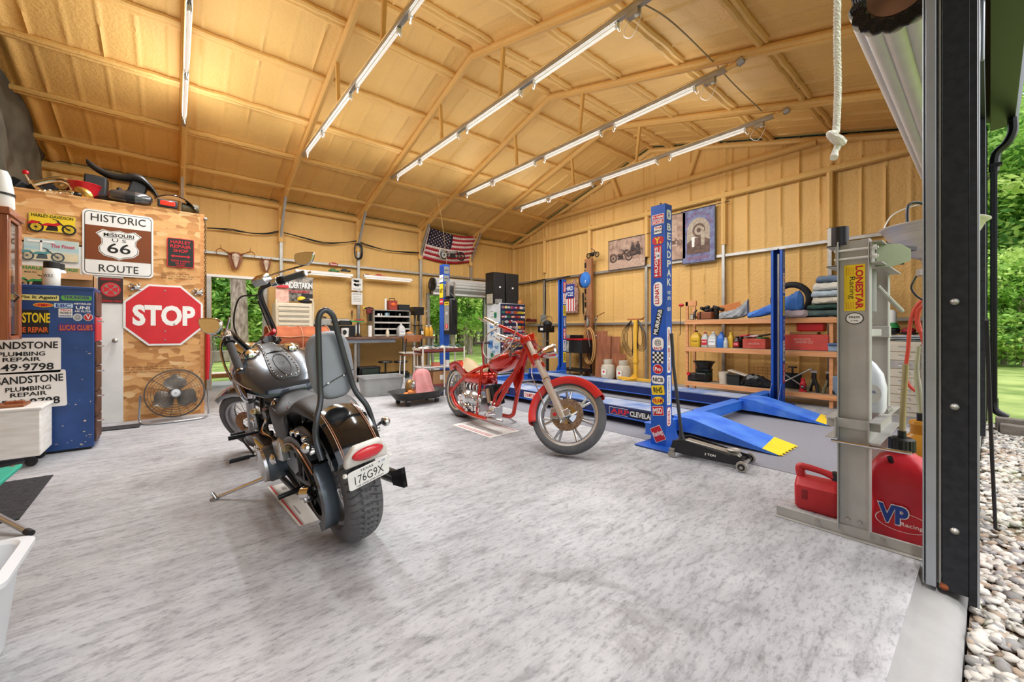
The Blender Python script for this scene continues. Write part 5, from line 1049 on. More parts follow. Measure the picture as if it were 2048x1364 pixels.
t = thing('shovel_head', 'black square shovel head hanging behind the crossed rods', 'shovel', onS(1585, 0, .22)); b = B(); b.box((0, 0, .13), (.01, .24, .24), BLK); b.tube([(0, 0, .22), (0, 0, .34)], .014, BLK); b.tube([(0, -.06, .34), (0, .06, .34)], .012, BLK); b.build('shovel', t, bevel=.01)
t = thing('lug_wrench', 'four way steel lug wrench leaning on the bottom shelf', 'wrench', onS(1583, 0, .08)); b = B(); b.tube([(-.02, .24, .02), (.02, -.24, .34)], .011, STEEL, 8); b.tube([(0, -.19, .04), (.02, .19, .30)], .011, STEEL, 8)
for y, z_ in ((-.24, .34), (.24, .03)): b.cyl((0, y, z_-.012), (0, y*1.04, z_+.012), .016, STEEL)
b.build('wrench', t)
t = thing('bottle_jack', 'small red bottle jack on the bottom shelf', 'jack', onS(1606, 0, .06)); b = B(); b.lathe([(.055, 0), (.055, .02), (.04, .03), (.04, .12), (.03, .13), (.025, .17), (.03, .19), (0, .2)], RED, 18); b.build('body', t); b = B(); b.tube([(-.04, -.02, .03), (-.07, -.05, .06), (-.06, -.06, .1)], .01, BLK, 6); b.build('lever', t); sticker(t, Matrix.Identity(4), frame((-.041, 0, .075), (0, -1, 0), (0, 0, 1)), .035, .05, INK, [('TON', 0, 0, .7, .4, INKW)])
for k, (u, lb) in enumerate(((1628, 'left'), (1658, 'right'))):
    t = thing('jack_stand', 'dark jack stand with a worn yellow foot, the %s of two' % lb, 'jack stand', onS(u, 0, .1), .2*k, group='jack stands on the bottom shelf'); b = B(); b.lathe([(.0, .1), (.035, .1), (.03, .28), (0, .28)], BLK, 12, cap=False)
    for a in range(4): b.tube([(.09*math.cos(a*PI/2+.7), .09*math.sin(a*PI/2+.7), .01), (.02*math.cos(a*PI/2+.7), .02*math.sin(a*PI/2+.7), .2)], [.02, .012], mat('worn_olive', '#6A6142', .6, var=.4) if a % 2 else BLK, 6)
    b.build('stand', t); b = B(); b.box((0, 0, .30), (.03, .08, .03), STEEL); b.build('saddle', t)
boxon('blue_crate', 'blue grey plastic case standing at the right end of the bottom shelf', 'case', 1664, 1684, 0, .26, .04, .2, mat('crate_blue_grey', '#74869A', .5))
t = thing('garden_hook', 'red capped black bent rod hanging at the left end of the shelving', 'rod', AX(1366, 640, SX0)); b = B(); b.tube([(0, .03, .25), (0, .045, .2), (0, .05, -.2), (0, .06, -.28)], .006, BLK, 6, smooth=4); b.build('rod', t); b = B(); b.ell((0, .03, .27), (.03, .05, .03), RED); b.build('cap', t)
# ================================================================ along the long back wall
BY0, BY1 = 8.55, 9.24
def bX(u, Y): return AY(u, 661, Y).x
# doorway frames
b = B()
for x0, x1, z in (D1, D2):
    b.bx((x0-.07, YW-.05, 0), (x0, YW+.12, z+.05), STEEL); b.bx((x1, YW-.05, 0), (x1+.07, YW+.12, z+.05), STEEL); b.bx((x0-.07, YW-.055, z), (x1+.07, YW+.12, z+.05), WHITE if x0 < 1 else STEEL)
struct(b, 'trim_8', bevel=.004)
t = coil('roll_up_door', 'small rolled white door curtain above the rear doorway behind the flag', 0, 0, D2[1]-D2[0]+.30, .165, (D2[0]-.02, 9.08, 2.27))
b = B(); b.lathe([(0, 0), (.17, 0), (.17, .03), (0, .03)], BLK, 20, frame((-.05, 0, 0), (0, 1, 0), (0, 0, 1))); b.tube([(-.1, 0, .1), (-.12, -.05, -.1), (-.08, 0, -.25)], .02, BLK, 6, smooth=4); b.build('drive_gear', t)
b = B(); b.bx((.0, -.03, -.25), (D2[1]-D2[0], .03, -.18), WHITE); b.build('bottom_bar', t, bevel=.004)
# skulls
BONE = mat('bone', '#D9C9B2', .7, vscale=12, col2='#B89C86', bump=.3)
def skull(u, v, s, label, horn):
    p = AY(u, v, YW-.05); t = thing('mounted_skull', label, 'skull mount', p, group='skull mounts above the left doorway')
    b = B(); b.prism([(-.13*s, .12*s), (-.06*s, .16*s), (.06*s, .16*s), (.13*s, .12*s), (.1*s, -.05*s), (0.05*s, -.19*s), (-.05*s, -.19*s), (-.1*s, -.05*s)], .02, WOODD, frame((0, .03, 0), (1, 0, 0), (0, 0, 1))); b.build('wood_plaque', t, bevel=.005)
    b = B(); b.loft([[Vector((r*math.cos(a), -.01-.03*s-.03*s*math.sin(a), z*s)) for a in [2*PI*k/12 for k in range(12)]] for z, r in ((.12, .02*s), (.10, .06*s), (.04, .065*s), (-.05, .04*s), (-.14, .022*s), (-.16, .01*s))], BONE); b.build('skull', t)
    b = B(); [b.ell((q*.035*s, -.055*s, .05*s), .014*s, INK, 8, 6) for q in (-1, 1)]; b.ell((0, -.05*s, -.12*s), .008*s, INK, 8, 6); b.build('eye_socket', t)
    for q in (-1, 1):
        b = B(); b.tube([(q*.05*s, -.02, .11*s), (q*.16*s, -.02, .15*s), (q*.26*s, -.05, .19*s), (q*.32*s, -.08, .13*s), (q*.30*s, -.1, .04*s)] if horn else [(q*.04*s, -.02, .1*s), (q*.08*s, -.02, .15*s), (q*.13*s, -.04, .19*s)], [.012, .009, .004], WOODD, 6, smooth=4)
        if horn: b.tube([(q*.24*s, -.04, .18*s), (q*.25*s, -.06, .27*s)], [.007, .003], WOODD, 5)
        b.build('horn', t)
skull(471, 520, .95, 'horned steer skull on a dark wooden plaque', True); skull(532, 530, .75, 'small skull mount on a shield shaped plaque', False)
# wall lamps with model cars on them
for k, (u0, u1, v) in enumerate(((590, 705, 546), (727, 823, 556))):
    x0, x1 = bX(u0, 9.2), bX(u1, 9.2); z = AY((u0+u1)/2, v, 9.2).z; t = thing('strip_light', 'white fluorescent strip fixture on the back wall, the %s one' % ('left', 'right')[k], 'light', ((x0+x1)/2, 9.2, z), group='strip fixtures on the back wall'); h = (x1-x0)/2
    b = B(); b.prism([(-.06, -.03), (.06, -.03), (.035, .03), (-.035, .03)], 2*h, WHITE, frame((-h, 0, 0), (0, 1, 0), (0, 0, 1))); b.build('housing', t, bevel=.004); b = B(); b.cyl((-h+.04, -.02, -.045), (h-.04, -.02, -.045), .014, LAMPG, n=8); b.build('tube', t)
for u0, u1, v, m_, lb in ((657, 679, 541, mat('toy_green', '#3E7A44', .5), 'green model truck'), (681, 701, 541, BLK, 'black model truck'), (727, 745, 548, mat('toy_maroon', '#8A2A28', .5), 'dark red model car'), (750, 770, 549, mat('toy_red', '#B8402C', .5), 'orange red model truck')):
    x0, x1 = bX(u0, 9.2), bX(u1, 9.2); z = 2.385 if u0 < 710 else 2.365; W = x1-x0; zz = AY(u0, 546 if u0 < 710 else 556, 9.2).z+.032
    t = thing('model_car', lb+' parked on a wall strip light', 'toy car', ((x0+x1)/2, 9.2, zz), group='model cars on the strip lights')
    b = B(); b.box((0, 0, .025), (W, .045, .035), m_); b.box((-W*.1, 0, .055), (W*.5, .04, .03), m_, taper=.8); b.build('body', t, bevel=.006)
    for a, c in ((-.33, -.022), (.33, -.022), (-.33, .022), (.33, .022)): b = B(); b.cyl((a*W, c-.004, .012), (a*W, c+.004, .012), .012, BLK, n=10); b.build('wheel', t)
M, wd, ht = faceY(658, 524, 676, 533, YW-.04); b = B(); b.disc(M, wd/2, ht/2, mat('oval_red', '#A8321E', .5)); b.text('Diamond', M, wd*.7, ht*.4, INKW, .02, .003); tag(b.build('oval_sign'), 'small red oval sign above the green model truck', 'sign')
for k, (v0, v1, q) in enumerate(((556, 582, 'upper sheet with a drawing'), (584, 610, 'lower sheet with writing'))):
    M, wd, ht = faceY(703, v0, 725, v1, YW-.07); b = B(); b.plate(M, wd, ht, PAPER)
    if k == 0:
        for i in range(9): b.disc(M @ T(RND.uniform(-.25, .25)*wd, RND.uniform(-.1, .3)*ht, .001), wd*.12, ht*.1, GREY if i % 2 else INK, .001, .0005, 9)
        b.text('MOTORS', M @ T(0, -.38*ht), wd*.7, ht*.1, INK, 0, .003)
    else:
        b.text('SHOP RATES', M @ T(0, .35*ht), wd*.8, ht*.12, INK, 0, .003); [b.plate(M @ T(0, (.15-.12*i)*ht), wd*.7, ht*.03, GREY, 0, .002, .0006) for i in range(4)]
    tag(b.build('poster'), 'pale notice on the back wall post, %s' % q, 'poster', 'notices on the post')
# wall cable
pts = [AY(u, v, YW-.04) for u, v in ((414, 456), (440, 457), (465, 459), (500, 466), (530, 467), (556, 463), (570, 466), (610, 476), (650, 485), (690, 485), (714, 482), (730, 488), (770, 500), (800, 503), (838, 505))]
b = B(); b.tube(pts, .011, BLK, 6, smooth=4); b.tube([p+Vector((0, 0, -.012*(i % 3))) for i, p in enumerate(pts)], .008, BLK, 6, smooth=4); tag(b.build('power_cable'), 'black power cable draped along the top of the back wall', 'cable')
c = AY(716, 503, YW-.1); b = B()
for k in range(4): b.tube([(c.x+(.09+.012*k)*math.cos(a)*.75, c.y-.01*k, c.z+(.17+.01*k)*math.sin(a)+.02*math.sin(3*a)) for a in [2*PI*i/20 for i in range(20)]], .009, BLK, 6, closed=True)
tag(b.build('cord_coil'), 'black cord coiled over the second wall post of the back wall', 'cord')
# workbench
BZ = AY(800, 673, BY0).z; bx0 = bX(560, BY0); bx1 = bX(872, BY0)
t = thing('workbench', 'long brown topped workbench with a grey steel apron along the back wall', 'workbench', ((bx0+bx1)/2, (BY0+BY1)/2, 0)); L0 = Matrix.Translation((-(bx0+bx1)/2, -(BY0+BY1)/2, 0))
b = B(L0); b.bx((bx0, BY0, BZ-.05), (bx1, BY1, BZ), mat('worn_bench_top', '#5B3E30', .6, vscale=5, col2='#7B5A46', stretch=(1, 6, 1), bump=.2)); b.build('top', t, bevel=.005)
b = B(L0); b.bx((bx0, BY0+.03, BZ-.13), (bX(792, BY0), BY0+.06, BZ-.05), mat('bench_apron', '#7F848C', .4, .5, var=.15)); b.build('apron', t)
for x in (bx0+.05, bX(713, BY0), bX(812, BY0+.5), bx1-.05):
    for y in (BY0+.08, BY1-.06): b = B(L0); b.bx((x-.025, y-.025, 0), (x+.025, y+.025, BZ-.05), STEEL); b.build('leg', t)
def onB(u, Y=None): Y = Y or 8.85; return Vector((bX(u, Y), Y, BZ+.001))
# beige tool chest with roll top
BEI = mat('beige_steel', '#D8CDB4', .45, var=.05)
c0, c1 = bX(553, 8.62), bX(627, 8.62); W = c1-c0; CH = AY(590, 606, 8.62).z-BZ
t = thing('tool_chest', 'beige roll front tool chest at the left end of the workbench', 'tool chest', ((c0+c1)/2, 8.86, BZ+.001))
b = B(); b.bx((-W/2, -.22, 0), (W/2, .2, CH), BEI); b.build('body', t, bevel=.02)
for k in range(6): z = CH*(.06+.145*k); b = B(); b.bx((-W/2+.03, -.235, z), (W/2-.07, -.215, z+CH*.125), BEI); b.bx((-W/2+.04, -.245, z+CH*.1), (W/2-.08, -.233, z+CH*.125), STEEL); d = b.build('drawer', t, bevel=.004)
b = B(); b.bx((-.1, -.25, CH*.1), (.1, -.24, CH*.14), mat('badge_red', '#8C3A34', .4)); b.build('badge', t)
b = B(); b.tube([(W/2-.02, -.2, .0), (W/2-.0, -.22, CH), (W/2-.06, -.2, CH+.07), (W/2-.1, .1, CH+.09)], .02, BEI, 8, smooth=4); b.tube([(-W/2+.02, -.2, .0), (-W/2+.0, -.22, CH), (-W/2+.03, -.15, CH+.03)], .02, BEI, 8, smooth=4); b.build('side_rail', t)
# papers and case on the chest
zc = BZ+CH+.003
def onC(u, Y=8.7): return Vector((bX(u, Y), Y, zc))
p = onC(593, 8.85); t = thing('magazine_stack', 'big black and white printed poster bag standing on the tool chest', 'magazine', p); b = B(); b.box((.02, .02, .29), (.56, .03, .50), mat('print_grey', '#4A4845', .5, vscale=14, col2='#BDB6AC'), (.15, 0, 0)); b.build('sheet', t, bevel=.008)
b = B(); b.text('UNDERTAKIN', frame((.02, -.035, .36), (1, 0, .02), (0, .15, 1)), .52, .12, INKW, .03, .001); b.text('TOURNAMENT', frame((.05, -.015, .24), (1, 0, .02), (0, .15, 1)), .4, .05, INKR, .02, .001); b.build('lettering', t)
p = onC(565, 8.68); t = thing('magazine', 'red and cream magazine leaning on the tool chest', 'magazine', p); b = B(); b.box((0, .03, .17), (.22, .015, .34), mat('magazine_cream', '#D9B9A4', .5, vscale=11, col2='#C98C7C'), (-.15, 0, 0)); b.box((0, .0, .31), (.21, .012, .05), INKR, (-.15, 0, 0)); b.build('cover', t)
p = onC(612, 8.7); t = thing('headlamp_shell', 'small grey and yellow helmet visor on the tool chest', 'visor', p); b = B(); b.ell((0, 0, .05), (.15, .08, .05), BLKM); b.ell((-.08, 0, .08), (.08, .06, .06), YEL); b.box((.02, .0, .15), (.2, .03, .08), BLKM); b.build('shell', t)
# things on the bench
t = thing('lathe_machine', 'dark cluttered metal lathe on the left of the workbench', 'machine', onB(665, 8.9)); b = B(); b.box((0, 0, .12), (.85, .3, .24), BLK); b.box((-.2, 0, .3), (.3, .2, .12), STEEL); b.cyl((-.3, 0, .34), (.35, 0, .34), .05, STEEL, n=14); b.tube([(-.35, -.05, .3), (-.28, -.1, .42), (-.15, -.1, .40)], .02, BLK, 6); b.box((.25, 0, .3), (.25, .2, .1), BLKM); b.build('body', t, bevel=.01)
b = B(); b.lathe([(.0, 0), (.09, 0), (.09, .015), (0, .015)], STEEL, 20, frame((-.32, -.17, .3), (1, 0, 0), (0, 0, 1))); b.build('hand_wheel', t)
t = thing('paint_pail', 'white pail with a black logo on the workbench', 'pail', onB(690, 8.72)); b = B(); b.lathe([(.07, 0), (.08, .2), (.075, .2)], WHITE, 20); b.disc(frame((-.03, -.078, .1), (1, 0, 0), (0, 0, 1)), .04, .05, INK, 0, .004, 16); b.build('pail', t); b = B(); b.lathe([(.083, .19), (.083, .22), (0, .22)], BLK, 20); b.build('lid', t)
t = thing('bench_lamp', 'small green and red bench lamp on a thin stand', 'lamp', onB(716, 8.8)); b = B(); b.lathe([(.08, 0), (.08, .02), (.02, .03), (.015, .3)], BLK, 14); b.build('stand', t); b = B(); b.box((-.02, 0, .33), (.28, .1, .03), INKG); b.box((.03, 0, .36), (.18, .08, .02), RED); b.build('lamp_head', t); b = B(); b.box((0, .05, .17), (.09, .06, .2), PAPER); b.build('box', t)
for k, (u, v) in enumerate(((704, 625), (728, 618), (734, 628))): p = AY(u, v, YW-.025); b = B(); b.tube([p, p-Vector((0, 0, .16))], [.012, .006], WOODD if k else BLK, 6); b.ell(p+Vector((0, 0, .02)), (.025, .012, .04), YEL if k == 1 else WOODD, 8, 6); tag(b.build('hand_tool'), ['dark handled screwdriver on the wall by the post', 'yellow handled tool on the wall right of the post', 'brown handled brush on the wall right of the post'][k], 'tool')
# parts organiser
o0, o1 = bX(747, 8.75), bX(821, 8.75); W = o1-o0; Hh = AY(780, 620, 8.75).z-BZ; t = thing('parts_organiser', 'grey framed parts organiser with five dark pigeonhole shelves', 'organiser', ((o0+o1)/2, 8.93, BZ+.001))
b = B(); b.bx((-W/2, -.18, 0), (-W/2+.025, .18, Hh), STEEL); b.bx((W/2-.025, -.18, 0), (W/2, .18, Hh), STEEL); b.bx((-W/2, .16, 0), (W/2, .18, Hh), BLK); b.bx((-W/2, -.18, Hh-.02), (W/2, .18, Hh), STEEL); b.build('frame', t)
for k in range(4): b = B(); b.bx((-W/2+.025, -.17, Hh*(.02+.235*k)), (W/2-.025, .17, Hh*(.02+.235*k)+.014), STEEL); b.bx((-W/2+.025, -.185, Hh*(.02+.235*k)), (W/2-.025, -.17, Hh*(.02+.235*k)+.035), mat('organiser_lip', '#B9B3A8', .5)); b.build('shelf', t)
for k in range(4): b = B(); b.bx((-W/2+W*.2*(k+1), -.15, .01), (-W/2+W*.2*(k+1)+.005, .17, Hh-.02), BLK); b.build('divider', t)
for k, (x, z, w_, h_, m_) in enumerate(((-.3, .745, .05, .07, WHITE), (-.24, .745, .03, .07, WHITE), (-.1, .745, .09, .09, mat('pale_tin', '#9FC3D2', .4)), (.2, .745, .04, .08, STEEL))):
    b = B(); b.box((x, -.1, Hh*z+h_/2+.0), (w_, .06, h_), m_); b.build('stored_tin', t)
zt = BZ+Hh+.003
t = thing('red_can', 'red spout can on top of the parts organiser', 'can', (bX(786, 8.8), 8.85, zt)); b = B(); b.box((0, 0, .11), (.2, .14, .22), mat('can_red', '#9C3A30', .45, var=.15)); b.build('can', t, bevel=.01); b = B(); b.tube([(-.07, 0, .22), (-.06, 0, .27), (.06, 0, .27), (.07, 0, .22)], .01, BLK, 6); b.build('handle', t); b = B(); b.ell((0, -.075, .13), (.06, .01, .04), INKO); b.build('emblem', t)
t = thing('white_tube', 'tall pale tube standing on the parts organiser', 'tube', (bX(773, 8.8), 8.85, zt)); b = B(); b.cyl((0, 0, 0), (0, 0, .26), .025, WHITE); b.build('tube', t)
t = thing('black_radio', 'low black radio on top of the parts organiser', 'radio', (bX(808, 8.8), 8.85, zt)); b = B(); b.box((0, 0, .07), (.28, .14, .13), BLKM); b.build('case', t, bevel=.008)
t = thing('red_drill', 'dark red tool hooked at the left of the parts organiser', 'tool', AY(738, 622, 8.9)); b = B(); b.box((0, 0, 0), (.12, .1, .12), mat('drill_maroon', '#6E2420', .5)); b.box((0.02, 0, -.12), (.05, .06, .2), BLK); b.tube([(-.1, 0, .05), (0, 0, .08), (.1, 0, .06)], .02, BLK, 6); b.build('body', t, bevel=.01)
t = thing('paper_roll', 'white paper roll standing left of the parts organiser', 'roll', onB(740, 8.7)); b = B(); b.cyl((0, 0, 0), (0, 0, .24), .045, PAPER, n=18); b.build('roll', t)
jug('spray_bottle', 'small cream spray bottle in front of the parts organiser', onB(775, 8.62), mat('cream_plastic', '#DCCFB4', .4), WHITE, .17, .04, .035, False, None, PI/2, 'bottles on the workbench')
jug('water_jug', 'translucent gallon jug with a white label on the workbench', onB(802, 8.62), MILK, WHITE, .29, .08, .08, True, (PAPER, 'DISTILLED', INKB), PI/2, 'bottles on the workbench')
t = thing('white_bowl', 'white bowl heaped with an orange rag on the workbench', 'bowl', onB(819, 8.62)); b = B(); b.lathe([(.06, 0), (.13, .06), (.12, .06), (.05, .01), (0, .01)], WHITE, 20); b.build('bowl', t); b = B(); b.ell((-.01, 0, .07), (.08, .07, .04), mat('orange_rag', '#D98E50', .9, bump=.4)); b.build('rag', t)
t = thing('drill_press', 'black bench drill press at the right end of the workbench', 'drill press', onB(833, 8.9)); b = B(); b.box((0, 0, .015), (.2, .28, .03), BLK); b.cyl((0, .08, .02), (0, .08, .62), .03, STEEL); b.build('column', t); b = B(); b.box((-.02, -.02, .58), (.24, .34, .15), BLK); b.box((0, .02, .67), (.28, .3, .05), BLK); b.cyl((0, -.1, .5), (0, -.1, .36), .03, BLK); b.tube([(.1, -.1, .55), (.22, -.15, .62)], .01, STEEL, 6); b.tube([(.1, -.1, .55), (.2, -.15, .46)], .01, STEEL, 6); b.build('head', t, bevel=.015); b = B(); b.box((0, -.06, .25), (.18, .18, .02), BLK); b.build('table', t)
YJ = mat('amber_jug', '#D9A032', .35, var=.08)
for k, (u, lb) in enumerate(((853, 'left'), (861, 'right'))): jug('oil_jug', 'amber gallon oil jug by the rear doorway, the %s of the pair' % lb, onB(u, 8.66), YJ, WHITE, .26, .05, .05, False, None, PI/2, 'amber jugs on the workbench')
t = thing('small_bottle', 'dark bottle with a pale label left of the amber jugs', 'bottle', onB(843, 8.66)); b = B(); b.lathe([(.04, 0), (.04, .15), (.015, .2), (.015, .23), (0, .23)], BLK, 14); b.box((0, -.038, .08), (.05, .01, .08), PAPER); b.build('bottle', t)
# under the bench
t = thing('black_crate', 'black folding crate under the workbench', 'crate', (bX(737, 8.75), 8.8, .16)); b = B()
b.box((0, 0, .14), (.46, .3, .02), BLK, (0, 0, 0)); b.box((0, -.12, .0), (.46, .02, .28), BLK, (.25, 0, 0)); b.box((0, .12, .0), (.46, .02, .28), BLK, (.25, 0, 0)); b.build('crate', t, bevel=.006)
b = B(); b.box((0, -.15, 0.01), (.36, .01, .2), mat('crate_panel', '#2C3A30', .5), (.25, 0, 0)); b.build('panel', t)
b = B(); b.bx((bX(715, 8.7), 8.6, .02), (bX(815, 8.7), 9.1, .13), mat('green_black_base', '#1C2A22', .6)); b.bx((bX(715, 8.7), 8.58, .1), (bX(815, 8.7), 8.6, .14), BLK); tag(b.build('low_platform', bevel=.006), 'low dark platform on the floor under the workbench', 'platform')
for k, (u, lb) in enumerate(((771, 'left'), (803, 'right'))):
    t = thing('shop_stool', 'round black swivel stool under the workbench, the %s one' % lb, 'stool', (bX(u, 8.75), 8.75+.05*k, .131), group='stools under the workbench'); z = AY(u, 722, 8.75).z-.13
    b = B(); b.lathe([(.15, z-.04), (.16, z-.02), (.15, z), (0, z+.005)], BLK, 20); b.build('seat', t); b = B(); b.cyl((0, 0, .02), (0, 0, z-.04), .018, BLK); b.build('post', t); b = B(); b.box((0, 0, .012), (.36, .05, .024), BLK); b.box((0, 0, .012), (.05, .36, .024), BLK); b.build('base', t)
# shop chair with wooden back
cy = 7.95; t = thing('shop_chair', 'old school chair with curved wooden back and a pale seat before the workbench', 'chair', (bX(822, cy), cy, 0), -.2)
zs = AY(825, 706, cy-.15).z; zb = AY(820, 677, cy-.2).z
b = B(); b.box((0, -.02, zs), (.44, .42, .03), mat('seat_pale', '#B9B2A6', .6)); b.box((0, -.02, zs-.035), (.42, .4, .04), WOODD); b.build('seat', t, bevel=.012)
b = B(); R_ = [[Vector((x, -.24+.06*(1-(x/.2)**2)*-1+.04+dy, zb+dz-.0)) for dy, dz in ((0, .07), (.018, .07), (.018, -.07), (0, -.07))] for x in np.linspace(-.19, .19, 9)]; b.loft(R_, mat('chair_wood', '#8E5530', .45, vscale=3, col2='#A5683E')); b.build('backrest', t, bevel=.004)
for x, y in ((-.18, -.2), (.18, -.2), (-.18, .17), (.18, .17)): b = B(); b.tube([(x, y, zs-.05), (x*1.12, y*1.12, .01)], .012, WHITE, 8); b.build('leg', t)
b = B(); b.tube([(-.17, -.22, zs), (-.16, -.24, zb)], .01, BLK, 6); b.tube([(.17, -.22, zs), (.16, -.24, zb)], .01, BLK, 6); b.tube([(-.16, -.23, (zs+zb)/2), (.16, -.23, (zs+zb)/2)], .008, BLK, 6); b.build('back_frame', t)
# maroon shelf cart
ky = 6.04; kx0, kx1 = bX(836, ky), bX(920, ky-.0); MAR = mat('maroon_shelf', '#7E3A34', .5, var=.12)
t = thing('parts_cart', 'three tier cart with maroon trays and white posts near the red chopper', 'cart', ((kx0+kx1)/2, ky, 0)); W = kx1-kx0; tz = AY(880, 700, ky).z
for k, z in enumerate((.18, tz*.66, tz)):
    b = B(); m_ = MAR if k != 1 else WHITE
    b.bx((-W/2, -.14, z-.03), (W/2, .14, z-.02), m_); 
    for y in (-.14, .13): b.bx((-W/2, y, z-.035), (W/2, y+.01, z+.03 if k != 1 else z), m_)
    for x in (-W/2, W/2-.01): b.bx((x, -.14, z-.035), (x+.01, .14, z+.03 if k != 1 else z), m_)
    b.build('tray', t)
for x in (-W/2+.01, 0.0, W/2-.01):
    for y in (-.152, .152):
        if x == 0.0 and y > 0: continue
        b = B(); b.tube([(x, y, .0), (x, y, tz+.06)], .014, mat('post_cream', '#D9D4C8', .5, var=.1), 8); b.build('post', t)
def onK(dx, dy, k): return Vector(((kx0+kx1)/2+dx, ky+dy, (.18, tz*.66, tz)[k]-.019))
b = B(); q = onK(-.1, 0, 2)
for i in range(7): b.box((q.x-.3+.11*i, q.y+.02*math.sin(i*3), q.z+.04+.01*(i % 3)), (.14, .16, .04), PAPER if i % 2 else mat('rag_beige', '#B9AD9E', .9), (.1*math.sin(i), .12*math.cos(i*2), i*.7))
for i in range(5): b.tube([(q.x-.3+.15*i, q.y-.15, q.z+.08), (q.x-.2+.15*i, q.y-.1, q.z+.11), (q.x-.12+.14*i, q.y-.16, q.z+.05)], .008, mat('blue_hose', '#4A6C7C', .5), 5, smooth=3)
tag(b.build('rags_and_tubing', bevel=.01), 'heap of pale rags and blue tubing on the top tray of the cart', 'rags', kind='stuff')
t = thing('cardboard_carton', 'tan cardboard carton on the lower tray of the cart', 'box', onK(-.02, 0, 0)); h_ = tz*.66-.25; b = B(); b.bx((-.17, -.11, 0), (.15, .11, h_), CARDB); b.plate(frame((.0, -.111, h_*.6), (1, 0, 0), (0, 0, 1)), .08, .08, PAPER); b.build('carton', t, bevel=.004)
t = thing('paper_cup', 'white paper cup on the middle tray of the cart', 'cup', onK(.1, -.07, 1)); b = B(); b.lathe([(.03, 0), (.042, .11), (.038, .11), (.028, .006), (0, .006)], WHITE, 16); b.build('cup', t)
t = thing('orange_box', 'small orange box on the middle tray of the cart', 'box', onK(-.12, -.07, 1)); b = B(); b.box((0, 0, .04), (.12, .09, .08), mat('pink_orange', '#C8705A', .6)); b.build('box', t)
# clear bin, drip tray with rags
q = AY(779, 795, 6.45); c0 = AZ(752, 795)
t = thing('storage_bin', 'clear plastic storage bin with a white rim near the workbench', 'bin', (2.72, 6.75, 0), -.1); b = B(); b.loft([rr(.30, .19, .004), rr(.34, .22, .29), rr(.36, .24, .30), rr(.36, .24, .325), rr(.33, .215, .32), rr(.285, .18, .01)], mat('bin_clear', '#C9CCCB', .3, var=.1, trans=.45)); b.build('tub', t); b = B(); b.box((0, 0, .08), (.5, .3, .13), mat('dark_contents', '#4C4840', .8, var=.6, vscale=20)); o = b.build('contents', t)
t = thing('creeper_tray', 'black castored drip tray holding rags and parts', 'tray', (2.82, 5.58, 0), .1); TR = mat('tray_black', '#2E2E2C', .5, var=.4, vscale=6)
b = B(); n = 36; ring = lambda rx, ry, z: [Vector((rx*math.copysign(abs(math.cos(2*PI*k/n))**.8, math.cos(2*PI*k/n)), ry*math.copysign(abs(math.sin(2*PI*k/n))**.8, math.sin(2*PI*k/n)), z)) for k in range(n)]
b.loft([ring(.36, .2, .10), ring(.44, .27, .19), ring(.46, .29, .20), ring(.43, .26, .19), ring(.35, .19, .115)], TR); b.build('tray', t)
b = B(); b.bx((-.3, -.14, .07), (.3, .14, .10), BLK); b.build('dolly', t)
for x, y in ((-.25, -.14), (.25, -.14), (-.25, .14), (.25, .14)): b = B(); b.lathe([(0, -.014), (.034, -.014), (.034, .014), (0, .014)], BLK, 14, frame((x, y, .035), (1, 0, 0), (0, 0, 1))); b.box((x, y, .072), (.05, .05, .01), STEEL); b.build('castor', t)
PINK = mat('pink_cloth', '#CE8484', .95, vscale=7, col2='#DE9C9A', bump=.5, bscale=50)
b = B(); r_ = random.Random(2); R_ = []
for z, r0 in ((.12, .22), (.16, .21), (.24, .17), (.34, .14), (.44, .12), (.50, .09), (.52, .02)): R_.append([Vector((2.88+(r0*.92+.035*math.sin(a*6+z*12)*(1 if z < .45 else .4))*math.cos(a), 5.58+(r0*.8+.02*math.sin(a*5+z*9))*math.sin(a), z)) for a in [2*PI*k/40 for k in range(40)]])
b.loft(R_, PINK); tag(b.build('pink_rag', sharp=180), 'faded pink cloth draped over a part on the black tray', 'rag')
b = B(); [b.ell((2.62+.05*i, 5.52+.03*math.sin(i*4), .16+.015*(i % 2)), (.06, .05, .035), mat('orange_cloth', '#C77A3C', .9, bump=.6), 9, 6, (i, i*.5, 0)) for i in range(4)]; tag(b.build('orange_rag'), 'crumpled orange rag on the left of the black tray', 'rag')
b = B(); b.ell((2.70, 5.60, .25), (.07, .07, .12), mat('old_brass', '#8A7048', .35, .7, var=.3)); b.ell((2.73, 5.54, .28), (.04, .03, .09), CHROME); tag(b.build('carburettor'), 'brassy carburettor beside the pink cloth', 'engine part')
# grey cabinet with a suede cover in front of the bench
gy = 7.0; g0, g1_ = bX(556, gy), bX(672, gy); GZ = AY(610, 689, gy).z; W = g1_-g0
GC = mat('satin_grey_door', '#8A8A8C', .3, .5, var=.06)
t = thing('grey_cabinet', 'grey two door metal cabinet behind the black motorcycle', 'cabinet', ((g0+g1_)/2, gy+.25, 0)); b = B(); b.bx((-W/2, -.23, .03), (W/2, .25, GZ), GREY); b.build('body', t, bevel=.01)
for s_ in (-1, 1): b = B(); b.bx((s_*.006, -.25, .06), (s_*(W/2-.01), -.23, GZ-.02), GC); d = b.build('door', t, bevel=.008); b = B(); b.disc(frame((s_*.09, -.252, GZ-.42), (1, 0, 0), (0, 0, 1)), .05, .045, CHROME, 0, .006); b.tube([(s_*.05, -.26, GZ-.42), (s_*.09, -.28, GZ-.42), (s_*.13, -.26, GZ-.42)], .008, CHROME, 8); b.build('handle', d)
SUE = mat('brown_suede', '#9A4E2E', .85, vscale=5, col2='#B0623C', bump=.3, bscale=60); zc2 = AY(600, 656, gy).z
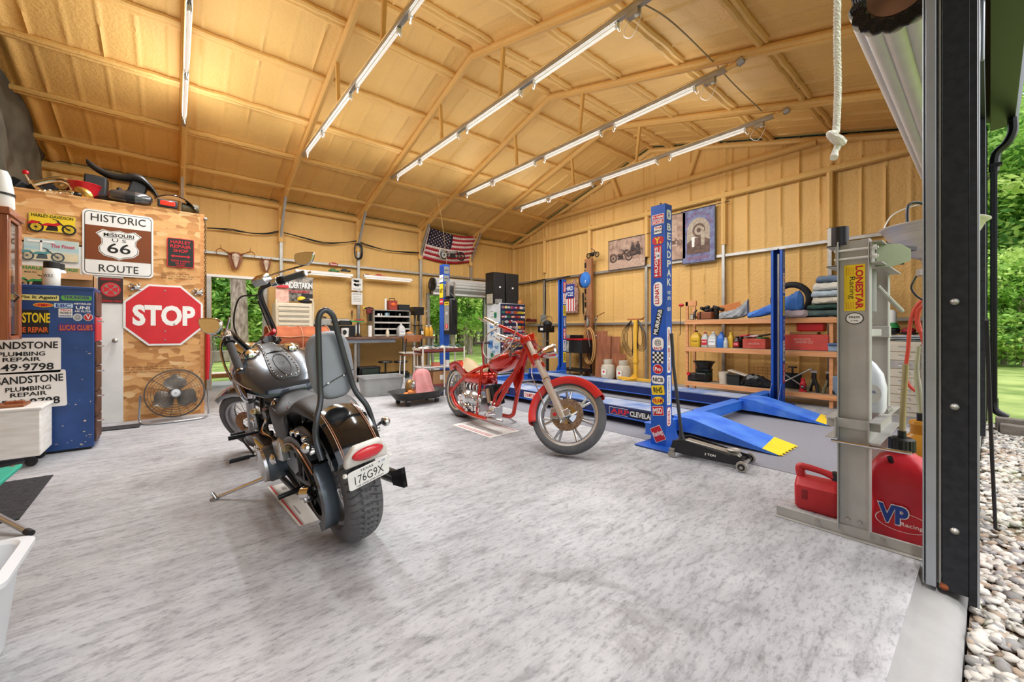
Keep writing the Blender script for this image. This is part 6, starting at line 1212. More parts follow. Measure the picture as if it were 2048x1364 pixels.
t = thing('suede_cover', 'brown suede cover with pale stitching draped over the grey cabinet', 'cover', ((g0+g1_)/2-.06, gy+.22, GZ)); hh = zc2-GZ+.02
sec = [(-.27, -.05), (-.27, hh*.45), (-.2, hh*.8), (-.06, hh), (.08, hh), (.2, hh*.8), (.25, hh*.4), (.25, -.03)]
R_ = [[Vector((x, y+.006*math.sin(x*23+k), z+.006*math.sin(x*17+k*2))) for k, (y, z) in enumerate(sec)] for x in np.linspace(-W/2-.06, W/2-.04, 22)]
V = [tuple(p) for r in R_ for p in r]; b = B(); b.add(V, [(i*8+k, i*8+k+1, i*8+8+k+1, i*8+8+k) for i in range(21) for k in range(7)], SUE); b.build('cloth', t, solid=.012, sharp=180)
b = B(); ST = mat('pale_stitch', '#C58E6C', .8)
for k in (1, 0): b.tube([R_[i][k]+Vector((0, -.012, .0)) for i in range(22)], .007, ST, 5)
for i in (0, 11, 21): b.tube([p+Vector((0, -.006, .008)) for p in R_[i]], .006, ST, 5, smooth=3)
b.build('stitching', t)
# sticker covered refrigerator with black speakers
FY = 7.75; fx0 = bX(1000, FY); fx1 = bX(1049, FY); d = pray(974, 661); FB = fx0*d.y/d.x; FZ = AY(1000, 606, FY).z
t = thing('refrigerator', 'tall refrigerator plastered with stickers in the far corner', 'refrigerator', ((fx0+fx1)/2, (FY+FB)/2, 0)); L0 = Matrix.Translation((-(fx0+fx1)/2, -(FY+FB)/2, 0))
b = B(L0); b.bx((fx0, FY, .03), (fx1, FB, FZ), mat('fridge_white', '#D9DEE4', .4)); b.build('body', t, bevel=.01); b = B(L0); b.bx((fx0+.004, FY-.03, .06), (fx1-.004, FY-.002, FZ-.01), mat('fridge_navy', '#1C2440', .4)); d_ = b.build('door', t, bevel=.008)
b = B(L0); b.bx((fx0+.03, FY-.065, 1.0), (fx0+.05, FY-.03, 1.35), STEEL); b.build('door_handle', d_)
PAL = [INKR, INKO, INKW, INKB, INKY, INKG, mat('sticker_grey', '#8E929A', .5), INKR, INKW, INKO]
WD = ['GAS', 'OIL', 'NGK', 'MOTO', 'FAST', 'RPM', 'V8', 'TEXAS', 'RACE', '66', 'PARTS', 'SHOP']
r_ = random.Random(9); Wf = fx1-fx0
zz = .12
while zz < FZ-.05:
    xx = fx0+.02
    h_ = r_.uniform(.05, .09)
    while xx < fx1-.06:
        w_ = min(r_.uniform(.06, .15), fx1-.01-xx); p_ = r_.choice(PAL); q_ = r_.choice([INK, INKW, INKR, INKB]); M = frame((xx+w_/2, FY-.0305, zz+h_/2), (1, 0, 0), (0, 0, 1)) @ T(rz=r_.uniform(-.1, .1)); sticker(t, L0, M, w_*.9, h_*.85, p_, [(r_.choice(WD), 0, 0, .8, .6, q_ if q_ != p_ else INKW)], shape=r_.choice(['plate', 'plate', 'disc'])); xx += w_
    zz += h_*(1.2 if r_.random() < .6 else 1.9)
for k in range(20):
    y = r_.uniform(FY+.08, FB-.1); z = r_.uniform(.3, FZ-.1); M = frame((fx0-.0008, y, z), (0, -1, 0), (0, 0, 1)) @ T(rz=r_.uniform(-.1, .1)); sticker(t, L0, M, r_.uniform(.1, .22), r_.uniform(.07, .2), r_.choice([INKW, mat('sticker_pale_blue', '#BFD9EC'), INKB, mat('sticker_sky', '#5C8FD0', .5), INKW, PAPER, INKG]), [(r_.choice(WD), 0, 0, .7, .4, INKB)], z=.0006*k*.3)
for k, (u0, u1) in enumerate(((988, 1010), (1012, 1037))):
    x0, x1 = bX(u0, 7.95), bX(u1, 7.95); z1 = AY(1000, 545, 7.95).z-FZ; t2 = thing('speaker_cabinet', 'tall black speaker cabinet on the refrigerator, the %s one' % ('left', 'right')[k], 'speaker', ((x0+x1)/2, 8.12, FZ+.001), group='speaker cabinets on the refrigerator'); W = (x1-x0)
    b = B(); b.bx((-W/2, -.17, 0), (W/2, .19, z1), mat('speaker_black', '#100C0B', .5)); b.build('cabinet', t2, bevel=.006); b = B(); b.bx((-W/2+.015, -.18, .02), (W/2-.015, -.17, z1-.02), BLKM); b.build('grille', t2, bevel=.004)
    b = B(); b.bx((-.025, -.19, z1*.5), (.025, -.18, z1*.5+.04), WHITE); b.build('badge', t2)
t = thing('grey_carton', 'small grey carton at the front of the refrigerator top', 'box', (bX(997, 7.85), 7.85, FZ+.001)); b = B(); b.box((0, 0, .05), (.14, .1, .1), GREY); b.build('carton', t)
t = thing('white_carton', 'pale carton at the left end of the refrigerator top', 'box', (bX(983, 8.1)-.03, 8.1, FZ+.001)); b = B(); b.box((0, 0, .12), (.1, .2, .24), mat('carton_pale', '#B5AA98', .7)); b.build('carton', t)
t = thing('orange_bag', 'orange paper bag at the right end of the refrigerator top', 'bag', (bX(1040, 7.85), 7.85, FZ+.001)); b = B(); b.ell((0, 0, .05), (.07, .05, .06), mat('bag_orange', '#C07A3C', .8)); b.build('bag', t)
# flag between the truss knees
fa, fb, fc, fd = AY(861, 455, 9.15), AY(963, 471, 9.15), AY(944, 524, 9.35), AY(846, 516, 9.35)
t = thing('flag', 'american flag with a motorcycle print hung between two truss legs', 'flag', (fa+fc)/2); o_ = (fa+fc)/2
def fp(s, v, off=0.): top = fa.lerp(fb, s); bot = fd.lerp(fc, s); p = top.lerp(bot, v); sag = math.sin(PI*s); return p-o_+Vector((0, -.10*sag*math.sin(PI*v)-off, -.10*sag))
FR, FWh, FN = mat('flag_red', '#B02030', .8, bump=.15), mat('flag_white', '#E6CFC8', .8, bump=.15), mat('flag_navy', '#241C34', .8, bump=.15)
b = B(); NS = 26
for i in range(NS):
    for j in range(13):
        m_ = FN if (i < NS*.4 and j < 7) else (FR if j % 2 == 0 else FWh); s0, s1, v0, v1 = i/NS, (i+1)/NS, j/13, (j+1)/13; b.add([tuple(fp(s0, v0)), tuple(fp(s1, v0)), tuple(fp(s1, v1)), tuple(fp(s0, v1))], [(0, 1, 2, 3)], m_)
b.build('cloth', t, solid=.004, sharp=180)
b = B()
for j in range(9):
    for i in range(6 if j % 2 == 0 else 5):
        s_ = .4*(i+.5+(.5 if j % 2 else 0))/6; v_ = 7/13*(j+.7)/9.4; c = fp(s_, v_, .006); R0 = .02; P_ = []
        for k in range(10): a = PI/2+PI*k/5; r = R0 if k % 2 == 0 else R0*.42; P_.append(tuple(c+Vector((r*math.cos(a), 0, r*math.sin(a)))))
        b.add(P_, [tuple(range(10))], FWh)
b.build('stars', t)
c = fp(.48, .66, .03); b = B(); ax = (fp(.6, .66)-fp(.4, .66)).normalized(); bikeart(b, frame(tuple(c), tuple(ax), (0, 0, 1)), .72, GREY, INK); b.disc(frame(tuple(fp(.3, .7, .02)), tuple(ax), (0, 0, 1)), .12, .14, INKW, 0, .001); b.build('motorcycle_print', t)
b = B(); b.tube([fp(-.01, 0), fp(-.01, .5), fp(-.01, 1)], .014, FWh, 6); b.build('hem', t)
# roller stand behind the chopper
p = AY(967, 740, 5.2); t = thing('roller_stand', 'dark red T shaped work stand behind the chopper seat', 'stand', (p.x, 5.2, 0)); z = AY(967, 687, 5.2).z; b = B(); b.tube([(0.02, 0, .02), (.02, 0, .4), (-.03, 0, z)], [.02, .016, .02], mat('dark_red_steel', '#8E2A34', .4), 8); b.build('post', t); b = B(); b.box((-.02, 0, z+.01), (.26, .07, .03), mat('stand_pad', '#3C2426', .6)); b.build('head', t, bevel=.008); b = B(); b.box((0, 0, .012), (.34, .05, .024), MATS['dark_red_steel']); b.box((0, 0, .012), (.05, .3, .024), MATS['dark_red_steel']); b.build('foot', t)
# ================================================================ along the poster wall
PXW = XW-.02
def rail(y0, y1, z, nm): b = B(); b.tube([(PXW-.02, y0, z), (PXW-.02, y1, z)], .006, BLK, 6); return b
SEP = mat('poster_sepia', '#B89882', .6, vscale=9, col2='#8A6A58'); DKB = mat('poster_dark', '#4A3226', .6, vscale=14, col2='#6E5040')
def chopart(b, M, w_, h_):
    b.plate(M @ T(0, -.36*h_), w_, .26*h_, MATS['poster_sepia2'], 0, 0, .0005)
    bikeart(b, M @ T(-.15*w_, -.05*h_, .001), .62*w_, DKB, mat('poster_deep', '#33211A', .6)); bikeart(b, M @ T(.2*w_, .05*h_, .002), .5*w_, MATS['poster_deep'], DKB)
    for x, y, r in ((.18, .28, .05), (.32, .3, .045)):
        b.disc(M @ T(x*w_, y*h_, .003), r*w_*.7, r*w_*.8, DKB, 0, .0005, 14); b.prism([(x*w_-.05*w_, y*h_-.05*h_), (x*w_+.05*w_, y*h_-.05*h_), (x*w_+.08*w_, y*h_-.4*h_), (x*w_-.08*w_, y*h_-.4*h_)], .0005, MATS['poster_deep'], M @ T(0, 0, .002))
mat('poster_sepia2', '#A58672', .6, vscale=20, col2='#C3A48E')
def poster(u0, v0, u1, v1, label, art, bg, X=PXW-.035, rails=True):
    a = AX(u0, v0, X); c = AX(u1, v1, X); M = frame((X, (a.y+c.y)/2, (a.z+c.z)/2), (0, -1, 0), (0, 0, 1)); wd, ht = abs(a.y-c.y), abs(a.z-c.z); loc = M.to_translation(); t = thing('wall_poster', label, 'poster', loc); M0 = Matrix.Translation(-loc) @ M
    b = B(); b.plate(M0, wd, ht, INK, 0, -.003, .003); b.plate(M0, wd-.03, ht-.03, bg, 0, 0, .001); b.build('sheet', t); b = B(); art(b, M0 @ T(0, 0, .0015), wd-.04, ht-.04); b.build('picture', t)
    b = B(); b.tube([M0 @ Vector((-wd/2-.02, ht/2, -.006)), M0 @ Vector((wd/2+.25, ht/2, -.006))], .006, BLK, 6); b.tube([M0 @ Vector((-wd/2-.02, -ht/2, -.006)), M0 @ Vector((wd/2+.02, -ht/2, -.006))], .006, STEEL, 6); b.build('hanger_rod', t); return t
poster(1217, 483, 1291, 532, 'brown tinted landscape poster of riders on long choppers', chopart, SEP)
poster(1308, 438, 1372, 518, 'narrow brown tinted poster half hidden behind the near lift column', lambda b, M, w_, h_: (b.plate(M @ T(-.1*w_, .1*h_), w_*.7, h_*.6, MATS['poster_sepia2'], 0, 0, .0005), bikeart(b, M @ T(.15*w_, -.1*h_, .001), .5*w_, DKB, DKB)), SEP)
PURP = mat('poster_purple', '#5C5078', .6, vscale=10, col2='#7A84A6')
def arch(b, M, w_, h_):
    n = 20; iv = [(-.36*w_, -.34*h_), (.36*w_, -.34*h_), (.36*w_, .1*h_)]+[(.36*w_*math.cos(PI*k/n), .1*h_+.24*h_*math.sin(PI*k/n)) for k in range(1, n)]+[(-.36*w_, .1*h_)]
    b.prism(iv, .001, mat('poster_cream', '#B3A592', .6, vscale=20, col2='#9A8872'), M); b.prism([(-.36*w_, -.34*h_), (.36*w_, -.34*h_), (.36*w_, -.1*h_), (.1*w_, -.02*h_), (-.2*w_, -.06*h_), (-.36*w_, -.12*h_)], .001, DKB, M @ T(0, 0, .001))
    for r in (.2, .14, .07): b.disc(M @ T(.02*w_, .1*h_, .002+.0006*(.2-r)*10), r*w_, r*w_*1.1, DKB if r != .14 else MATS['poster_cream'], 0, .0005)
    for x, y, s_ in ((-.16, -.08, .9), (.15, -.02, 1.25)): b.disc(M @ T(x*w_, (y+.1*s_)*h_, .004), .035*w_*s_, .03*h_*s_, MATS['poster_cream'], 0, .0006, 10); b.prism([((x-.06*s_)*w_, (y+.07*s_)*h_), ((x+.06*s_)*w_, (y+.07*s_)*h_), ((x+.04*s_)*w_, (y-.14*s_)*h_), ((x-.04*s_)*w_, (y-.14*s_)*h_)], .0006, MATS['poster_cream'] if s_ > 1 else PAPER, M @ T(0, 0, .004))
    for k in range(11): a = PI*(.12+.76*k/10); b.plate(M @ T(-.42*w_*math.cos(a), .1*h_+.33*h_*math.sin(a), .002, rz=-(PI/2-a)*-1), .03*w_, .05*h_, mat('poster_rose', '#8C5468', .6), 0, 0, .0006)
    for k in range(12): b.plate(M @ T((-.33+.06*k)*w_, -.42*h_, .002), .035*w_, .05*h_, MATS['poster_rose'], 0, 0, .0006)
poster(1364, 424, 1431, 521, 'large purple bordered poster with an arched sepia scene', arch, PURP)
# timber post with metal strips, hose, cap, shirts
yp = 6.37
t = thing('timber_post', 'brown timber post with shiny metal strips against the poster wall', 'post', (XW-.14, yp-.06, 0)); zt = AX(1182, 517, XW-.14).z
b = B(); b.bx((-.03, -.12, 0), (.05, .09, zt), mat('post_brown', '#8C5A38', .65, vscale=3, stretch=(6, 6, 1), col2='#A8764E')); b.build('post', t, bevel=.004)
b = B()
for k in range(9): b.box((-.035, .06, zt-.15-.16*k), (.01, .05, .12), CHROME if k % 2 else BLK, (0, .1*math.sin(k), 0))
b.build('metal_strips', t, bevel=.004)
t = thing('model_motorcycle', 'small black metal model motorcycle on top of the timber post', 'model', AX(1186, 508, XW-.16)); b = B(); bikeart(b, frame((0, 0, 0), (0, -1, 0), (0, 0, 1)), .36, BLK, BLK)
for x in (-.13, .13): b.tube([(-.01, -x+.055*math.cos(a), -.03+.055*math.sin(a)) for a in [2*PI*k/16 for k in range(16)]], .012, BLK, 6, closed=True)
b.tube([(-.01, -.13, -.03), (-.01, -.03, .1), (-.03, .03, .13)], .008, BLK, 6); b.box((0, 0.03, 0), (.05, .12, .07), BLK); b.build('model', t, bevel=.004)
t = thing('blue_cap_bag', 'bright blue cap hanging on the poster wall beside the post', 'cap', AX(1171, 560, XW-.16)); b = B(); b.ell((0, 0, 0), (.09, .17, .2), mat('cap_blue', '#2F74C8', .7, var=.12, vscale=9, bump=.4, bscale=20)); b.build('crown', t); b = B(); b.ell((.02, .12, .0), (.08, .1, .18), mat('cap_maroon', '#4A2434', .7)); b.build('lining', t); b = B(); b.text('Z', frame((-.09, -.08, -.05), (0, -1, 0), (0, 0, 1)), .04, .05, INKW, .03, .01); b.build('emblem', t)
a = AX(1121, 556, XW-.045); c = AX(1160, 632, XW-.045); t = thing('hanging_shirt', 'blue and red lettered shirt hanging behind the rear lift column', 'shirt', ((XW-.045), (a.y+c.y)/2, (a.z+c.z)/2)); wd, ht = abs(a.y-c.y), abs(a.z-c.z); MS = frame((0, 0, 0), (0, -1, 0), (0, 0, 1))
b = B(); b.prism([(-.3*wd, .42*ht), (-.12*wd, .34*ht), (.12*wd, .34*ht), (.3*wd, .42*ht), (.45*wd, .1*ht), (.42*wd, -.42*ht), (-.42*wd, -.42*ht), (-.45*wd, .1*ht)], .03, mat('shirt_mix', '#B9A08C', .9, vscale=16, col2='#8C4038', bump=.4), MS); b.build('shirt', t, bevel=.01)
b = B(); b.plate(MS @ T(-.05*wd, .12*ht, .031), wd*.62, ht*.36, INKB, .02); b.plate(MS @ T(-.05*wd, -.2*ht, .031), wd*.66, ht*.34, INKW, .01)
for k in range(5): b.plate(MS @ T((-.3+.13*k)*wd, -.2*ht, .034), wd*.05, ht*.34, INKR)
b.text('THIRD', MS @ T(-.05*wd, .2*ht, .034), wd*.5, ht*.1, INKW, .02); b.text('CYCLE', MS @ T(-.05*wd, .06*ht, .034), wd*.5, ht*.1, INKW, .02); b.build('print', t)
t = thing('umbrella', 'slim folded black umbrella hanging under the blue cap', 'umbrella', AX(1166, 606, XW-.05)); b = B(); b.tube([(0, 0, .26), (0, 0, .2), (0, -.01, -.24), (0, -.01, -.3)], [.02, .024, .016, .006], BLK, 8); b.build('canopy', t); b = B(); b.cyl((0, -.01, -.26), (0, -.01, -.34), .008, STEEL); b.build('tip', t)
HOSE = mat('tan_hose', '#C99B5C', .6, var=.08); hc = AX(1181, 692, XW-.24)
t = thing('air_hose', 'tan air hose coiled on the timber post', 'hose', hc); b = B()
for k in range(5): b.tube([(-.012*k, (.15+.012*(k % 3))*math.cos(a)+.01*k, (.40+.02*(k % 3))*math.sin(a)) for a in [2*PI*i/28 for i in range(28)]], .012, HOSE, 7, closed=True)
b.build('coil', t); b = B(); b.tube([(-.06, .04, .38), (-.08, -.02, .1), (-.06, -.03, -.02)], .01, STEEL, 6, smooth=4); b.build('fitting', t)
t = thing('steel_wrench', 'large steel wrench hanging on the timber post', 'wrench', AX(1191, 652, XW-.2)); b = B(); b.box((0, 0, -.04), (.012, .03, .36), CHROME); b.ell((0, 0, .16), (.012, .04, .045), CHROME); b.ell((0, 0, -.24), (.012, .03, .04), CHROME); b.build('wrench', t, bevel=.004)
t = thing('grey_hook', 'grey pulley block hanging left of the timber post', 'pulley', AX(1175, 645, XW-.2)); b = B(); b.ell((0, 0, 0), (.03, .04, .11), GREY); b.tube([(0, 0, .1), (0, -.03, .18), (0, .02, .22)], .008, STEEL, 6, smooth=4); b.build('block', t)
pp = AX(1195, 632, XW-.25); b = B(); b.tube([pp+Vector((0, .22, -.05)), pp, pp+Vector((0, -.2, .08))], .01, WOODD, 6); b.tube([pp, pp+Vector((0, .05, -.12))], .008, BLK, 6); tag(b.build('cross_hook'), 'crossed rusty rods fixed on the timber post', 'rod')
CED = mat('cedar_plank', '#8A5236', .65, vscale=2.2, stretch=(5, 5, 1), col2='#A86C48', bump=.15)
for k, (u0, u1, v0, dx, lb) in enumerate(((1192, 1213, 662, .10, 'tall reddish plank leaning on the poster wall, nearest the post'), (1209, 1221, 672, .16, 'narrow dark plank behind the left propane tank'), (1220, 1239, 673, .12, 'wide reddish plank leaning behind the propane tanks'), (1230, 1251, 707, .18, 'short reddish board leaning behind the right propane tank'))):
    X = XW-dx-.08; a, c = AX(u0, v0, X), AX(u1, v0, X); h_ = a.z; t = thing('timber_plank', lb, 'plank', (X, (a.y+c.y)/2, 0), group='planks against the poster wall'); b = B(); b.box((0, 0, h_/2), (.03, abs(a.y-c.y), h_), CED, (0, .05, 0)); b.build('plank', t, bevel=.003)
TANKM = mat('propane_cream', '#D2CCBC', .5, vscale=6, col2='#BDB5A4')
for k, (u, X, lb) in enumerate(((1216, 7.42, 'left'), (1247, 7.42, 'right'))):
    p = AX(u, 757, X); t = thing('propane_tank', 'cream propane tank on the floor by the planks, the %s of two' % lb, 'tank', (X, p.y, 0), group='propane tanks'); b = B(); R0 = .155
    b.lathe([(.10, 0), (.11, .02), (.13, .03), (R0, .09), (R0, .27), (.13, .33), (.06, .36), (.0, .365)], TANKM, 28); b.build('tank', t); b = B(); b.lathe([(.09, .34), (.10, .45), (.094, .45), (.084, .34)], TANKM, 20, cap=False); b.build('collar', t)
    b = B(); b.cyl((0, 0, .36), (0, 0, .42), .02, mat('brass_valve', '#B08A48', .3, .8)); b.build('valve', t); b = B(); b.plate(frame((-R0-.001, 0, .18), (0, -1, 0), (0, 0, 1)), .12, .12, PAPER); b.disc(frame((-R0-.003, .0, .19), (0, -1, 0), (0, 0, 1)), .025, .025, INKR); b.build('label', t)
# engine stand
yS = AX(1272, 752, 7.1).y; t = thing('engine_stand', 'yellow engine stand on castors hung with black cables', 'engine stand', (7.1, yS, 0)); YS = mat('stand_yellow', '#E0AE3A', .45, var=.1); zt = AX(1272, 640, 7.1).z
b = B(); b.bx((-.035, -.035, .1), (.035, .035, zt), YS); b.bx((-.045, -.045, .45), (.045, .045, .52), YS); b.build('post', t, bevel=.004)
b = B(); b.box((0, .02, .12), (.07, .78, .05), YS); b.box((-.22, -.0, .12), (.5, .06, .05), YS); b.prism([(0, 0), (.12, 0), (0, .12)], .01, YS, frame((0, .03, .14), (0, 1, 0), (0, 0, 1))); b.build('base', t, bevel=.004)
for x, y in ((0, .38), (0, -.34), (-.45, 0)): b = B(); b.lathe([(0, -.014), (.04, -.014), (.04, .014), (0, .014)], BLK, 16, frame((x, y, .041), (1, 0, 0), (0, 0, 1))); b.box((x, y, .085), (.05, .04, .02), CHROME); b.build('castor', t)
b = B(); b.box((0, .02, zt+.015), (.05, .34, .03), mat('rusty_bar', '#9A5A30', .7, var=.3)); b.tube([(0, -.1, zt), (-.05, -.22, zt+.05)], .012, MATS['rusty_bar'], 6); b.build('top_bar', t, bevel=.004)
b = B()
for k in range(5):
    for s_ in (1, -1): b.tube([(-.04, s_*.08, zt), (-.05-.01*k, s_*(.16+.025*k), zt-.25), (-.05, s_*(.16+.02*k), zt-.5-.02*k), (-.04, s_*.06, zt-.6-.03*k if s_ > 0 else zt-.45-.03*k), (-.03, s_*.07, zt-.2), (-.04, s_*.08, zt-.02)], .006, BLK, 5, smooth=5)
b.build('cables', t)
# tool cart, drill press, wall box
X = 7.3; a, c = AX(1118, 690, X), AX(1163, 690, X); W = abs(a.y-c.y); zt = AX(1150, 677, X).z; t = thing('tool_cart', 'black tool cart with a red top tray beside the rear lift column', 'cart', (X+.2, (a.y+c.y)/2, 0))
b = B(); b.bx((-.2, -W/2, zt*.62), (.2, W/2, zt-.04), BLKM); b.build('cabinet', t, bevel=.006); b = B(); b.bx((-.215, -W/2-.01, zt-.04), (.215, W/2+.01, zt), RED); b.build('top_tray', t, bevel=.006); b = B(); b.bx((-.2, -W/2, .12), (.2, W/2, .17), BLKM); b.build('lower_tray', t)
b = B(); b.bx((-.206, W*.05, zt*.64), (-.2, W*.46, zt-.06), mat('cart_label', '#4A6C80', .5, vscale=12, col2='#C8C2B0')); b.build('label', t)
for x in (-.19, .17):
    for y in (-W/2+.01, 0.0, W/2-.03):
        b = B(); b.bx((x, y, .07), (x+.025, y+.03, zt*.62), GREY if y >= 0 else BLK); b.build('leg', t)
        if y != 0.0: b = B(); b.lathe([(0, -.012), (.032, -.012), (.032, .012), (0, .012)], STEEL, 14, frame((x+.01, y+.01, .034), (1, 0, 0), (0, 0, 1))); b.build('castor', t)
for u, lb, m_, w_ in ((1133, 'grey', GREY, .2), (1148, 'black', BLK, .26)): p = AX(u, 661, X+.05); b = B(); b.box((X+.15, p.y, zt+.041), (.2, w_, .08), m_); tag(b.build('tool_case', bevel=.01), '%s tool case on the red cart tray' % lb, 'case')
p = AX(1095, 700, 7.1); t = thing('pedestal_drill', 'black machine on a slim pedestal in the far corner with hanging wires', 'drill', (7.1, p.y, 0)); zt = AX(1090, 648, 7.1).z; b = B(); b.cyl((0, 0, .02), (0, 0, zt-.05), .035, BLK); b.build('column', t); b = B(); b.lathe([(.0, 0), (.2, 0), (.2, .02), (.05, .04)], BLK, 20, cap=False); b.build('base', t)
b = B(); b.box((-.05, 0, zt-.13), (.3, .28, .16), BLK); b.cyl((-.15, 0, zt-.2), (-.15, 0, zt-.34), .03, STEEL); b.ell((0, 0, zt+.0), (.1, .12, .09), BLKM); b.box((-.205, .0, zt-.13), (.01, .1, .06), WHITE); b.build('head', t, bevel=.015); b = B()
for k in range(3): b.box((-.1, .02, zt-.42-.14*k), (.2, .24, .012), STEEL)
for k in range(4): b.tube([(-.14, -.1+.07*k, zt-.56), (-.15, -.1+.07*k, zt-.66)], .01, STEEL, 5)
b.build('table', t); b = B(); b.tube([(.1, .05, zt+.2), (-.05, .15, zt+.1), (-.1, .18, zt-.1)], .006, BLK, 5, smooth=4); b.tube([(.1, .05, zt+.2), (0, -.15, zt+.14), (-.05, -.2, zt-.1)], .006, BLK, 5, smooth=4); b.build('wires', t)
p = AX(1087, 637, XW-.08); t = thing('wall_outlet_box', 'grey electrical box on the poster wall near the far corner', 'electrical box', p); b = B(); b.box((0, 0, 0), (.08, .16, .2), GREY); b.build('box', t, bevel=.006)
b = B(); b.tube([AX(u, v, XW-.07) for u, v in ((1038, 569), (1060, 566), (1086, 559), (1090, 563), (1091, 600), (1090, 632))], .014, BLK, 6, smooth=3); b.tube([AX(u, v, XW-.07) for u, v in ((1092, 563), (1110, 559), (1140, 552))], .014, BLK, 6); tag(b.build('wall_conduit'), 'dark cable run branching on the poster wall above the grey box', 'cable')
p = AX(1062, 641, XW-.06); b = B(); b.box((p.x, p.y, p.z), (.08, .4, .07), mat('maroon_bracket', '#6E1F1C', .5)); b.box((p.x, p.y+.1, p.z+.03), (.08, .1, .06), MATS['maroon_bracket']); tag(b.build('bench_vise', bevel=.01), 'dark red bracket on the poster wall beside the refrigerator', 'bracket')
b = B(); p0 = AY(844, 300, 6.6); b.tube([Vector((p0.x, p0.y, roofz(p0.y)+.05)), AY(844, 300, 6.6), AY(866, 360, 6.9), AY(882, 430, 7.1), AY(893, 524, 6.5), Vector((3.73, 6.35, 2.29))], .0014, mat('thin_string', '#B99A64', .8), 4, smooth=6); tag(b.build('hanging_string'), 'thin string hanging from the roof past the flag', 'string')
b = B(); b.tube([(TRX[3]+.0, 2.2, roofz(2.2)-.03), (TRX[3]+.6, 2.1, roofz(2.1)+.02), (TRX[4]-.1, 2.05, roofz(2.05)-.03), (TRX[4]+.7, 2.1, roofz(2.1)+.0), (TRX[5]-.05, 2.05, roofz(2.05)-.06)], .008, mat('roof_wire', '#8C7C5C', .7), 5, smooth=6); tag(b.build('roof_cable'), 'thin cable running under the foamed roof between the trusses', 'cable')
# ================================================================ shop press by the doorway post
PG = mat('press_grey', '#A8A7A2', .45, .1, vscale=7, col2='#B6B4AE')
PX0, PX1, PYa, PYb = 2.76, 3.36, .525, .405; PZ = AX(1700, 482, PX0).z
t = thing('shop_press', 'tall grey steel shop press with a yellow sticker by the doorway post', 'press', (3.05, .47, 0)); L0 = Matrix.Translation((-3.05, -.47, 0))
for k, x in enumerate((PX0, PX1)):
    b = B(L0); s_ = 1
    b.bx((x, PYb, .03), (x+.008, PYa, PZ), PG); b.bx((x-.022, PYb-.006, .03), (x+.045, PYb, PZ), PG); b.bx((x-.022, PYa, .03), (x+.045, PYa+.006, PZ), PG)
    b.build('upright', t, bevel=.002)
    b = B(L0); b.bx((x-.035, .2, 0), (x+.035, .82, .006), PG); b.prism([(.0, 0), (.03, 0), (.01, .05), (.0, .055)], .62, PG, frame((x-.035, .82, .006), (1, 0, 0), (0, 0, 1)) if 0 else Matrix(((1, 0, 0, x-.005), (0, 0, -1, .82), (0, 1, 0, .006), (0, 0, 0, 1)))); b.bx((x-.01, .2, .006), (x-.004, .82, .058), PG); b.build('foot', t, bevel=.002)
    for y, z in ((.44, .09), (.49, .09), (.44, .04), (.49, .04), (.62, .035), (.35, .035)): b = B(L0); b.lathe([(.0, 0), (.010, 0), (.010, .007), (.0, .008)], STEEL, 6, frame((x-.001 if z > .036 else x-.011, y, z), (0, -1, 0), (0, 0, 1))); b.build('bolt', t)
# bed
zb = AX(1700, 838, PX0).z; zb2 = AX(1700, 888, PX0).z
for y0, y1 in ((PYa+.008, PYa+.05), (PYb-.05, PYb-.008)):
    b = B(L0); yy = y0 if y0 > .45 else y1; b.bx((PX0-.06, min(y0, y1), zb2+.03), (PX1+.06, max(y0, y1), zb2+.036), PG); b.bx((PX0-.06, min(y0, y1), zb-.0), (PX1+.06, max(y0, y1), zb+.006), PG); b.bx((PX0-.06, yy-.003, zb2+.03), (PX1+.06, yy+.003, zb+.0), PG); b.build('bed_channel', t)
b = B(L0); b.bx((PX0-.03, PYb-.05, zb-.045), (PX0-.024, PYa+.05, zb+.004), PG); b.build('bed_strap', t, bevel=.002)
b = B(L0); b.bx((PX1+.05, PYb-.05, zb-.045), (PX1+.056, PYa+.05, zb+.004), PG); b.build('bed_strap', t, bevel=.002)
b = B(L0); b.cyl((PX0-.03, PYa+.03, zb2+.01), (PX0-.03, PYb-.16, zb2+.01), .008, CHROME); b.build('bed_pin', t)
b = B(L0); b.cyl((PX1+.04, PYa+.05, zb2+.01), (PX1+.04, PYb-.05, zb2+.01), .009, STEEL); b.build('bed_pin', t)
for k in range(3): b = B(L0); b.bx((PX0+.30+.06*k, PYb-.04, zb+.007), (PX0+.34+.06*k, PYa+.04, zb+.03), STEEL); b.build('press_block', t, bevel=.003)
# head
zh = PZ-.02
for y in (PYa+.008, PYb-.014): b = B(L0); b.bx((PX0-.02, y, zh-.11), (PX1+.05, y+.006, zh), PG); b.bx((PX0-.02, y-.0, zh-.004), (PX1+.05, y+(.045 if y > .5 else -.04), zh+.002), PG); b.bx((PX0-.02, y, zh-.112), (PX1+.05, y+(.045 if y > .5 else -.04), zh-.106), PG); b.build('head_channel', t)
for z in (zh-.03, zh-.075): b = B(L0); b.cyl((PX0-.012, PYa+.02, z), (PX0-.012, PYb-.04, z), .006, WHITE); b.lathe([(.0, 0), (.014, 0), (.014, .012), (0, .012)], WHITE, 6, frame((PX0-.012, PYb-.02, z), (1, 0, 0), (0, 0, 1))); b.build('head_bolt', t)
OLV = mat('olive_plate', '#8F9678', .5, .2)
b = B(L0); b.prism([(0, 0), (.12, 0), (.17, -.03), (.17, -.09), (.08, -.12), (0, -.12)], .008, OLV, frame((PX0+.09, PYb-.012, zh), (.6, -.6, 0), (0, 0, 1))); b.build('olive_plate', t)
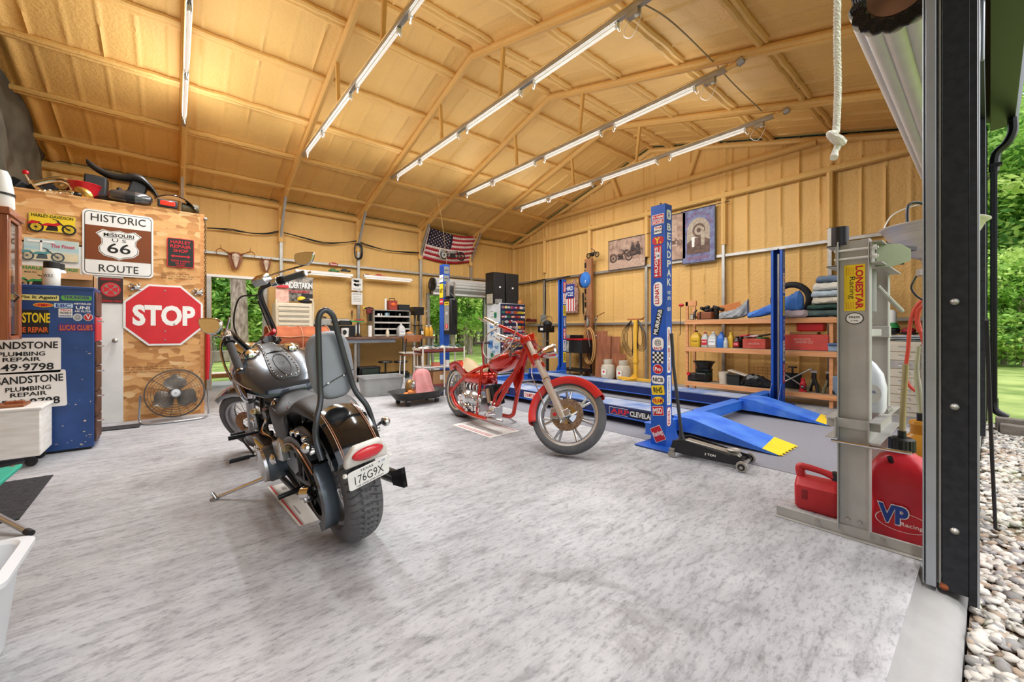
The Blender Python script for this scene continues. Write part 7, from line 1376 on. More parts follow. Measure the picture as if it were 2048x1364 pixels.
b = B(L0); [b.tube([(PX0+.16+.04*k, PYb-.02, zh-.02-.03*k), (PX0+.22+.04*k, PYb-.10, zh-.03-.03*k)], .007, BLK, 6) for k in range(3)]; b.box((PX0+.25, PYb-.07, zh-.005), (.2, .06, .02), BLK, (0, .1, -.6)); b.build('head_linkage', t)
b = B(L0); b.lathe([(.0, 0), (.03, 0), (.03, .02), (.018, .025), (.018, .05), (0, .05)], STEEL, 14, T(PX0+.2, .45, zh+.003)); b.build('top_nut', t)
p = AX(1680, 492, PX0+.02); b = B(L0); b.lathe([(.038, 0), (.038, .10), (.032, .10), (.032, .004), (0, .004)], mat('pipe_black', '#2C2C2F', .35, .4), 28, T(PX0+.02, p.y, zh+.003)); b.build('pipe_cup', t)
b = B(L0); b.bx((PX0-.02, PYa, zh-.003), (PX0+.06, p.y+.05, zh+.003), PG); b.bx((PX0-.02, PYa, zh-.115), (PX0+.06, p.y+.05, zh-.108), PG); b.build('side_bracket', t)
# ram and springs
b = B(L0); xm = (PX0+PX1)/2; b.cyl((xm, .465, zh-.11), (xm, .465, zh-.35), .05, GREY, n=24); b.cyl((xm, .465, zh-.35), (xm, .465, zh-.45), .03, CHROME); b.build('ram', t)
for s_ in (-.12, .12): b = B(L0); b.tube([(xm+s_+.014*math.cos(i*.9), .465+.014*math.sin(i*.9), zh-.12-.0055*i) for i in range(64)], .0035, STEEL, 5); b.build('return_spring', t)
b = B(L0); b.bx((xm-.2, .42, zh-.49), (xm+.2, .51, zh-.45), PG); b.bx((PX1-.03, PYb-.01, zh-.50), (PX1+.05, PYa+.01, zh-.43), PG); b.build('ram_plate', t, bevel=.003)
b = B(L0); b.tube([(xm+.05, .42, zh-.2), (xm+.16, .36, zh-.3), (xm+.28, .34, zh-.34)], .012, PG, 8); b.build('pump_lever', t)
M = frame((PX0-.0005, .458, AX(1700, 576, PX0).z), (0, 0, -1), (0, -1, 0)); hs2 = abs(AX(1700, 530, PX0).z-AX(1700, 622, PX0).z)
sticker(t, L0, M, hs2, .088, INKY, [('LONESTAR', 0, .22, .95, .4, INKR), ('Racing', 0, -.12, .5, .34, INK), ('SAN ANTONIO  TEXAS', 0, -.4, .8, .08, INKR)], r=.002) if 0 else None
M = frame((PX0-.0008, .462, AX(1700, 576, PX0).z), (0, 0, -1), (0, -1, 0))
b = B(L0 @ M); b.plate(Matrix.Identity(4), hs2, .086, INKY, .002, 0, .001)
o = b.build('sticker', t)
b = B(L0 @ M); b.text('LONESTAR', T(0, .020, .0014), hs2*.93, .032, INKR, .04, 0); b.text('Racing', T(.0, -.012, .0014), hs2*.48, .030, INK, .0, 0)
for k in range(5): b.box((hs2*.38, -.004-.007*k, .0014), (hs2*.16, .0012, .0004), INKR); b.box((-hs2*.36, -.004-.007*k, .0014), (hs2*.18, .0012, .0004), INKR)
b.build('sticker_lettering', o if False else t)
M = frame((PX0-.0008, .462, AX(1700, 637, PX0).z), (0, -1, 0), (0, 0, 1)); sticker(t, L0, M, .075, .062, INKW, [('PRESS', 0, .1, .6, .18, INK), ('12 TON', 0, -.2, .4, .12, INK)], shape='disc', border=INK)
# -------- fuel jugs
RJ = mat('jug_red', '#D0202E', .38, vscale=3, col2='#B8182A', bump=.1); 
jx, jy = 3.0, .305; t = thing('fuel_jug', 'large red square fuel jug with a ribbed black cap behind the press', 'fuel jug', (jx, jy, 0)); hb = .13
def jr(wx, wy, z, r=.04): return rr(wx, wy, z, r)
b = B(); b.loft([jr(.115, .115, .0), jr(.13, .13, .02), jr(.132, .132, .10), jr(.122, .122, .17), jr(.124, .124, .20), jr(.133, .133, .26), jr(.133, .133, .31), jr(.12, .12, .37), jr(.095, .095, .41), jr(.06, .06, .435), jr(.045, .045, .45), jr(.045, .045, .47)], RJ); b.build('body', t, sharp=60)
b = B(); n = 40
b.loft([[Vector(((.052+(.003 if k % 2 else 0))*math.cos(2*PI*k/n), (.052+(.003 if k % 2 else 0))*math.sin(2*PI*k/n), z)) for k in range(n)] for z in (.455, .515)]+[[Vector((.04*math.cos(2*PI*k/n), .04*math.sin(2*PI*k/n), .525)) for k in range(n)]], BLK); b.build('cap', t, sharp=30)
b = B(); b.cyl((0, .0, .52), (.0, .0, .56), .018, BLK); b.tube([(0, 0, .54), (.005, -.005, .72), (.0, -.015, .92)], .013, mat('clear_amber_hose', '#B5A274', .25, trans=.3), 10); b.build('filler_hose', t)
b = B(); b.cyl((-.09, .03, .40), (-.11, .035, .43), .012, BLK); b.build('vent_cap', t)
MJ = frame((-.1335, .0, .125), (0, -1, 0), (.02, 0, 1))
b = B(); n = 40
for r0, r1, m_, z_ in ((1, .955, INKW, .001),):
    ring = [((.105*r*math.cos(2*PI*k/n))+.015, .05*r*math.sin(2*PI*k/n)-.012) for r in (1, .96) for k in range(n)]
    b.add([tuple(MJ @ Vector((x, y, .003))) for x, y in ring], [(k, (k+1) % n, n+(k+1) % n, n+k) for k in range(n)], INKW)
b.text('VP', MJ @ T(-.02, .018, .0), .125, .105, INKW, .07, .0045); b.text('VP', MJ @ T(-.02, .018, .0), .115, .095, INKB, .045, .0055); b.text('Racing', MJ @ T(.05, -.022, .0), .085, .026, INKW, .01, .0065); b.build('emblem', t)
t = thing('amber_jug', 'amber yellow jug with a clear spout behind the big red jug', 'jug', (3.60, AX(1842, 661, 3.60).y, 0)); AM = mat('amber_plastic', '#C98A22', .35, trans=.2, var=.08); b = B(); b.loft([jr(.10, .10, 0), jr(.11, .11, .02), jr(.11, .11, .33), jr(.08, .08, .42), jr(.05, .05, .45), jr(.05, .05, .50), jr(.055, .055, .51), jr(.05, .05, .53)], AM); b.build('body', t); b = B(); b.cyl((0, 0, .52), (0, 0, .58), .02, BLK); b.build('cap', t); b = B(); b.tube([(0, 0, .58), (.0, .01, .72), (.0, .02, .86), (0, .01, 1.0)], [.016, .018, .012, .010], mat('clear_spout', '#C9C4A8', .2, trans=.5), 10, smooth=4); b.build('spout', t)
# small gas can
t = thing('gas_can', 'small red plastic gas can with a carry handle on the floor left of the press', 'gas can', (3.03, .675, 0)); RG = mat('can_plastic_red', '#C22A30', .45, vscale=4, col2='#B32028', bump=.1)
HG = AX(1620, 940, 2.95).z
def ring2(y0, y1, wx, z, r=.025): return [Vector((p.x, p.y+(y0+y1)/2, z)) for p in rr(wx, abs(y1-y0)/2, 0, r)]
b = B(); b.loft([ring2(-.10, .10, .07, 0), ring2(-.112, .11, .082, .02), ring2(-.114, .112, .084, .10), ring2(-.112, .112, .082, HG*.58), ring2(-.105, .112, .05, HG*.70), ring2(-.104, .11, .045, HG*.74)], RG)
b.tube([(0, .09, HG*.70), (0, .098, HG*.9), (0, .085, HG*.97), (0, -.02, HG*.93), (0, -.085, HG*.84), (0, -.085, HG*.7)], [.026, .026, .02, .018, .024, .028], RG, 10, smooth=5); b.build('body', t)
b = B(); b.cyl((0, -.085, HG*.80), (0, -.09, HG*.98), .026, BLK, n=20); b.build('cap', t)
b = B(); b.bx((-.086, .04, .07), (-.082, .07, .13), mat('can_dark_red', '#8E1A22', .5)); b.build('side_grip', t, bevel=.003)  # grip in a darker red than the body
# white bottle on the press bed
p = AX(1738, 805, 2.92); t = thing('detergent_bottle', 'tall white plastic bottle standing on the press bed', 'bottle', (2.93, .455, zb+.031)); b = B(); zz_ = AX(1735, 715, 2.93).z-zb-.03; b.loft([jr(.05, .09, 0, .03), jr(.055, .095, .02, .03), jr(.055, .098, zz_*.45, .03), jr(.045, .085, zz_*.7, .03), jr(.03, .055, zz_*.88, .02), jr(.015, .02, zz_, .01)], mat('bottle_white', '#E8ECF2', .35, var=.02)); b.build('body', t); b = B(); b.disc(frame((-.056, -.05, zz_*.35), (0, -1, 0), (0, 0, 1)), .035, .05, PAPER); b.text('OIL', frame((-.059, -.05, zz_*.38), (0, -1, 0), (0, 0, 1)), .03, .012, INKB, .02); b.build('label', t)
# drawer cabinet and what is on it
DX = 7.16; a, c = AX(1768, 690, DX), AX(1850, 690, DX); dy0, dy1 = a.y, c.y; DZ = AX(1810, 683, DX).z; W = abs(dy0-dy1); DC = mat('cream_steel', '#DDD3C0', .45, var=.04)
t = thing('drawer_cabinet', 'cream steel cabinet with eight shallow drawers by the second doorway', 'cabinet', (DX+.22, (dy0+dy1)/2, 0)); b = B(); b.bx((-.2, -W/2, 0), (.22, W/2, DZ), DC); b.build('body', t, bevel=.004)
for k in range(8):
    z = .06+(DZ-.08)/8*k; h_ = (DZ-.08)/8-.012; b = B(); b.bx((-.215, -W/2+.04, z), (-.2, W/2-.02, z+h_), mat('drawer_grey', '#B9B5AE', .45) if k == 5 else DC); d = b.build('drawer', t, bevel=.003); b = B(); b.tube([(-.216, -.05, z+h_*.65), (-.235, -.05, z+h_*.65), (-.235, .05, z+h_*.65), (-.216, .05, z+h_*.65)], .004, STEEL, 6); b.box((-.217, 0, z+h_*.4), (.004, .1, .02), PAPER); b.build('handle', d)
for k, (h_, lb, cl) in enumerate(((.02, 'grey folded cloth lowest on the cream cabinet', '#8C969C'), (.02, 'pale folded towel in the middle of the cabinet stack', '#BFC8CC'), (.03, 'white folded towel topmost on the cream cabinet', '#D6DADE'))):
    heap('folded_towel', lb, 'towel', Vector((DX+.2, (dy0+dy1)/2-.01, DZ+.004+.024*k)), [(W/2-.02, .14, h_*.8, 0), (0, .17, h_, 0), (-W/2+.03, .15, h_, 0)], mat('towel_%s' % 'abc'[k], cl, .95, bump=.4), 30+k, .003)
p = AX(1782, 661, DX+.1); zt = DZ+.085
t = thing('push_lamp', 'white, green and black lantern on the towels', 'lantern', (DX+.12, p.y-.01, zt)); b = B(); b.ell((0, 0, .06), (.07, .08, .06), BLK); b.build('base', t); b = B(); b.lathe([(.08, .09), (.05, .15), (.04, .17)], INKG, 18, cap=False); b.build('green_ring', t); b = B(); b.lathe([(.045, .15), (.045, .30), (.02, .33), (0, .33)], WHITE, 18); b.build('dome', t)
t = thing('red_hat', 'dark red bowl shaped hat on the towels', 'hat', (DX+.12, AX(1817, 661, DX+.1).y, zt)); b = B(); b.ell((0, 0, .05), (.06, .07, .05), mat('cap_dark_red', '#8E2028', .6)); b.ell((0, 0, .02), (.09, .1, .018), BLK); b.build('cap', t)
# dish lamp
p = AX(1862, 470, 3.75); t = thing('dish_lamp', 'round spun aluminium reflector lamp hanging upside down behind the doorway post', 'lamp', (3.75, p.y, p.z)); SA = mat('spun_aluminium', '#C6C0B8', .42, .6, var=.08, vscale=2, stretch=(1, 1, 30)); R0 = .235
b = B(); b.lathe([(R0*1.08, .06), (R0, .05), (R0*.9, 0), (R0*.65, -.09), (R0*.35, -.14), (.04, -.16)], SA, 40, cap=False); b.build('reflector', t, solid=.003, sharp=60)
b = B(); b.lathe([(.045, -.15), (.04, -.21), (.07, -.22), (.07, -.26), (0, -.26)], STEEL, 20, cap=False); b.build('neck', t); b = B(); b.tube([(-.1, .1, .06), (-.06, .1, .2), (.0, .05, .22), (.06, 0, .16), (.05, 0, 0)], .009, BLK, 6, smooth=5); b.tube([(-.05, .23, .05), (-.0, .18, .17), (.05, .05, .22), (.1, -.1, .2)], .004, WHITE, 5, smooth=5); b.build('cord', t)
b = B(); b.tube([(0, .06, -.24), (.0, .09, -.34), (0, .03, -.42), (0, -.02, -.34), (0, -.02, -.24)], .006, BLK, 6, smooth=5); b.tube([(0, -.03, -.24), (.0, -.05, -.6), (.01, -.04, -.95), (0, -.05, -p.z+.35)], .009, BLK, 6, smooth=4); b.build('hanging_cord', t)
b = B(); b.cyl((0, -.05, 0-p.z), (0, -.05, -.25), .010, STEEL, n=8); b.lathe([(0, 0), (.16, 0), (.16, .02), (0, .02)], BLK, 20, T(0, -.05, -p.z)); b.build('lamp_stand', t)
# red air hose
HR = mat('red_hose', '#C8402C', .45, var=.08); b = B(); X = 4.2
def hp(*uv): return [AX(u, v, X+.01*i) for i, (u, v) in enumerate(uv)]
b.tube(hp((1870, 590), (1838, 606), (1822, 640), (1816, 700), (1811, 750), (1822, 775), (1850, 790), (1880, 792), (1900, 830), (1905, 905)), .012, HR, 8, smooth=6); b.tube(hp((1870, 600), (1842, 615), (1836, 640), (1846, 680), (1856, 720), (1862, 780)), .012, HR, 8, smooth=6); b.tube(hp((1860, 604), (1834, 622), (1838, 660), (1852, 668), (1862, 700)), .012, HR, 8, smooth=6)
tag(b.build('red_air_hose'), 'looped red air hose hanging in front of the cream drawer cabinet', 'hose')
# ================================================================ motorcycles
SILV = mat('cast_silver', '#C9CACC', .25, .85, var=.06); SATIN = mat('satin_steel', '#9A9A9C', .32, .8, var=.05); BKM = mat('bike_black_metal', '#161618', .3, .5, var=.2)
GUN = mat('sky_tinted_gunmetal', '#343E49', .24, .45, var=.06, vscale=3, coat=1.)  # bluish base takes in the sky reflected by the tank top
TIRE = mat('tyre_rubber', '#4C4C4E', .75, vscale=9, col2='#5C5C5E', bump=.15, bscale=90); TIREK = mat('tyre_wall', '#2E2E30', .7, var=.15)
AXR = Matrix.Rotation(-PI/2, 4, 'X')       # lathe axis z -> y (the axle)
def tyre(b, M, R, w_, Ri, tread=None, n=96, k=14, flat=.0):
    prof = [(Ri, -w_*.36)]
    for i in range(k+1):
        a = -PI/2*1.12+PI*1.12*i/k; r = R-(R-Ri)*.62+(R-Ri)*.62*max(0, math.cos(a))**.75 if True else 0; prof.append((r if abs(a) < PI/2 else Ri+(R-Ri)*.2, w_/2*math.copysign(abs(math.sin(a))**.85, a)))
    prof.append((Ri, w_*.36))
    f = (lambda a, kk, r, z: -tread(a, z/(w_/2)) if r > Ri+(R-Ri)*.5 else 0) if tread else None
    b.lathe(prof, TIRE, n, M @ AXR, disp=f, cap=False)
def spokes(b, M, R, hw, m, n=40, hub=.03, r=.0022):
    for i in range(n):
        a = 2*PI*i/n; s_ = 1 if i % 2 else -1; a2 = a+(.22 if (i//2) % 2 else -.22); b.tube([M @ Vector((R*math.cos(a), 0, R*math.sin(a))), M @ Vector((hub*math.cos(a2), s_*hw, hub*math.sin(a2)))], r, m, 4)
def arcguard(M, R, halfw, a0, a1, drop=.05, n=28, crown=.02, flare=0.):
    """rings of a mudguard: cross section across y, swept about the axle from a0 to a1 (degrees, 0 = forward, 90 = up)"""
    V = []; K = 11
    for i in range(n+1):
        a = math.radians(a0+(a1-a0)*i/n); row = []
        for k in range(K):
            q = -1+2*k/(K-1); y = halfw*math.copysign(min(1, abs(q)*1.25), q) if abs(q) < .8 else halfw*math.copysign(1, q); d = crown*(1-min(1, (q/.8)**2)); dr = -drop*max(0, (abs(q)-.8)/.2)+d
            row.append(M @ Vector(((R+dr)*math.cos(a), y, (R+dr)*math.sin(a))))
        V.append(row)
    K_ = K; return [tuple(p) for r in V for p in r], [(i*K_+k, i*K_+k+1, (i+1)*K_+k+1, (i+1)*K_+k) for i in range(n) for k in range(K_-1)]
def fork_frame(axle, rake, e, steer):
    """matrix of the steered fork: origin on the steering axis, z up along it, x forward"""
    a = Vector((-math.sin(rake), 0, math.cos(rake))); xf = Vector((math.cos(rake), 0, math.sin(rake))); P = Vector(axle)-xf*e
    return Matrix(((xf.x, 0, a.x, P.x), (xf.y, 1, a.y, P.y), (xf.z, 0, a.z, P.z), (0, 0, 0, 1))) @ Matrix.Rotation(steer, 4, 'Z')
# ---------------------------------------------------------------- the black cruiser
BR = AZ(706, 1073); BYAW = math.radians(92.7); LEAN = math.radians(-9.5)
bk = thing('motorcycle', 'black and gunmetal cruiser with high handlebars, sissy bar and studded tank, on its kickstand', 'motorcycle', (BR.x, BR.y, .012), BYAW, rx=LEAN)
P_ = bk
MWI = Matrix.Translation(bk.location) @ Euler((LEAN, 0, BYAW)).to_matrix().to_4x4(); MWB = MWI.inverted()
RR = .325
def trd(a, q):
    """zigzag tread grooves"""
    if abs(q) > .93: return 0
    n_ = 26; t_ = (a/(2*PI)*n_) % 1; g = 0
    z1 = .30+.16*(1 if (t_ % .5) < .25 else -1)*1.0
    if abs(abs(q)-z1*.9) < .045: g = .009
    ph = (t_+.5*abs(q)) % .5
    if ph < .07 and abs(q) > .2: g = .009
    if abs(q) < .12 and (t_ % 1) < .05: g = .005
    return g
M = T(0, 0, RR)
b = B(); tyre(b, M, RR, .175, .215, trd, n=620, k=44); b.build('tyre', P_, sharp=25)
b = B(); b.lathe([(.205, -.065), (.222, -.07), (.205, -.05), (.192, -.02), (.192, .02), (.205, .05), (.222, .07), (.205, .065)], SATIN, 64, M @ AXR, cap=False); spokes(b, M, .195, .04, CHROME, 40, .045); b.lathe([(0, -.06), (.045, -.06), (.05, -.03), (.035, 0), (.05, .03), (.045, .06), (0, .06)], SATIN, 24, M @ AXR); b.build('rim', P_)
FAX = (2.0, 0, .315); RAKE = math.radians(32); STEER = math.radians(41)
FK = fork_frame(FAX, RAKE, .05, STEER); M = FK @ T(.05, 0, 0) @ Matrix.Rotation(RAKE, 4, 'Y')
b = B(); tyre(b, M, .315, .12, .235, None, n=72); b.build('tyre', P_)
b = B(); b.lathe([(.225, -.045), (.242, -.05), (.225, -.035), (.215, 0), (.225, .035), (.242, .05), (.225, .045)], SATIN, 56, M @ AXR, cap=False); spokes(b, M, .216, .04, CHROME, 40, .04); b.lathe([(0, -.055), (.035, -.055), (.04, 0), (.035, .055), (0, .055)], CHROME, 20, M @ AXR); b.build('rim', P_)
b = B(); b.lathe([(.075, .062), (.14, .062), (.14, .068), (.075, .068)], mat('brown_disc', '#7C5A44', .4, .7, var=.4, vscale=30), 40, M @ AXR, cap=False)
for k in range(18): a = 2*PI*k/18; b.tube([M @ Vector((.085*math.cos(a), .069, .085*math.sin(a))), M @ Vector((.132*math.cos(a+.25), .069, .132*math.sin(a+.25)))], .004, mat('reflection_slot', '#C9884A', .4, .5), 4)  # orange reflection on the disc, painted in as slot colour
b.build('brake_disc', P_)
b = B(); v, f = arcguard(M, .345, .075, 60, 172, .035, crown=.018); b.add(v, f, PAINT); fo = b.build('front_fender', P_, solid=.004, sharp=60)
b = B(); v2 = [Vector(v[i*11+1])+Vector((0, 0, .004)) for i in range(29)]; b.tube(v2, .002, mat('pinstripe', '#B5714C', .4), 4); b.build('pinstripe', fo)
for s_ in (1, -1):
    b = B(FK); b.tube([(.0, s_*.115, .02), (0, s_*.115, .36)], .033, SATIN, 18); b.tube([(0, s_*.115, .36), (0, s_*.115, .74)], .025, CHROME, 14); b.tube([(0, s_*.115, .34), (0, s_*.115, .37)], .037, BLK, 18); b.tube([(0, s_*.115, .42), (0, s_*.115, .68)], .031, SATIN, 16); b.tube([(.05, s_*.12, 0), (.0, s_*.115, .0)], .028, SATIN, 12); b.build('fork_leg', P_)
b = B(FK)
for z in (.66, .79): b.box((.0, 0, z), (.09, .30, .03), BKM)
b.cyl((-.045, 0, .60), (-.045, 0, .82), .03, BKM); b.build('triple_clamp', P_, bevel=.008)
b = B(FK); hl = FK @ Vector((.13, 0, .66)); b.lathe([(.0, -.13), (.05, -.12), (.09, -.07), (.10, 0), (.10, .03), (.105, .04), (.095, .045)], CHROME, 28, T(.10, 0, .70) @ Matrix.Rotation(PI/2+RAKE*.0+.5, 4, 'Y'), cap=False); b.build('headlight', P_); b = B(FK); b.lathe([(0, .03), (.095, .042)], mat('lens_glass', '#D8DEE2', .05, .2), 24, T(.10, 0, .70) @ Matrix.Rotation(PI/2+.5, 4, 'Y')); b.build('headlight_lens', P_)
# handlebar, in the upright frame of the steering head
HT = FK @ Vector((-.03, 0, .82)); HB = Matrix.Translation(HT) @ Matrix.Rotation(STEER, 4, Vector((-math.sin(RAKE), 0, math.cos(RAKE)))) @ Matrix.Rotation(math.radians(-11), 4, 'X')
b = B(HB); bar = [(-.02, 0, .0), (-.04, -.09, .0), (-.06, -.145, .03), (-.08, -.165, .12), (-.13, -.185, .30), (-.17, -.205, .365), (-.23, -.225, .38), (-.34, -.255, .375), (-.50, -.30, .36)]
barl = [(x, -y, z) for x, y, z in bar[:4]]+[(-.11, .20, .26), (-.14, .235, .32), (-.17, .27, .325), (-.22, .35, .275), (-.32, .50, .17)]
b.tube(barl, .0195, PAINT, 14, smooth=6); b.tube(bar, .0195, PAINT, 14, smooth=6)
for s_ in (1, -1): b.cyl((-.02, s_*.05, -.03), (-.02, s_*.05, .05), .022, CHROME)
b.build('handlebar', P_)
def lerp(a, c, t_): return Vector(a).lerp(Vector(c), t_)
for s_ in (-1, 1):
    g0, g1g = (Vector((-.36, -.26, .373)), Vector((-.50, -.30, .36))) if s_ < 0 else (Vector((-.22, .35, .275)), Vector((-.32, .50, .17)))
    gd_ = (g1g-g0).normalized(); up_ = Vector((0, 0, 1)); sd_ = gd_.cross(up_).normalized()*(1 if s_ < 0 else -1)
    if sd_.x < 0: sd_ = -sd_
    b = B(HB); b.tube([g0, g1g, g1g+gd_*.01], .024, mat('grip_rubber', '#48494B', .75, var=.15, bump=.4, bscale=120), 16); b.build('grip', P_)
    b = B(HB); b.tube([g1g+gd_*.008, g1g+gd_*.022], .021, CHROME, 16); b.build('grip_end', P_)
    b = B(HB); b.tube([g0-gd_*.10, g0-gd_*.05], .033, CHROME, 12); b.tube([g0-gd_*.045, g0-gd_*.005], .034, BKM, 12); b.build('switch_gear', P_, bevel=.006)
    b = B(HB); b.tube([g0-gd_*.07+sd_*.03, g0-gd_*.02+sd_*.07-up_*.02, g0+gd_*.10+sd_*.085-up_*.03, g1g+gd_*.02+sd_*.075-up_*.03], [.009, .008, .007, .010], CHROME, 8, smooth=4); b.build('lever', P_)
    if s_ < 0: b = B(HB); b.box((-.22, s_*.215, .43), (.11, .08, .055), SILV); b.box((-.22, s_*.215, .46), (.10, .07, .008), CHROME); b.build('reservoir', P_, bevel=.008)
    mc = (-.53, -.33, .41) if s_ < 0 else (-.20, .38, .40)
    b = B(HB); b.tube([(-.25, s_*.235, .41), (-.29, s_*.24, .44) if s_ < 0 else (-.19, .32, .33), mc], .007, CHROME, 8, smooth=3); mo = b.build('mirror_arm', P_)
    # tear drop mirror head, its glass towards the rider
    out = [(-.075, .005), (-.065, .04), (-.02, .055), (.045, .055), (.075, .05), (.075, .02), (.055, -.025), (.02, -.047), (-.025, -.047), (-.06, -.03)]
    MM = MWB @ frame(MWI @ (HB @ Vector(mc))+Vector((0, 0, .045)), RT, (0, 0, 1)); MM = MM
    po = catmull([(x*(1 if s_ < 0 else -1), y, 0) for x, y in out], 4, True); po = [(p.x, p.y) for p in po]
    if s_ > 0: po = po[::-1]
    b = B(MM); b.prism(po, .022, CHROME, T(0, 0, -.012)); b.build('mirror_shell', mo, bevel=.007); b = B(MM); b.prism([(x*.86, y*.86) for x, y in po], .002, mat('mirror_glass', '#E8E8E8', .02, 1., var=0), T(0, 0, .0105)); b.build('mirror_glass', mo)
b = B(HB); b.tube([(-.12, -.18, .34), (.02, -.16, .36), (.10, -.02, .2), (.06, .05, .0), (-.02, .06, -.1)], .006, BLK, 6, smooth=5); b.tube([(-.1, -.18, .30), (-.04, -.18, .15), (-.04, -.12, .0), (-.04, -.1, -.12)], .006, BLK, 6, smooth=5); b.tube([(-.12, .19, .32), (.0, .18, .15), (.04, .1, -.05), (-.05, .06, -.1)], .006, BLK, 6, smooth=5); b.build('control_cables', P_)
b = B(HB); b.lathe([(.0, 0), (.06, 0), (.062, .03), (.05, .05), (0, .05)], BKM, 24, T(-.1, 0, .0, ry=-.5)); b.box((-.05, -.1, .03), (.1, .05, .03), RED, (0, .3, .4)); b.box((-.06, 0, -.02), (.12, .18, .04), BKM); b.ell((-.05, .07, .03), (.03, .03, .03), CHROME); b.build('instrument', P_, bevel=.005)
# tank
TZ = .86
TK = [(.66, TZ-.15, .08, .03, .02), (.69, TZ-.135, .16, .055, .04), (.78, TZ-.10, .215, .085, .07), (.92, TZ-.055, .255, .11, .12), (1.06, TZ-.015, .255, .12, .14), (1.19, TZ+.02, .205, .11, .12), (1.29, TZ+.045, .13, .085, .09), (1.34, TZ+.05, .06, .05, .05)]
b = B(); b.body(TK, GUN, n=40, p=2.5); tk = b.build('fuel_tank', P_, sharp=180)
for s_ in (1, -1):
    b = B()
    side = [(.70, .135, -.155), (.79, .222, -.12), (.93, .261, -.07), (1.07, .260, -.035), (1.19, .212, .0), (1.28, .145, .03)]
    b.tube([(x, s_*y, TZ+z+.035) for x, y, z in side], .0028, mat('pinstripe_pale', '#C9A894', .4), 5, smooth=5); b.build('pinstripe', tk)
    b = B(); b.body([(.73, TZ-.15, .0, .01, .01), (.83, TZ-.125, .014, .045, .05), (.97, TZ-.08, .016, .07, .08), (1.12, TZ-.045, .014, .065, .07), (1.22, TZ-.01, .004, .03, .03)], mat('tank_brown_black', '#2A1A16', .12, .3, coat=1.), n=20); o = b.build('side_panel', tk); o.location = (0, s_*.239, 0); o.rotation_euler = (0, 0, 0)
    b = B(); b.prism([(-.07, .02), (-.02, .035), (.07, .01), (.05, -.01), (.0, -.005), (-.03, -.03), (-.06, -.01)], .006, CHROME, frame((1.04, s_*.222, TZ-.07), (1, 0, 0), (0, 0, 1))); b.build('badge', tk)
    b = B(); b.lathe([(.045, -.02), (.055, -.015), (.056, .02), (.048, .032), (.02, .04), (0, .042)], CHROME, 28, T(1.07, s_*.125, TZ+.09, rx=-s_*.15, ry=-.2)); b.build('filler_cap', tk)
# studded console strap
def topz(x, y): 
    xs = [q[0] for q in TK]; zc = np.interp(x, xs, [q[1] for q in TK]); hw = np.interp(x, xs, [q[2] for q in TK]); hu = np.interp(x, xs, [q[3] for q in TK]); return zc+hu*max(0, 1-(abs(y)/hw)**2.5)**(1/2.5)
LEAT = mat('console_leather', '#2E3136', .4, var=.12, bump=.15, bscale=90)
cons = [(.70, .045), (.73, .075), (.79, .088), (.90, .08), (1.01, .066), (1.12, .056), (1.22, .050), (1.29, .046)]
b = B(); R_ = []
for x, hw in [(p.x, p.y) for p in catmull([(x, w_, 0) for x, w_ in cons], 4)]: R_.append([Vector((x, q*hw, topz(x, q*hw)+h_)) for q, h_ in ((-1, .001), (-.95, .010), (-.5, .014), (0, .015), (.5, .014), (.95, .010), (1, .001), (0, -.004))])
b.loft(R_, LEAT); cs = b.build('console_strap', tk)
b = B(); b.tube([(.715, 0, topz(.715, 0)+.016)]+[(x, hw*.45, topz(x, hw*.45)+.017) for x, hw in cons[2:4]]+[(.94, 0, topz(.94, 0)+.018)]+[(x, -hw*.45, topz(x, hw*.45)+.017) for x, hw in cons[3:1:-1]], .002, BLK, 4, closed=True, smooth=4); b.text('CD', frame((.84, 0, topz(.84, 0)+.014), (0, -1, 0), (1, 0, .25)), .035, .02, BLK, 0, .003); b.tube([(.985, -.07, topz(.985, .07)+.008), (.985, 0, topz(.985, 0)+.02), (.985, .07, topz(.985, .07)+.008)], .005, BLK, 6); b.build('stitching', cs)
b = B()
stl = [(p.x, p.y) for p in catmull([(x, w_*.82, 0) for x, w_ in cons[1:]], 3)]
for x, hw in stl:
    for s_ in (1, -1): b.ell((x, s_*hw, topz(x, hw)+.0135), (.0055, .0055, .004), CHROME, 8, 5)
for q in (-.6, -.2, .2, .6): b.ell((.716+.004*abs(q), q*.07, topz(.72, q*.07)+.0125), (.0055, .0055, .004), CHROME, 8, 5)
b.build('studs', cs)
# seat
b = B(); b.body([(-.16, .665, .05, .02, .02), (-.12, .675, .10, .03, .02), (.0, .70, .125, .042, .035), (.14, .705, .125, .05, .05), (.24, .69, .125, .05, .06), (.31, .655, .14, .045, .07), (.40, .625, .165, .05, .08), (.50, .62, .17, .055, .085), (.58, .635, .14, .06, .09), (.66, .655, .10, .065, .10), (.72, .67, .07, .06, .10), (.75, .67, .03, .03, .06)], mat('seat_leather', '#1E1E20', .48, var=.12, bump=.12, bscale=140), n=40, p=2.6); st = b.build('seat', P_, sharp=180)
for s_ in (1, -1): b = B(); b.body([(.28, .62, .01, .05, .05), (.36, .56, .016, .08, .08), (.46, .55, .018, .10, .10), (.58, .58, .014, .08, .08), (.64, .62, .008, .04, .04)], MATS['seat_leather'], n=20); o = b.build('seat_skirt', st, sharp=180); o.location = (0, s_*.15, 0)
b = B(); b.prism([(-.02, 0), (.0, .008), (.02, 0), (0, -.008)], .003, CHROME, frame((.28, .135, .70), (1, 0, 0), (0, -.6, .8))); b.build('badge', st)
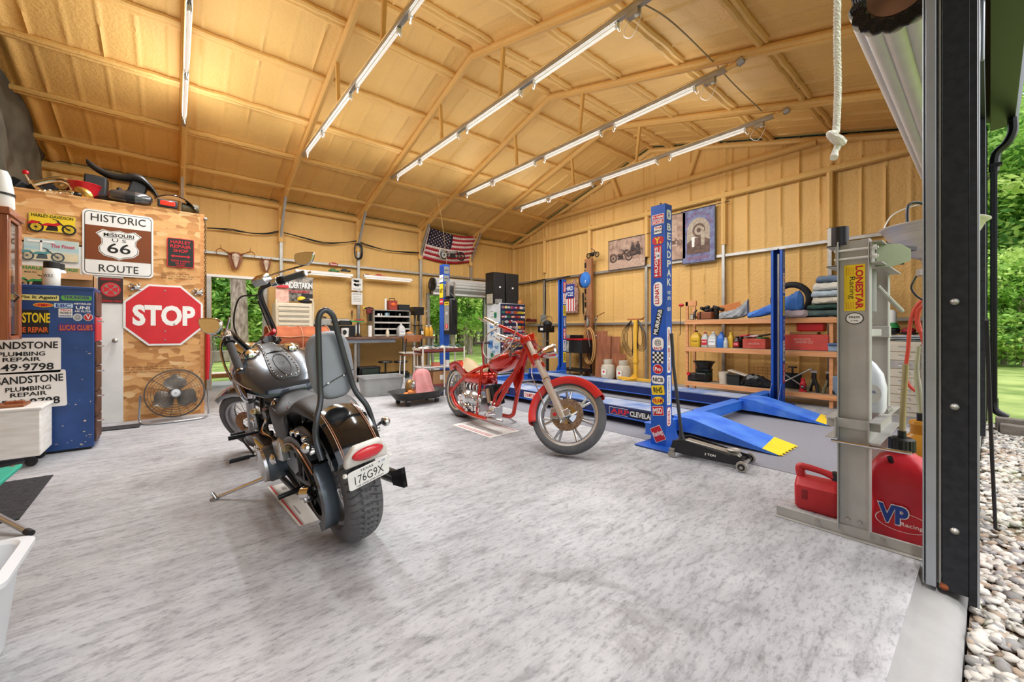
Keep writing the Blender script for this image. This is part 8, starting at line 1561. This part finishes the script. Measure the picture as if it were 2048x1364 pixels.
# rear fender
M = T(0, 0, RR); b = B(); v, f = arcguard(M, .385, .105, 62, 152, .085, n=36, crown=.018); b.add(v, f, PAINT); rf = b.build('rear_fender', P_, solid=.005, sharp=50)
b = B()
for s_ in (1, -1):
    for off, m_ in ((0, MATS['pinstripe']), (.008, MATS['pinstripe_pale'])): b.tube([(.402*math.cos(a)*(1+0), s_*(.078+off), RR+.402*math.sin(a)-.004) for a in [math.radians(80+70*i/20) for i in range(21)]], .0018, m_, 4)
b.tube([(.404*math.cos(math.radians(150)), q, RR+.404*math.sin(math.radians(150))-.002*abs(q)*20*.05) for q in (-.078, 0, .078)], .0018, MATS['pinstripe'], 4); b.build('pinstripe', rf)
# fender struts, lamp and plate
for s_ in (1, -1):
    b = B(); b.tube([(.30, s_*.125, .52), (.12, s_*.13, .60), (-.05, s_*.13, .60), (-.19, s_*.13, .54)], [.024, .026, .026, .02], BKM, 8, smooth=4); b.build('fender_strut', P_)
    for x, z in ((.05, .605), (-.06, .60), (-.16, .56), (.15, .59)):
        b = B(); b.lathe([(.0, 0), (.014, 0), (.014, .018), (.008, .022), (0, .022)], CHROME, 12, frame((x, s_*.15, z), (0, 0, 1), (s_, 0, 0)) if 0 else (T(x, s_*.15, z) @ Matrix.Rotation(-s_*PI/2, 4, 'X')))
        b.build('strut_bolt', P_)
    b = B(); b.tube([(-.17, s_*.15, .58), (-.19, s_*.175, .60)], .008, CHROME, 8); b.ell((-.20, s_*.19, .60), (.03, .022, .025), CHROME, 14, 8); b.build('turn_signal', P_)
PLT = Matrix.Rotation(math.radians(6), 4, 'Z')
LP = Matrix(((0, -.42, -.907, -.372), (-1, 0, 0, 0), (0, .907, -.42, .505), (0, 0, 0, 1)))   # x right, y up, z backwards
b = B(LP); b.prism([(-.10, -.03), (.10, -.03), (.095, .02), (.06, .075), (-.06, .075), (-.095, .02)], .03, mat('lamp_base_white', '#D8D4CE', .35), T(0, .03, -.02)); b.build('lamp_base', P_, bevel=.008)
b = B(LP); b.ell((0, .062, .012), (.072, .034, .022), mat('tail_lens', '#C8202C', .15, var=.05, coat=.5), 28, 12); b.build('tail_lamp', P_)
PM = LP @ T(0, -.045, .03) @ PLT
b = B(PM); b.plate(Matrix.Identity(4), .19, .112, WHITE, .014, 0, .004); b.tube([(-.1, .045, 0), (-.11, .05, .0)], .01, WHITE, 8); b.tube([(.1, .045, 0), (.11, .05, .0)], .01, WHITE, 8); pl_ = b.build('licence_plate', P_, bevel=.001)
b = B(PM); b.text('176G9X', T(0, -.004, .0045), .135, .05, INK, .0, 0); b.text('TEXAS', T(-.01, .042, .0045), .06, .014, INK, .01, 0); b.text('9 10', T(.06, .042, .0045), .03, .012, INKB, .01, 0); b.text('THE LONE STAR STATE', T(0, -.044, .0045), .13, .011, INK, .01, 0); b.build('plate_lettering', pl_)
# sissy bar and backrest
SB = mat('sissy_bar_grey', '#4A4D52', .3, .6, var=.06)
b = B(); H_ = 1.20; sp = [(-.20, .135, .52), (-.17, .135, .62), (-.17, .12, .70), (-.155, .085, .78), (-.15, .072, .86), (-.16, .045, 1.08), (-.17, .032, H_-.03), (-.172, .0, H_)]
b.tube(sp[:-1]+[sp[-1]]+[(x, -y, z) for x, y, z in sp[-2::-1]], .0135, SB, 12, smooth=6); sb = b.build('sissy_bar', P_)
b = B(); b.body([(-.13, .945, .0, .01, .01, -.012), (-.125, .945, .07, .115, .145, -.012), (-.105, .945, .10, .145, .18, -.012), (-.06, .945, .105, .15, .185, -.012), (-.045, .945, .09, .13, .165, -.012), (-.04, .945, .04, .07, .09, -.012)], mat('backrest_grey', '#878D95', .5, var=.06, bump=.1, bscale=90), n=40, p=2.8); bp_ = b.build('backrest_pad', P_, sharp=60)
b = B(); [b.ell((-.132, y, z), (.004, .007, .007), CHROME, 8, 6) for y, z in ((.03, .85), (-.05, .87))]; b.tube([(-.131, .08, .83), (-.133, .0, .86), (-.131, -.10, .89)], .002, BLK, 4); b.build('pad_studs', bp_)
# frame, drive side
b = B()
for s_ in (1, -1):
    b.tube([(1.38, s_*.03, .80), (1.30, s_*.08, .55), (1.18, s_*.12, .25), (1.0, s_*.13, .16), (.5, s_*.13, .16), (.30, s_*.13, .22), (.27, s_*.12, .40), (.33, s_*.10, .60), (.7, s_*.03, .70)], .017, BKM, 10, smooth=5)
    b.tube([(.32, s_*.13, .30), (0, s_*.135, RR)], .02, BKM, 10); b.tube([(.32, s_*.13, .50), (.12, s_*.14, .46), (0, s_*.135, RR)], .018, BKM, 10, smooth=4)
b.tube([(.7, 0, .72), (1.36, 0, .84)], .03, BKM, 10); b.build('frame', P_)
b = B(); b.tube([(-.03, .17, RR), (.0, .2, RR)], .03, CHROME, 14); b.cyl((0, -.19, RR), (0, .19, RR), .014, CHROME); b.lathe([(0, 0), (.026, 0), (.03, .02), (.018, .04), (0, .045)], CHROME, 18, T(0, .165, RR) @ Matrix.Rotation(-PI/2, 4, 'X')); b.build('rear_axle', P_)
GB = mat('blue_grey_guard', '#5C6670', .3, .5, var=.06)
yb = .128; R1, R2 = .155, .075; X2 = .66; Z2 = .34
b = B(); b.lathe([(R1-.018, -.018), (R1, -.02), (R1, .02), (R1-.018, .018)], BLK, 56, T(0, yb, RR) @ AXR, cap=False)
for k in range(6): a = PI/3*k; b.tube([(0, yb, RR), ((R1-.01)*math.cos(a), yb, RR+(R1-.01)*math.sin(a))], [.02, .012], BKM, 8)
b.build('rear_pulley', P_)
b = B(); sec = lambda r, a, cx, cz: [(cx+r*math.cos(a), yb+q, cz+r*math.sin(a)) for q in (-.022, .022)]
path = [((R1+.006)*math.cos(a), RR+(R1+.006)*math.sin(a)) for a in [math.radians(84+192*i/30) for i in range(31)]]+[(X2+(R2+.006)*math.cos(a), Z2+(R2+.006)*math.sin(a)) for a in [math.radians(-84+168*i/16) for i in range(17)]]
n = len(path); V = [(x, yb+q, z) for x, z in path for q in (-.02, .02)]; b.add(V, [(2*i, 2*i+1, (2*i+3) % (2*n), (2*i+2) % (2*n)) for i in range(n)], BLK); b.build('drive_belt', P_, solid=.006)
b = B(); V = []; nn = 30
for i in range(nn+1):
    a = math.radians(100+150*i/nn); V += [((R1+.05)*math.cos(a), yb-.032, RR+(R1+.05)*math.sin(a)), ((R1+.05)*math.cos(a), yb+.032, RR+(R1+.05)*math.sin(a)), ((R1+.008)*math.cos(a), yb+.034, RR+(R1+.008)*math.sin(a))]
b.add(V, [(3*i+k, 3*i+k+1, 3*i+4+k, 3*i+3+k) for i in range(nn) for k in range(2)], GB); gd = b.build('pulley_guard', P_, solid=.004, sharp=30)
b = B(); V = []
for i in range(nn+1):
    t_ = i/nn; x = -.14+.62*t_; z = RR+.16-.0+.09*math.sin(PI*min(1, t_*1.1))*.9; V += [(x, yb-.035, z), (x, yb+.035, z), (x, yb+.04, z-.035)]
b.add(V, [(3*i+k, 3*i+k+1, 3*i+4+k, 3*i+3+k) for i in range(nn) for k in range(2)], BKM); b.build('belt_guard', P_, solid=.004, sharp=30); b = B(); b.tube([(V[3*i+2][0], V[3*i+2][1]+.003, V[3*i+2][2]) for i in range(nn+1)], .004, mat('copper_edge', '#B08060', .3, .8), 6); b.build('guard_edge', P_)
# engine and primary
b = B(); b.box((.86, 0, .28), (.34, .22, .22), SATIN); b.ell((.86, 0, .30), (.19, .15, .14), SATIN, 24, 12)
for s_, a in ((1, .40), (-1, -.40)):
    Mc = T(.86+s_*.06, 0, .38) @ Matrix.Rotation(a, 4, 'Y')
    for k in range(9): b.lathe([(0, 0), (.078+.002*(k % 2), 0), (.08, .006), (0, .006)], BKM, 20, Mc @ T(0, 0, .02+.018*k))
    b.lathe([(0, 0), (.055, 0), (.055, .18), (0, .18)], BKM, 16, Mc); b.lathe([(0, 0), (.085, 0), (.088, .03), (.07, .07), (0, .08)], CHROME, 20, Mc @ T(0, 0, .185))
b.build('engine', P_, bevel=.006)
b = B(); b.box((.87, .0, .56), (.16, .3, .1), BKM); b.ell((.88, -.17, .53), (.1, .06, .09), CHROME, 20, 10); b.build('air_cleaner', P_, bevel=.02)
PR = T(.70, .175, .30)
b = B(); b.lathe([(0, -.05), (.105, -.05), (.11, .0), (.11, .03), (.10, .05)], GB, 40, PR @ Matrix.Rotation(-PI/2, 4, 'X')); b.lathe([(.10, .05), (.098, .065), (.07, .075), (.03, .08), (0, .08)], SILV, 32, PR @ Matrix.Rotation(-PI/2, 4, 'X'), cap=False); b.build('clutch_drum', P_)
b = B(); b.lathe([(0, .0), (.075, 0), (.075, .05), (.05, .06), (0, .06)], SILV, 28, T(1.02, .15, .28) @ Matrix.Rotation(-PI/2, 4, 'X'))
for k in range(6): a = PI/3*k; b.ell((1.02+.055*math.cos(a), .21, .28+.055*math.sin(a)), (.01, .01, .01), CHROME, 8, 6)
b.build('front_pulley', P_)
b = B(); b.box((.87, .175, .405), (.32, .055, .02), BLK, (0, -.04, 0))
for k in range(9): b.box((.74+.034*k, .205, .385), (.014, .008, .03), mat('brass_strip', '#C9A23C', .4, .6), (0, .5, 0))
b.box((.87, .205, .365), (.32, .006, .02), MATS['brass_strip'], (0, -.04, 0)); b.build('primary_belt', P_, bevel=.003)
b = B(); b.box((.50, .16, .42), (.16, .05, .12), SILV, (0, .2, 0)); b.box((.42, .15, .47), (.12, .05, .07), mat('aged_brass_box', '#A5906C', .4, .4)); b.lathe([(0, 0), (.035, 0), (.035, .02), (0, .03)], CHROME, 18, T(.56, .19, .36) @ Matrix.Rotation(-PI/2, 4, 'X')); b.build('gearbox', P_, bevel=.01)
b = B(); b.box((.42, 0, .44), (.2, .2, .22), BLKM); b.build('oil_tank', P_, bevel=.03)
b = B(); b.box((1.06, .15, .49), (.10, .05, .12), BKM); b.ell((1.06, .17, .57), (.04, .03, .02), mat('brass_key_cap', '#D8C8A0', .3, .6), 12, 8); ig = b.build('ignition_box', P_, bevel=.012)
b = B(); b.lathe([(0, 0), (.022, 0), (.022, .004), (0, .004)], SILV, 18, T(1.04, .19, .50) @ Matrix.Rotation(-PI/2, 4, 'X')); b.box((1.04, .192, .465), (.01, .003, .05), SILV); b.build('key', ig)
b = B(); r_ = random.Random(4)
for k in range(7): x = .76+.05*k; b.tube([(x, .12, .62-.02*k), (x+.04, .16+.02*math.sin(k), .5-.02*k), (x-.03, .14, .42), (x-.06, .13, .30)], .006 if k % 3 else .010, [BLK, CHROME, mat('copper_pipe', '#A8684A', .3, .8)][k % 3], 6, smooth=4)
for k in range(10): b.ell((.75+.055*k, .15+.015*math.sin(k*3), .47+.08*math.sin(k*2.1)), (.018, .015, .018), CHROME if k % 2 else BKM, 9, 6)
b.build('hoses_and_fittings', P_)
for x, z, ln in ((1.30, .36, .17), (1.22, .22, .20)): b = B(); b.cyl((x, .10, z), (x, .13+ln, z+.02), .010, BKM); b.tube([(x, .15+ln*.4, z+.01), (x, .15+ln, z+.02)], .016, BKM, 12); b.build('foot_peg', P_)
b = B(); b.tube([(1.22, .2, .24), (1.38, .22, .30), (1.44, .22, .36)], .009, BKM, 8, smooth=3); b.cyl((1.44, .2, .36), (1.44, .29, .365), .013, BKM); b.build('shift_lever', P_)
b = B(); b.cyl((-.02, .15, .30), (-.02, .20, .30), .02, CHROME); b.tube([(.20, .16, .27), (.20, .27, .27)], .014, BKM, 10); b.build('passenger_peg', P_)
# kickstand: from the frame to its foot on the concrete
MW = (Matrix.Translation(bk.location) @ Euler((LEAN, 0, BYAW)).to_matrix().to_4x4()).inverted()
kf = AZ(436, 994, .014); k1 = MW @ Vector(kf); b = B(); b.tube([(.86, .13, .18), (.86, .16, .17), k1.lerp(Vector((.86, .16, .17)), .12)+Vector((0, 0, .0)), k1], [.014, .014, .011, .010], CHROME, 10); b.tube([(.80, .14, .17), (.84, .22, .15)], .008, CHROME, 8); ks = b.build('kickstand', P_)
b = B(MW); b.cyl((kf[0]-.02, kf[1], .0), (kf[0]-.02, kf[1], .012), .024, SATIN, n=16); b.cyl((kf[0]-.01, kf[1], .01), (kf[0]-.03, kf[1]+.01, .045), .012, CHROME); b.build('stand_foot', ks)
b = B()
for dz in (0, .075): b.tube([(.95, -.12, .42), (.9, -.19, .32-dz*.5), (.6, -.22, .26-dz*.3), (.0, -.19, .27+dz*.4), (-.26, -.17, .31+dz*.4)], .022, BKM, 12, smooth=5); b.loft([[Vector((-.26, -.17+y, .31+dz*.4+z)) for y, z in ((-.02, -.02), (.02, -.02), (.02, .02), (-.02, .02))], [Vector((-.36, -.17+y, .335+dz*.4+z)) for y, z in ((-.01, -.035), (.01, -.035), (.01, .035), (-.01, .035))]], BKM)
b.build('exhaust_pipe', P_)
# ---------------------------------------------------------------- the red chopper
RO = AZ(925, 832); RYAW = math.radians(-94.5); RL = math.radians(-2)
CRED = mat('candy_red', '#C8200F', .18, .55, var=.06, vscale=3, coat=1.); CREDF = mat('flat_red', '#D22A24', .4, var=.05)
rb = thing('motorcycle', 'bright red unfinished chopper with a raked fork turned to its left', 'motorcycle', (RO.x, RO.y, .004), RYAW, rx=RL); P_ = rb
M = T(0, 0, .33)
b = B(); tyre(b, M, .33, .21, .235, None, n=80); b.build('tyre', P_)
CREAM = mat('cream_rim', '#D8CDB6', .3, .4, var=.06)
b = B(); b.lathe([(.225, -.095), (.243, -.10), (.243, -.09), (.20, -.075), (.19, 0), (.20, .075), (.243, .09), (.243, .10), (.225, .095)], SILV, 64, M @ AXR, cap=False); b.lathe([(.225, -.098), (.245, -.102), (.248, -.098)], CREAM, 64, M @ AXR, cap=False)
for k in range(10): a = 2*PI*k/10; b.tube([M @ Vector((.04*math.cos(a), -.07, .04*math.sin(a))), M @ Vector((.205*math.cos(a+.2), -.075, .205*math.sin(a+.2)))], [.018, .012], CREAM, 6)
b.lathe([(0, -.10), (.05, -.10), (.06, -.06), (.06, .06), (.05, .1), (0, .1)], SILV, 24, M @ AXR); b.build('rim', P_)
b = B(); b.lathe([(.06, -.108), (.125, -.108), (.125, -.102), (.06, -.102)], SATIN, 40, M @ AXR, cap=False); b.lathe([(.0, -.115), (.075, -.115), (.085, -.10)], SATIN, 28, M @ AXR, cap=False)
for k in range(16): a = 2*PI*k/16; b.ell(M @ Vector((.105*math.cos(a), -.11, .105*math.sin(a))), (.006, .004, .006), BLK, 6, 5)
b.build('rear_brake', P_)
RK = math.radians(39); RST = math.radians(40); FA = (1.93, 0, .328); RF = fork_frame(FA, RK, .04, RST); M = RF @ T(.04, 0, 0) @ Matrix.Rotation(RK, 4, 'Y')
def trf(a, q):
    if abs(q) > .95: return 0
    return .005 if ((a/(2*PI)*30+abs(q)*.9) % 1) < .12 and abs(q) > .15 else 0
b = B(); tyre(b, M, .335, .125, .265, trf, n=300, k=22); b.build('tyre', P_, sharp=25)
b = B(); b.lathe([(.255, -.05), (.272, -.055), (.268, -.045), (.25, -.04), (.235, -.02), (.232, .02), (.25, .04), (.268, .045), (.272, .055), (.255, .05)], SILV, 80, M @ AXR, cap=False)
for k in range(7):
    a = 2*PI*k/7
    for d_ in (-.11, .11): b.tube([M @ Vector((.07*math.cos(a), -.0, .07*math.sin(a))), M @ Vector((.15*math.cos(a+d_*.5), -.008, .15*math.sin(a+d_*.5))), M @ Vector((.245*math.cos(a+d_), 0, .245*math.sin(a+d_)))], [.016, .012, .010], SILV, 7)
b.lathe([(0, -.06), (.05, -.06), (.06, -.03), (.06, .03), (.05, .06), (0, .06)], SILV, 28, M @ AXR); b.build('rim', P_)
b = B(); b.lathe([(.085, -.068), (.145, -.068), (.145, -.062), (.085, -.062)], mat('drilled_disc', '#A89684', .3, .8, var=.25, vscale=40), 48, M @ AXR, cap=False); b.lathe([(.04, -.075), (.09, -.066), (.09, -.06)], CHROME, 28, M @ AXR, cap=False)
for k in range(24): a = 2*PI*k/24; b.ell(M @ Vector(((.12+.012*(k % 2))*math.cos(a), -.069, (.12+.012*(k % 2))*math.sin(a))), (.005, .003, .005), BLK, 6, 5)
for k in range(5): a = 2*PI*k/5; b.tube([M @ Vector((.04*math.cos(a), -.075, .04*math.sin(a))), M @ Vector((.095*math.cos(a+.5), -.07, .095*math.sin(a+.5)))], [.012, .008], CHROME, 6)
b.build('brake_disc', P_)
b = B(M); b.box((-.105, -.075, -.02), (.075, .06, .10), SILV, (0, -.2, 0)); b.cyl((-.10, -.108, -.03), (-.10, -.10, -.03), .018, RED); b.build('brake_caliper', P_, bevel=.014)
b = B(); v, f = arcguard(M, .355, .075, 42, 205, .07, n=36, crown=.012); b.add(v, f, CREDF); b.build('front_fender', P_, solid=.005, sharp=50)
for s_ in (1, -1):
    b = B(RF); b.tube([(0, s_*.105, -.03), (0, s_*.105, .36)], .034, mat('satin_champagne', '#D5CCC2', .3, .7, var=.05), 18); b.tube([(0, s_*.105, .36), (0, s_*.105, .385)], .038, CHROME, 18); b.tube([(0, s_*.105, .38), (0, s_*.105, .86)], .026, MATS['satin_champagne'], 16); b.box((.03, s_*.105, -.0), (.09, .05, .06), SILV); b.build('fork_leg', P_, bevel=.004)
b = B(RF)
for z in (.62, .84): b.tube([(0, -.105, z), (-.03, 0, z), (0, .105, z)], .03, CRED, 10); [b.tube([(0, s_*.105, z-.03), (0, s_*.105, z+.03)], .038, CRED, 16) for s_ in (1, -1)]
b.cyl((-.04, 0, .6), (-.04, 0, .87), .035, CRED); b.prism([(-.08, -.02), (.06, -.05), (.09, .03), (-.06, .05)], .16, CRED, frame((.0, .08, .87), (1, 0, 0), (0, 0, 1))); b.build('triple_clamp', P_, bevel=.006)
hlM = RF @ T(.17, 0, .66) @ Matrix.Rotation(PI/2+RK*.35, 4, 'Y')
b = B(); b.lathe([(0, -.17), (.03, -.15), (.055, -.08), (.07, 0), (.075, .03)], mat('chrome_shell', '#C9B8B4', .08, 1., var=.15), 28, hlM, cap=False); b.build('headlight', P_); b = B(); b.lathe([(.075, .03), (.06, .045), (0, .05)], CHROME, 24, hlM, cap=False); b.build('headlight_lens', P_)
HT = RF @ Vector((-.02, 0, .90)); HB = Matrix.Translation(HT) @ Matrix.Rotation(RST, 4, Vector((-math.sin(RK), 0, math.cos(RK))))
b = B(HB); bar = [(0, -.04, -.02), (-.02, -.08, .0), (-.14, -.13, .03), (-.30, -.17, .06)]; b.tube(bar, .017, CRED, 12, smooth=5); b.tube([(x, -y, z) for x, y, z in bar], .017, CRED, 12, smooth=5); b.build('handlebar', P_)
for s_ in (1, -1):
    b = B(HB); b.tube([(-.29, s_*.168, .058), (-.44, s_*.21, .095)], .020, CHROME, 14); b.build('grip', P_); b = B(HB); b.tube([(-.30, s_*.19, .03), (-.40, s_*.24, .04), (-.48, s_*.255, .07)], [.012, .008, .008], CHROME, 8, smooth=4); b.ell((-.29, s_*.18, .05), (.035, .03, .03), CHROME, 14, 8); b.build('lever', P_)
b = B(HB); r_ = random.Random(6)
for k in range(16): b.tube([(-.02, r_.uniform(-.05, .05), r_.uniform(-.02, .1)), (-.08-.1*r_.random(), r_.uniform(-.12, .12), r_.uniform(-.12, .12)), (-.12-.12*r_.random(), r_.uniform(-.1, .1), r_.uniform(-.2, -.05)), (-.05-.1*r_.random(), r_.uniform(-.06, .06), -.16)], .0035, [BLK, STEEL, mat('orange_wire', '#B5602C', .5), mat('grey_wire', '#7C706C', .5)][k % 4], 5, smooth=4)
b.build('wiring_loom', P_)
b = B(HB); b.tube([(-.15, -.17, .12), (-.05, -.22, .06), (-.05, -.24, -.18), (-.18, -.25, -.34), (-.30, -.24, -.28), (-.34, -.22, -.10), (-.26, -.2, .0)], .006, mat('braided_line', '#A89890', .3, .7), 6, smooth=6); b.build('brake_line', P_)
b = B(RF); b.tube([(-.06, -.06, .6), (-.10, -.13, .45), (-.10, -.13, .25), (-.12, -.10, .1)], .005, MATS['braided_line'], 6, smooth=4); b.build('brake_line', P_)
# frame
for s_ in (1, -1):
    b = B(); b.tube([(1.26, s_*.02, .80), (1.16, s_*.05, .62), (.96, s_*.13, .26), (.90, s_*.14, .15), (.76, s_*.14, .115), (.40, s_*.15, .115), (.14, s_*.16, .17), (.02, s_*.165, .28)], .024, CRED, 12, smooth=6); b.build('lower_rail', P_)
    b = B(); b.tube([(.02, s_*.165, .33), (.18, s_*.15, .46), (.42, s_*.12, .60), (.62, s_*.07, .68)], .021, CRED, 12, smooth=5); b.box((0, s_*.165, .32), (.10, .014, .12), CRED); b.build('rear_stay', P_)
b = B(); b.tube([(1.30, 0, .90), (1.24, 0, .74)], .042, CRED, 16); b.tube([(1.27, 0, .86), (1.0, 0, .82), (.62, 0, .70), (.42, 0, .60)], .03, CRED, 12, smooth=5); b.tube([(.60, -.10, .66), (.60, -.11, .50), (.58, -.13, .13)], [.016, .020, .016], CRED, 12); b.tube([(.60, .10, .66), (.58, .13, .13)], .017, CRED, 12); b.tube([(.86, -.14, .13), (.92, -.10, .40), (1.16, -.03, .66)], .018, CRED, 10); b.build('frame', P_)
b = B(); b.prism([(1.06, .60), (1.26, .74), (1.25, .60), (1.14, .44)], .02, CRED, Matrix(((1, 0, 0, 0), (0, 0, 1, .0), (0, 1, 0, 0), (0, 0, 0, 1)))); b.build('neck_gusset', P_)
b = B(); b.body([(.70, .70, .02, .02, .03), (.74, .71, .09, .04, .08), (.82, .74, .14, .06, .12), (.95, .78, .155, .07, .13), (1.06, .81, .12, .06, .10), (1.14, .84, .06, .04, .05)], CRED, n=32, p=2.4); b.build('fuel_tank', P_, sharp=180)
b = B(); b.body([(.13, .52, .04, .02, .03), (.16, .52, .12, .05, .07), (.30, .53, .15, .065, .09), (.48, .54, .15, .07, .09), (.60, .55, .12, .07, .09), (.66, .55, .06, .04, .05)], CRED, n=32, p=2.8); b.build('oil_tank', P_, sharp=180)
M = T(0, 0, .33); b = B(); v, f = arcguard(M, .365, .125, 38, 118, .10, n=24, crown=.02); b.add(v, f, CRED); b.build('rear_fender', P_, solid=.006, sharp=50)
b = B(); R_ = []
for x, z, w_ in ((.04, .73, .03), (.08, .745, .09), (.18, .72, .12), (.30, .665, .13), (.42, .645, .11), (.54, .66, .07), (.62, .68, .03)): R_.append([Vector((x, w_*q, z-.07*abs(q)**2.2+h_)) for q, h_ in ((-1, 0), (-.5, .006), (0, .01), (.5, .006), (1, 0), (.5, -.01), (0, -.012), (-.5, -.01))])
b.loft(R_, mat('tan_seat_pan', '#A8926A', .5, var=.06)); b.build('seat_pan', P_, sharp=60)
# engine
b = B(); b.box((.36, 0, .28), (.26, .20, .20), SILV); b.ell((.30, -.08, .28), (.14, .09, .11), SILV, 24, 12); b.ell((.46, -.09, .29), (.12, .08, .10), SILV, 24, 12); b.cyl((.30, -.17, .28), (.30, -.13, .28), .07, CHROME, n=24); b.cyl((.20, -.14, .27), (.20, -.17, .27), .045, CHROME, n=18); b.box((.56, -.06, .24), (.14, .14, .16), SILV); b.build('gearbox', P_, bevel=.02)
b = B(); b.ell((.33, -.02, .42), (.06, .06, .05), CRED, 16, 8); [b.tube([(.25+.08*k, -.08, .36), (.27+.08*k, -.1, .44), (.31+.08*k, -.08, .47)], .014, CHROME, 8, smooth=3) for k in range(4)]; b.build('intake', P_)
b = B(); r_ = random.Random(8)
for k in range(26): b.ell((.25+.4*r_.random(), -.12-.05*r_.random(), .15+.18*r_.random()), (.018+.02*r_.random(), .014, .018+.014*r_.random()), [SILV, CHROME, SATIN][k % 3], 9, 6)
for k in range(5): b.tube([(.3+.08*k, -.14, .16), (.34+.08*k, -.16, .22), (.40+.06*k, -.15, .18)], .009, CHROME, 6, smooth=3)
b.build('engine_fittings', P_)
b = B()
for k in range(7): b.box((.74+.0*k, -.06+.02*k, .36), (.17, .008, .22), BLKM, (0, -.35, 0))
b.box((.74, -.085, .36), (.05, .02, .16), mat('tan_block', '#A08468', .6), (0, -.35, 0)); b.build('cooler', P_)
b = B(); b.tube([(.86, -.16, .13), (1.05, -.17, .15), (1.12, -.14, .15)], .018, SILV, 10); b.cyl((1.0, -.16, .2), (1.0, -.26, .2), .018, CHROME); b.tube([(.8, -.15, .15), (.95, -.2, .22), (.98, -.1, .28), (.85, -.12, .3)], .02, CHROME, 10, smooth=4); b.box((.95, -.12, .22), (.12, .1, .12), SILV); b.build('forward_controls', P_, bevel=.006)
b = B(); b.tube([(.72, .16, .12), (.70, .30, .03), (.70, .34, .008)], .012, CHROME, 8); b.build('kickstand', P_)
# mats and sheets under the motorcycles
def sheet(name, label, pts, m, marks=None, z=.0):
    b = B(); b.prism([(p.x, p.y) for p in pts], .003, m, T(0, 0, z)); t = tag(b.build(name), label, 'paper')
    if marks: b = B(); marks(b); b.build('print', t)
Q = [AZ(534, 975), AZ(598, 1053), AZ(700, 1022), AZ(640, 948)]
if (Q[1]-Q[0]).cross(Q[2]-Q[0]).z < 0: Q = Q[::-1]
def mk(b):
    a, c, e, g = AZ(534, 975), AZ(598, 1053), AZ(700, 1022), AZ(640, 948)
    L = lambda s, t_: (a.lerp(c, s)).lerp(g.lerp(e, s), t_)
    for t0, t1, m_ in ((.045, .075, INKR), (.09, .10, GREY)): b.add([tuple(L(0, t0)+Vector((0, 0, .0045))), tuple(L(1, t0)+Vector((0, 0, .0045))), tuple(L(1, t1)+Vector((0, 0, .0045))), tuple(L(0, t1)+Vector((0, 0, .0045)))], [(0, 1, 2, 3)], m_)
    for s, t_, ds, dt in ((.1, .2, .08, .08), (.12, .34, .04, .1), (.08, .6, .03, .08), (.5, .45, .06, .22), (.7, .6, .05, .2), (.6, .15, .2, .03)): b.add([tuple(L(s, t_)+Vector((0, 0, .0045))), tuple(L(s+ds, t_)+Vector((0, 0, .0045))), tuple(L(s+ds, t_+dt)+Vector((0, 0, .0045))), tuple(L(s, t_+dt)+Vector((0, 0, .0045)))], [(0, 1, 2, 3)], mat('print_pale_grey', '#A8A4A4', .7))
sheet('paper_sheet', 'flattened white carton with a red stripe under the black motorcycle', Q, PAPER, mk)
Q2 = [AZ(905, 850), AZ(980, 876), AZ(1040, 862), AZ(962, 838)]
if (Q2[1]-Q2[0]).cross(Q2[2]-Q2[0]).z < 0: Q2 = Q2[::-1]
def mk2(b):
    a, c, e, g = AZ(905, 850), AZ(980, 876), AZ(1040, 862), AZ(962, 838); L = lambda s, t_: (a.lerp(c, s)).lerp(g.lerp(e, s), t_)
    for t0, t1, m_ in ((.06, .1, mat('pale_red_print', '#C87E84', .6)), (.14, .17, MATS['pale_red_print']), (.9, .94, MATS['pale_red_print']), (.3, .5, MATS['print_pale_grey'])): b.add([tuple(L(.1, t0)+Vector((0, 0, .0045))), tuple(L(.95, t0)+Vector((0, 0, .0045))), tuple(L(.95, t1)+Vector((0, 0, .0045))), tuple(L(.1, t1)+Vector((0, 0, .0045)))], [(0, 1, 2, 3)], m_)
sheet('paper_sheet', 'flattened white carton with pale red stripes beside the red chopper', Q2, PAPER, mk2)
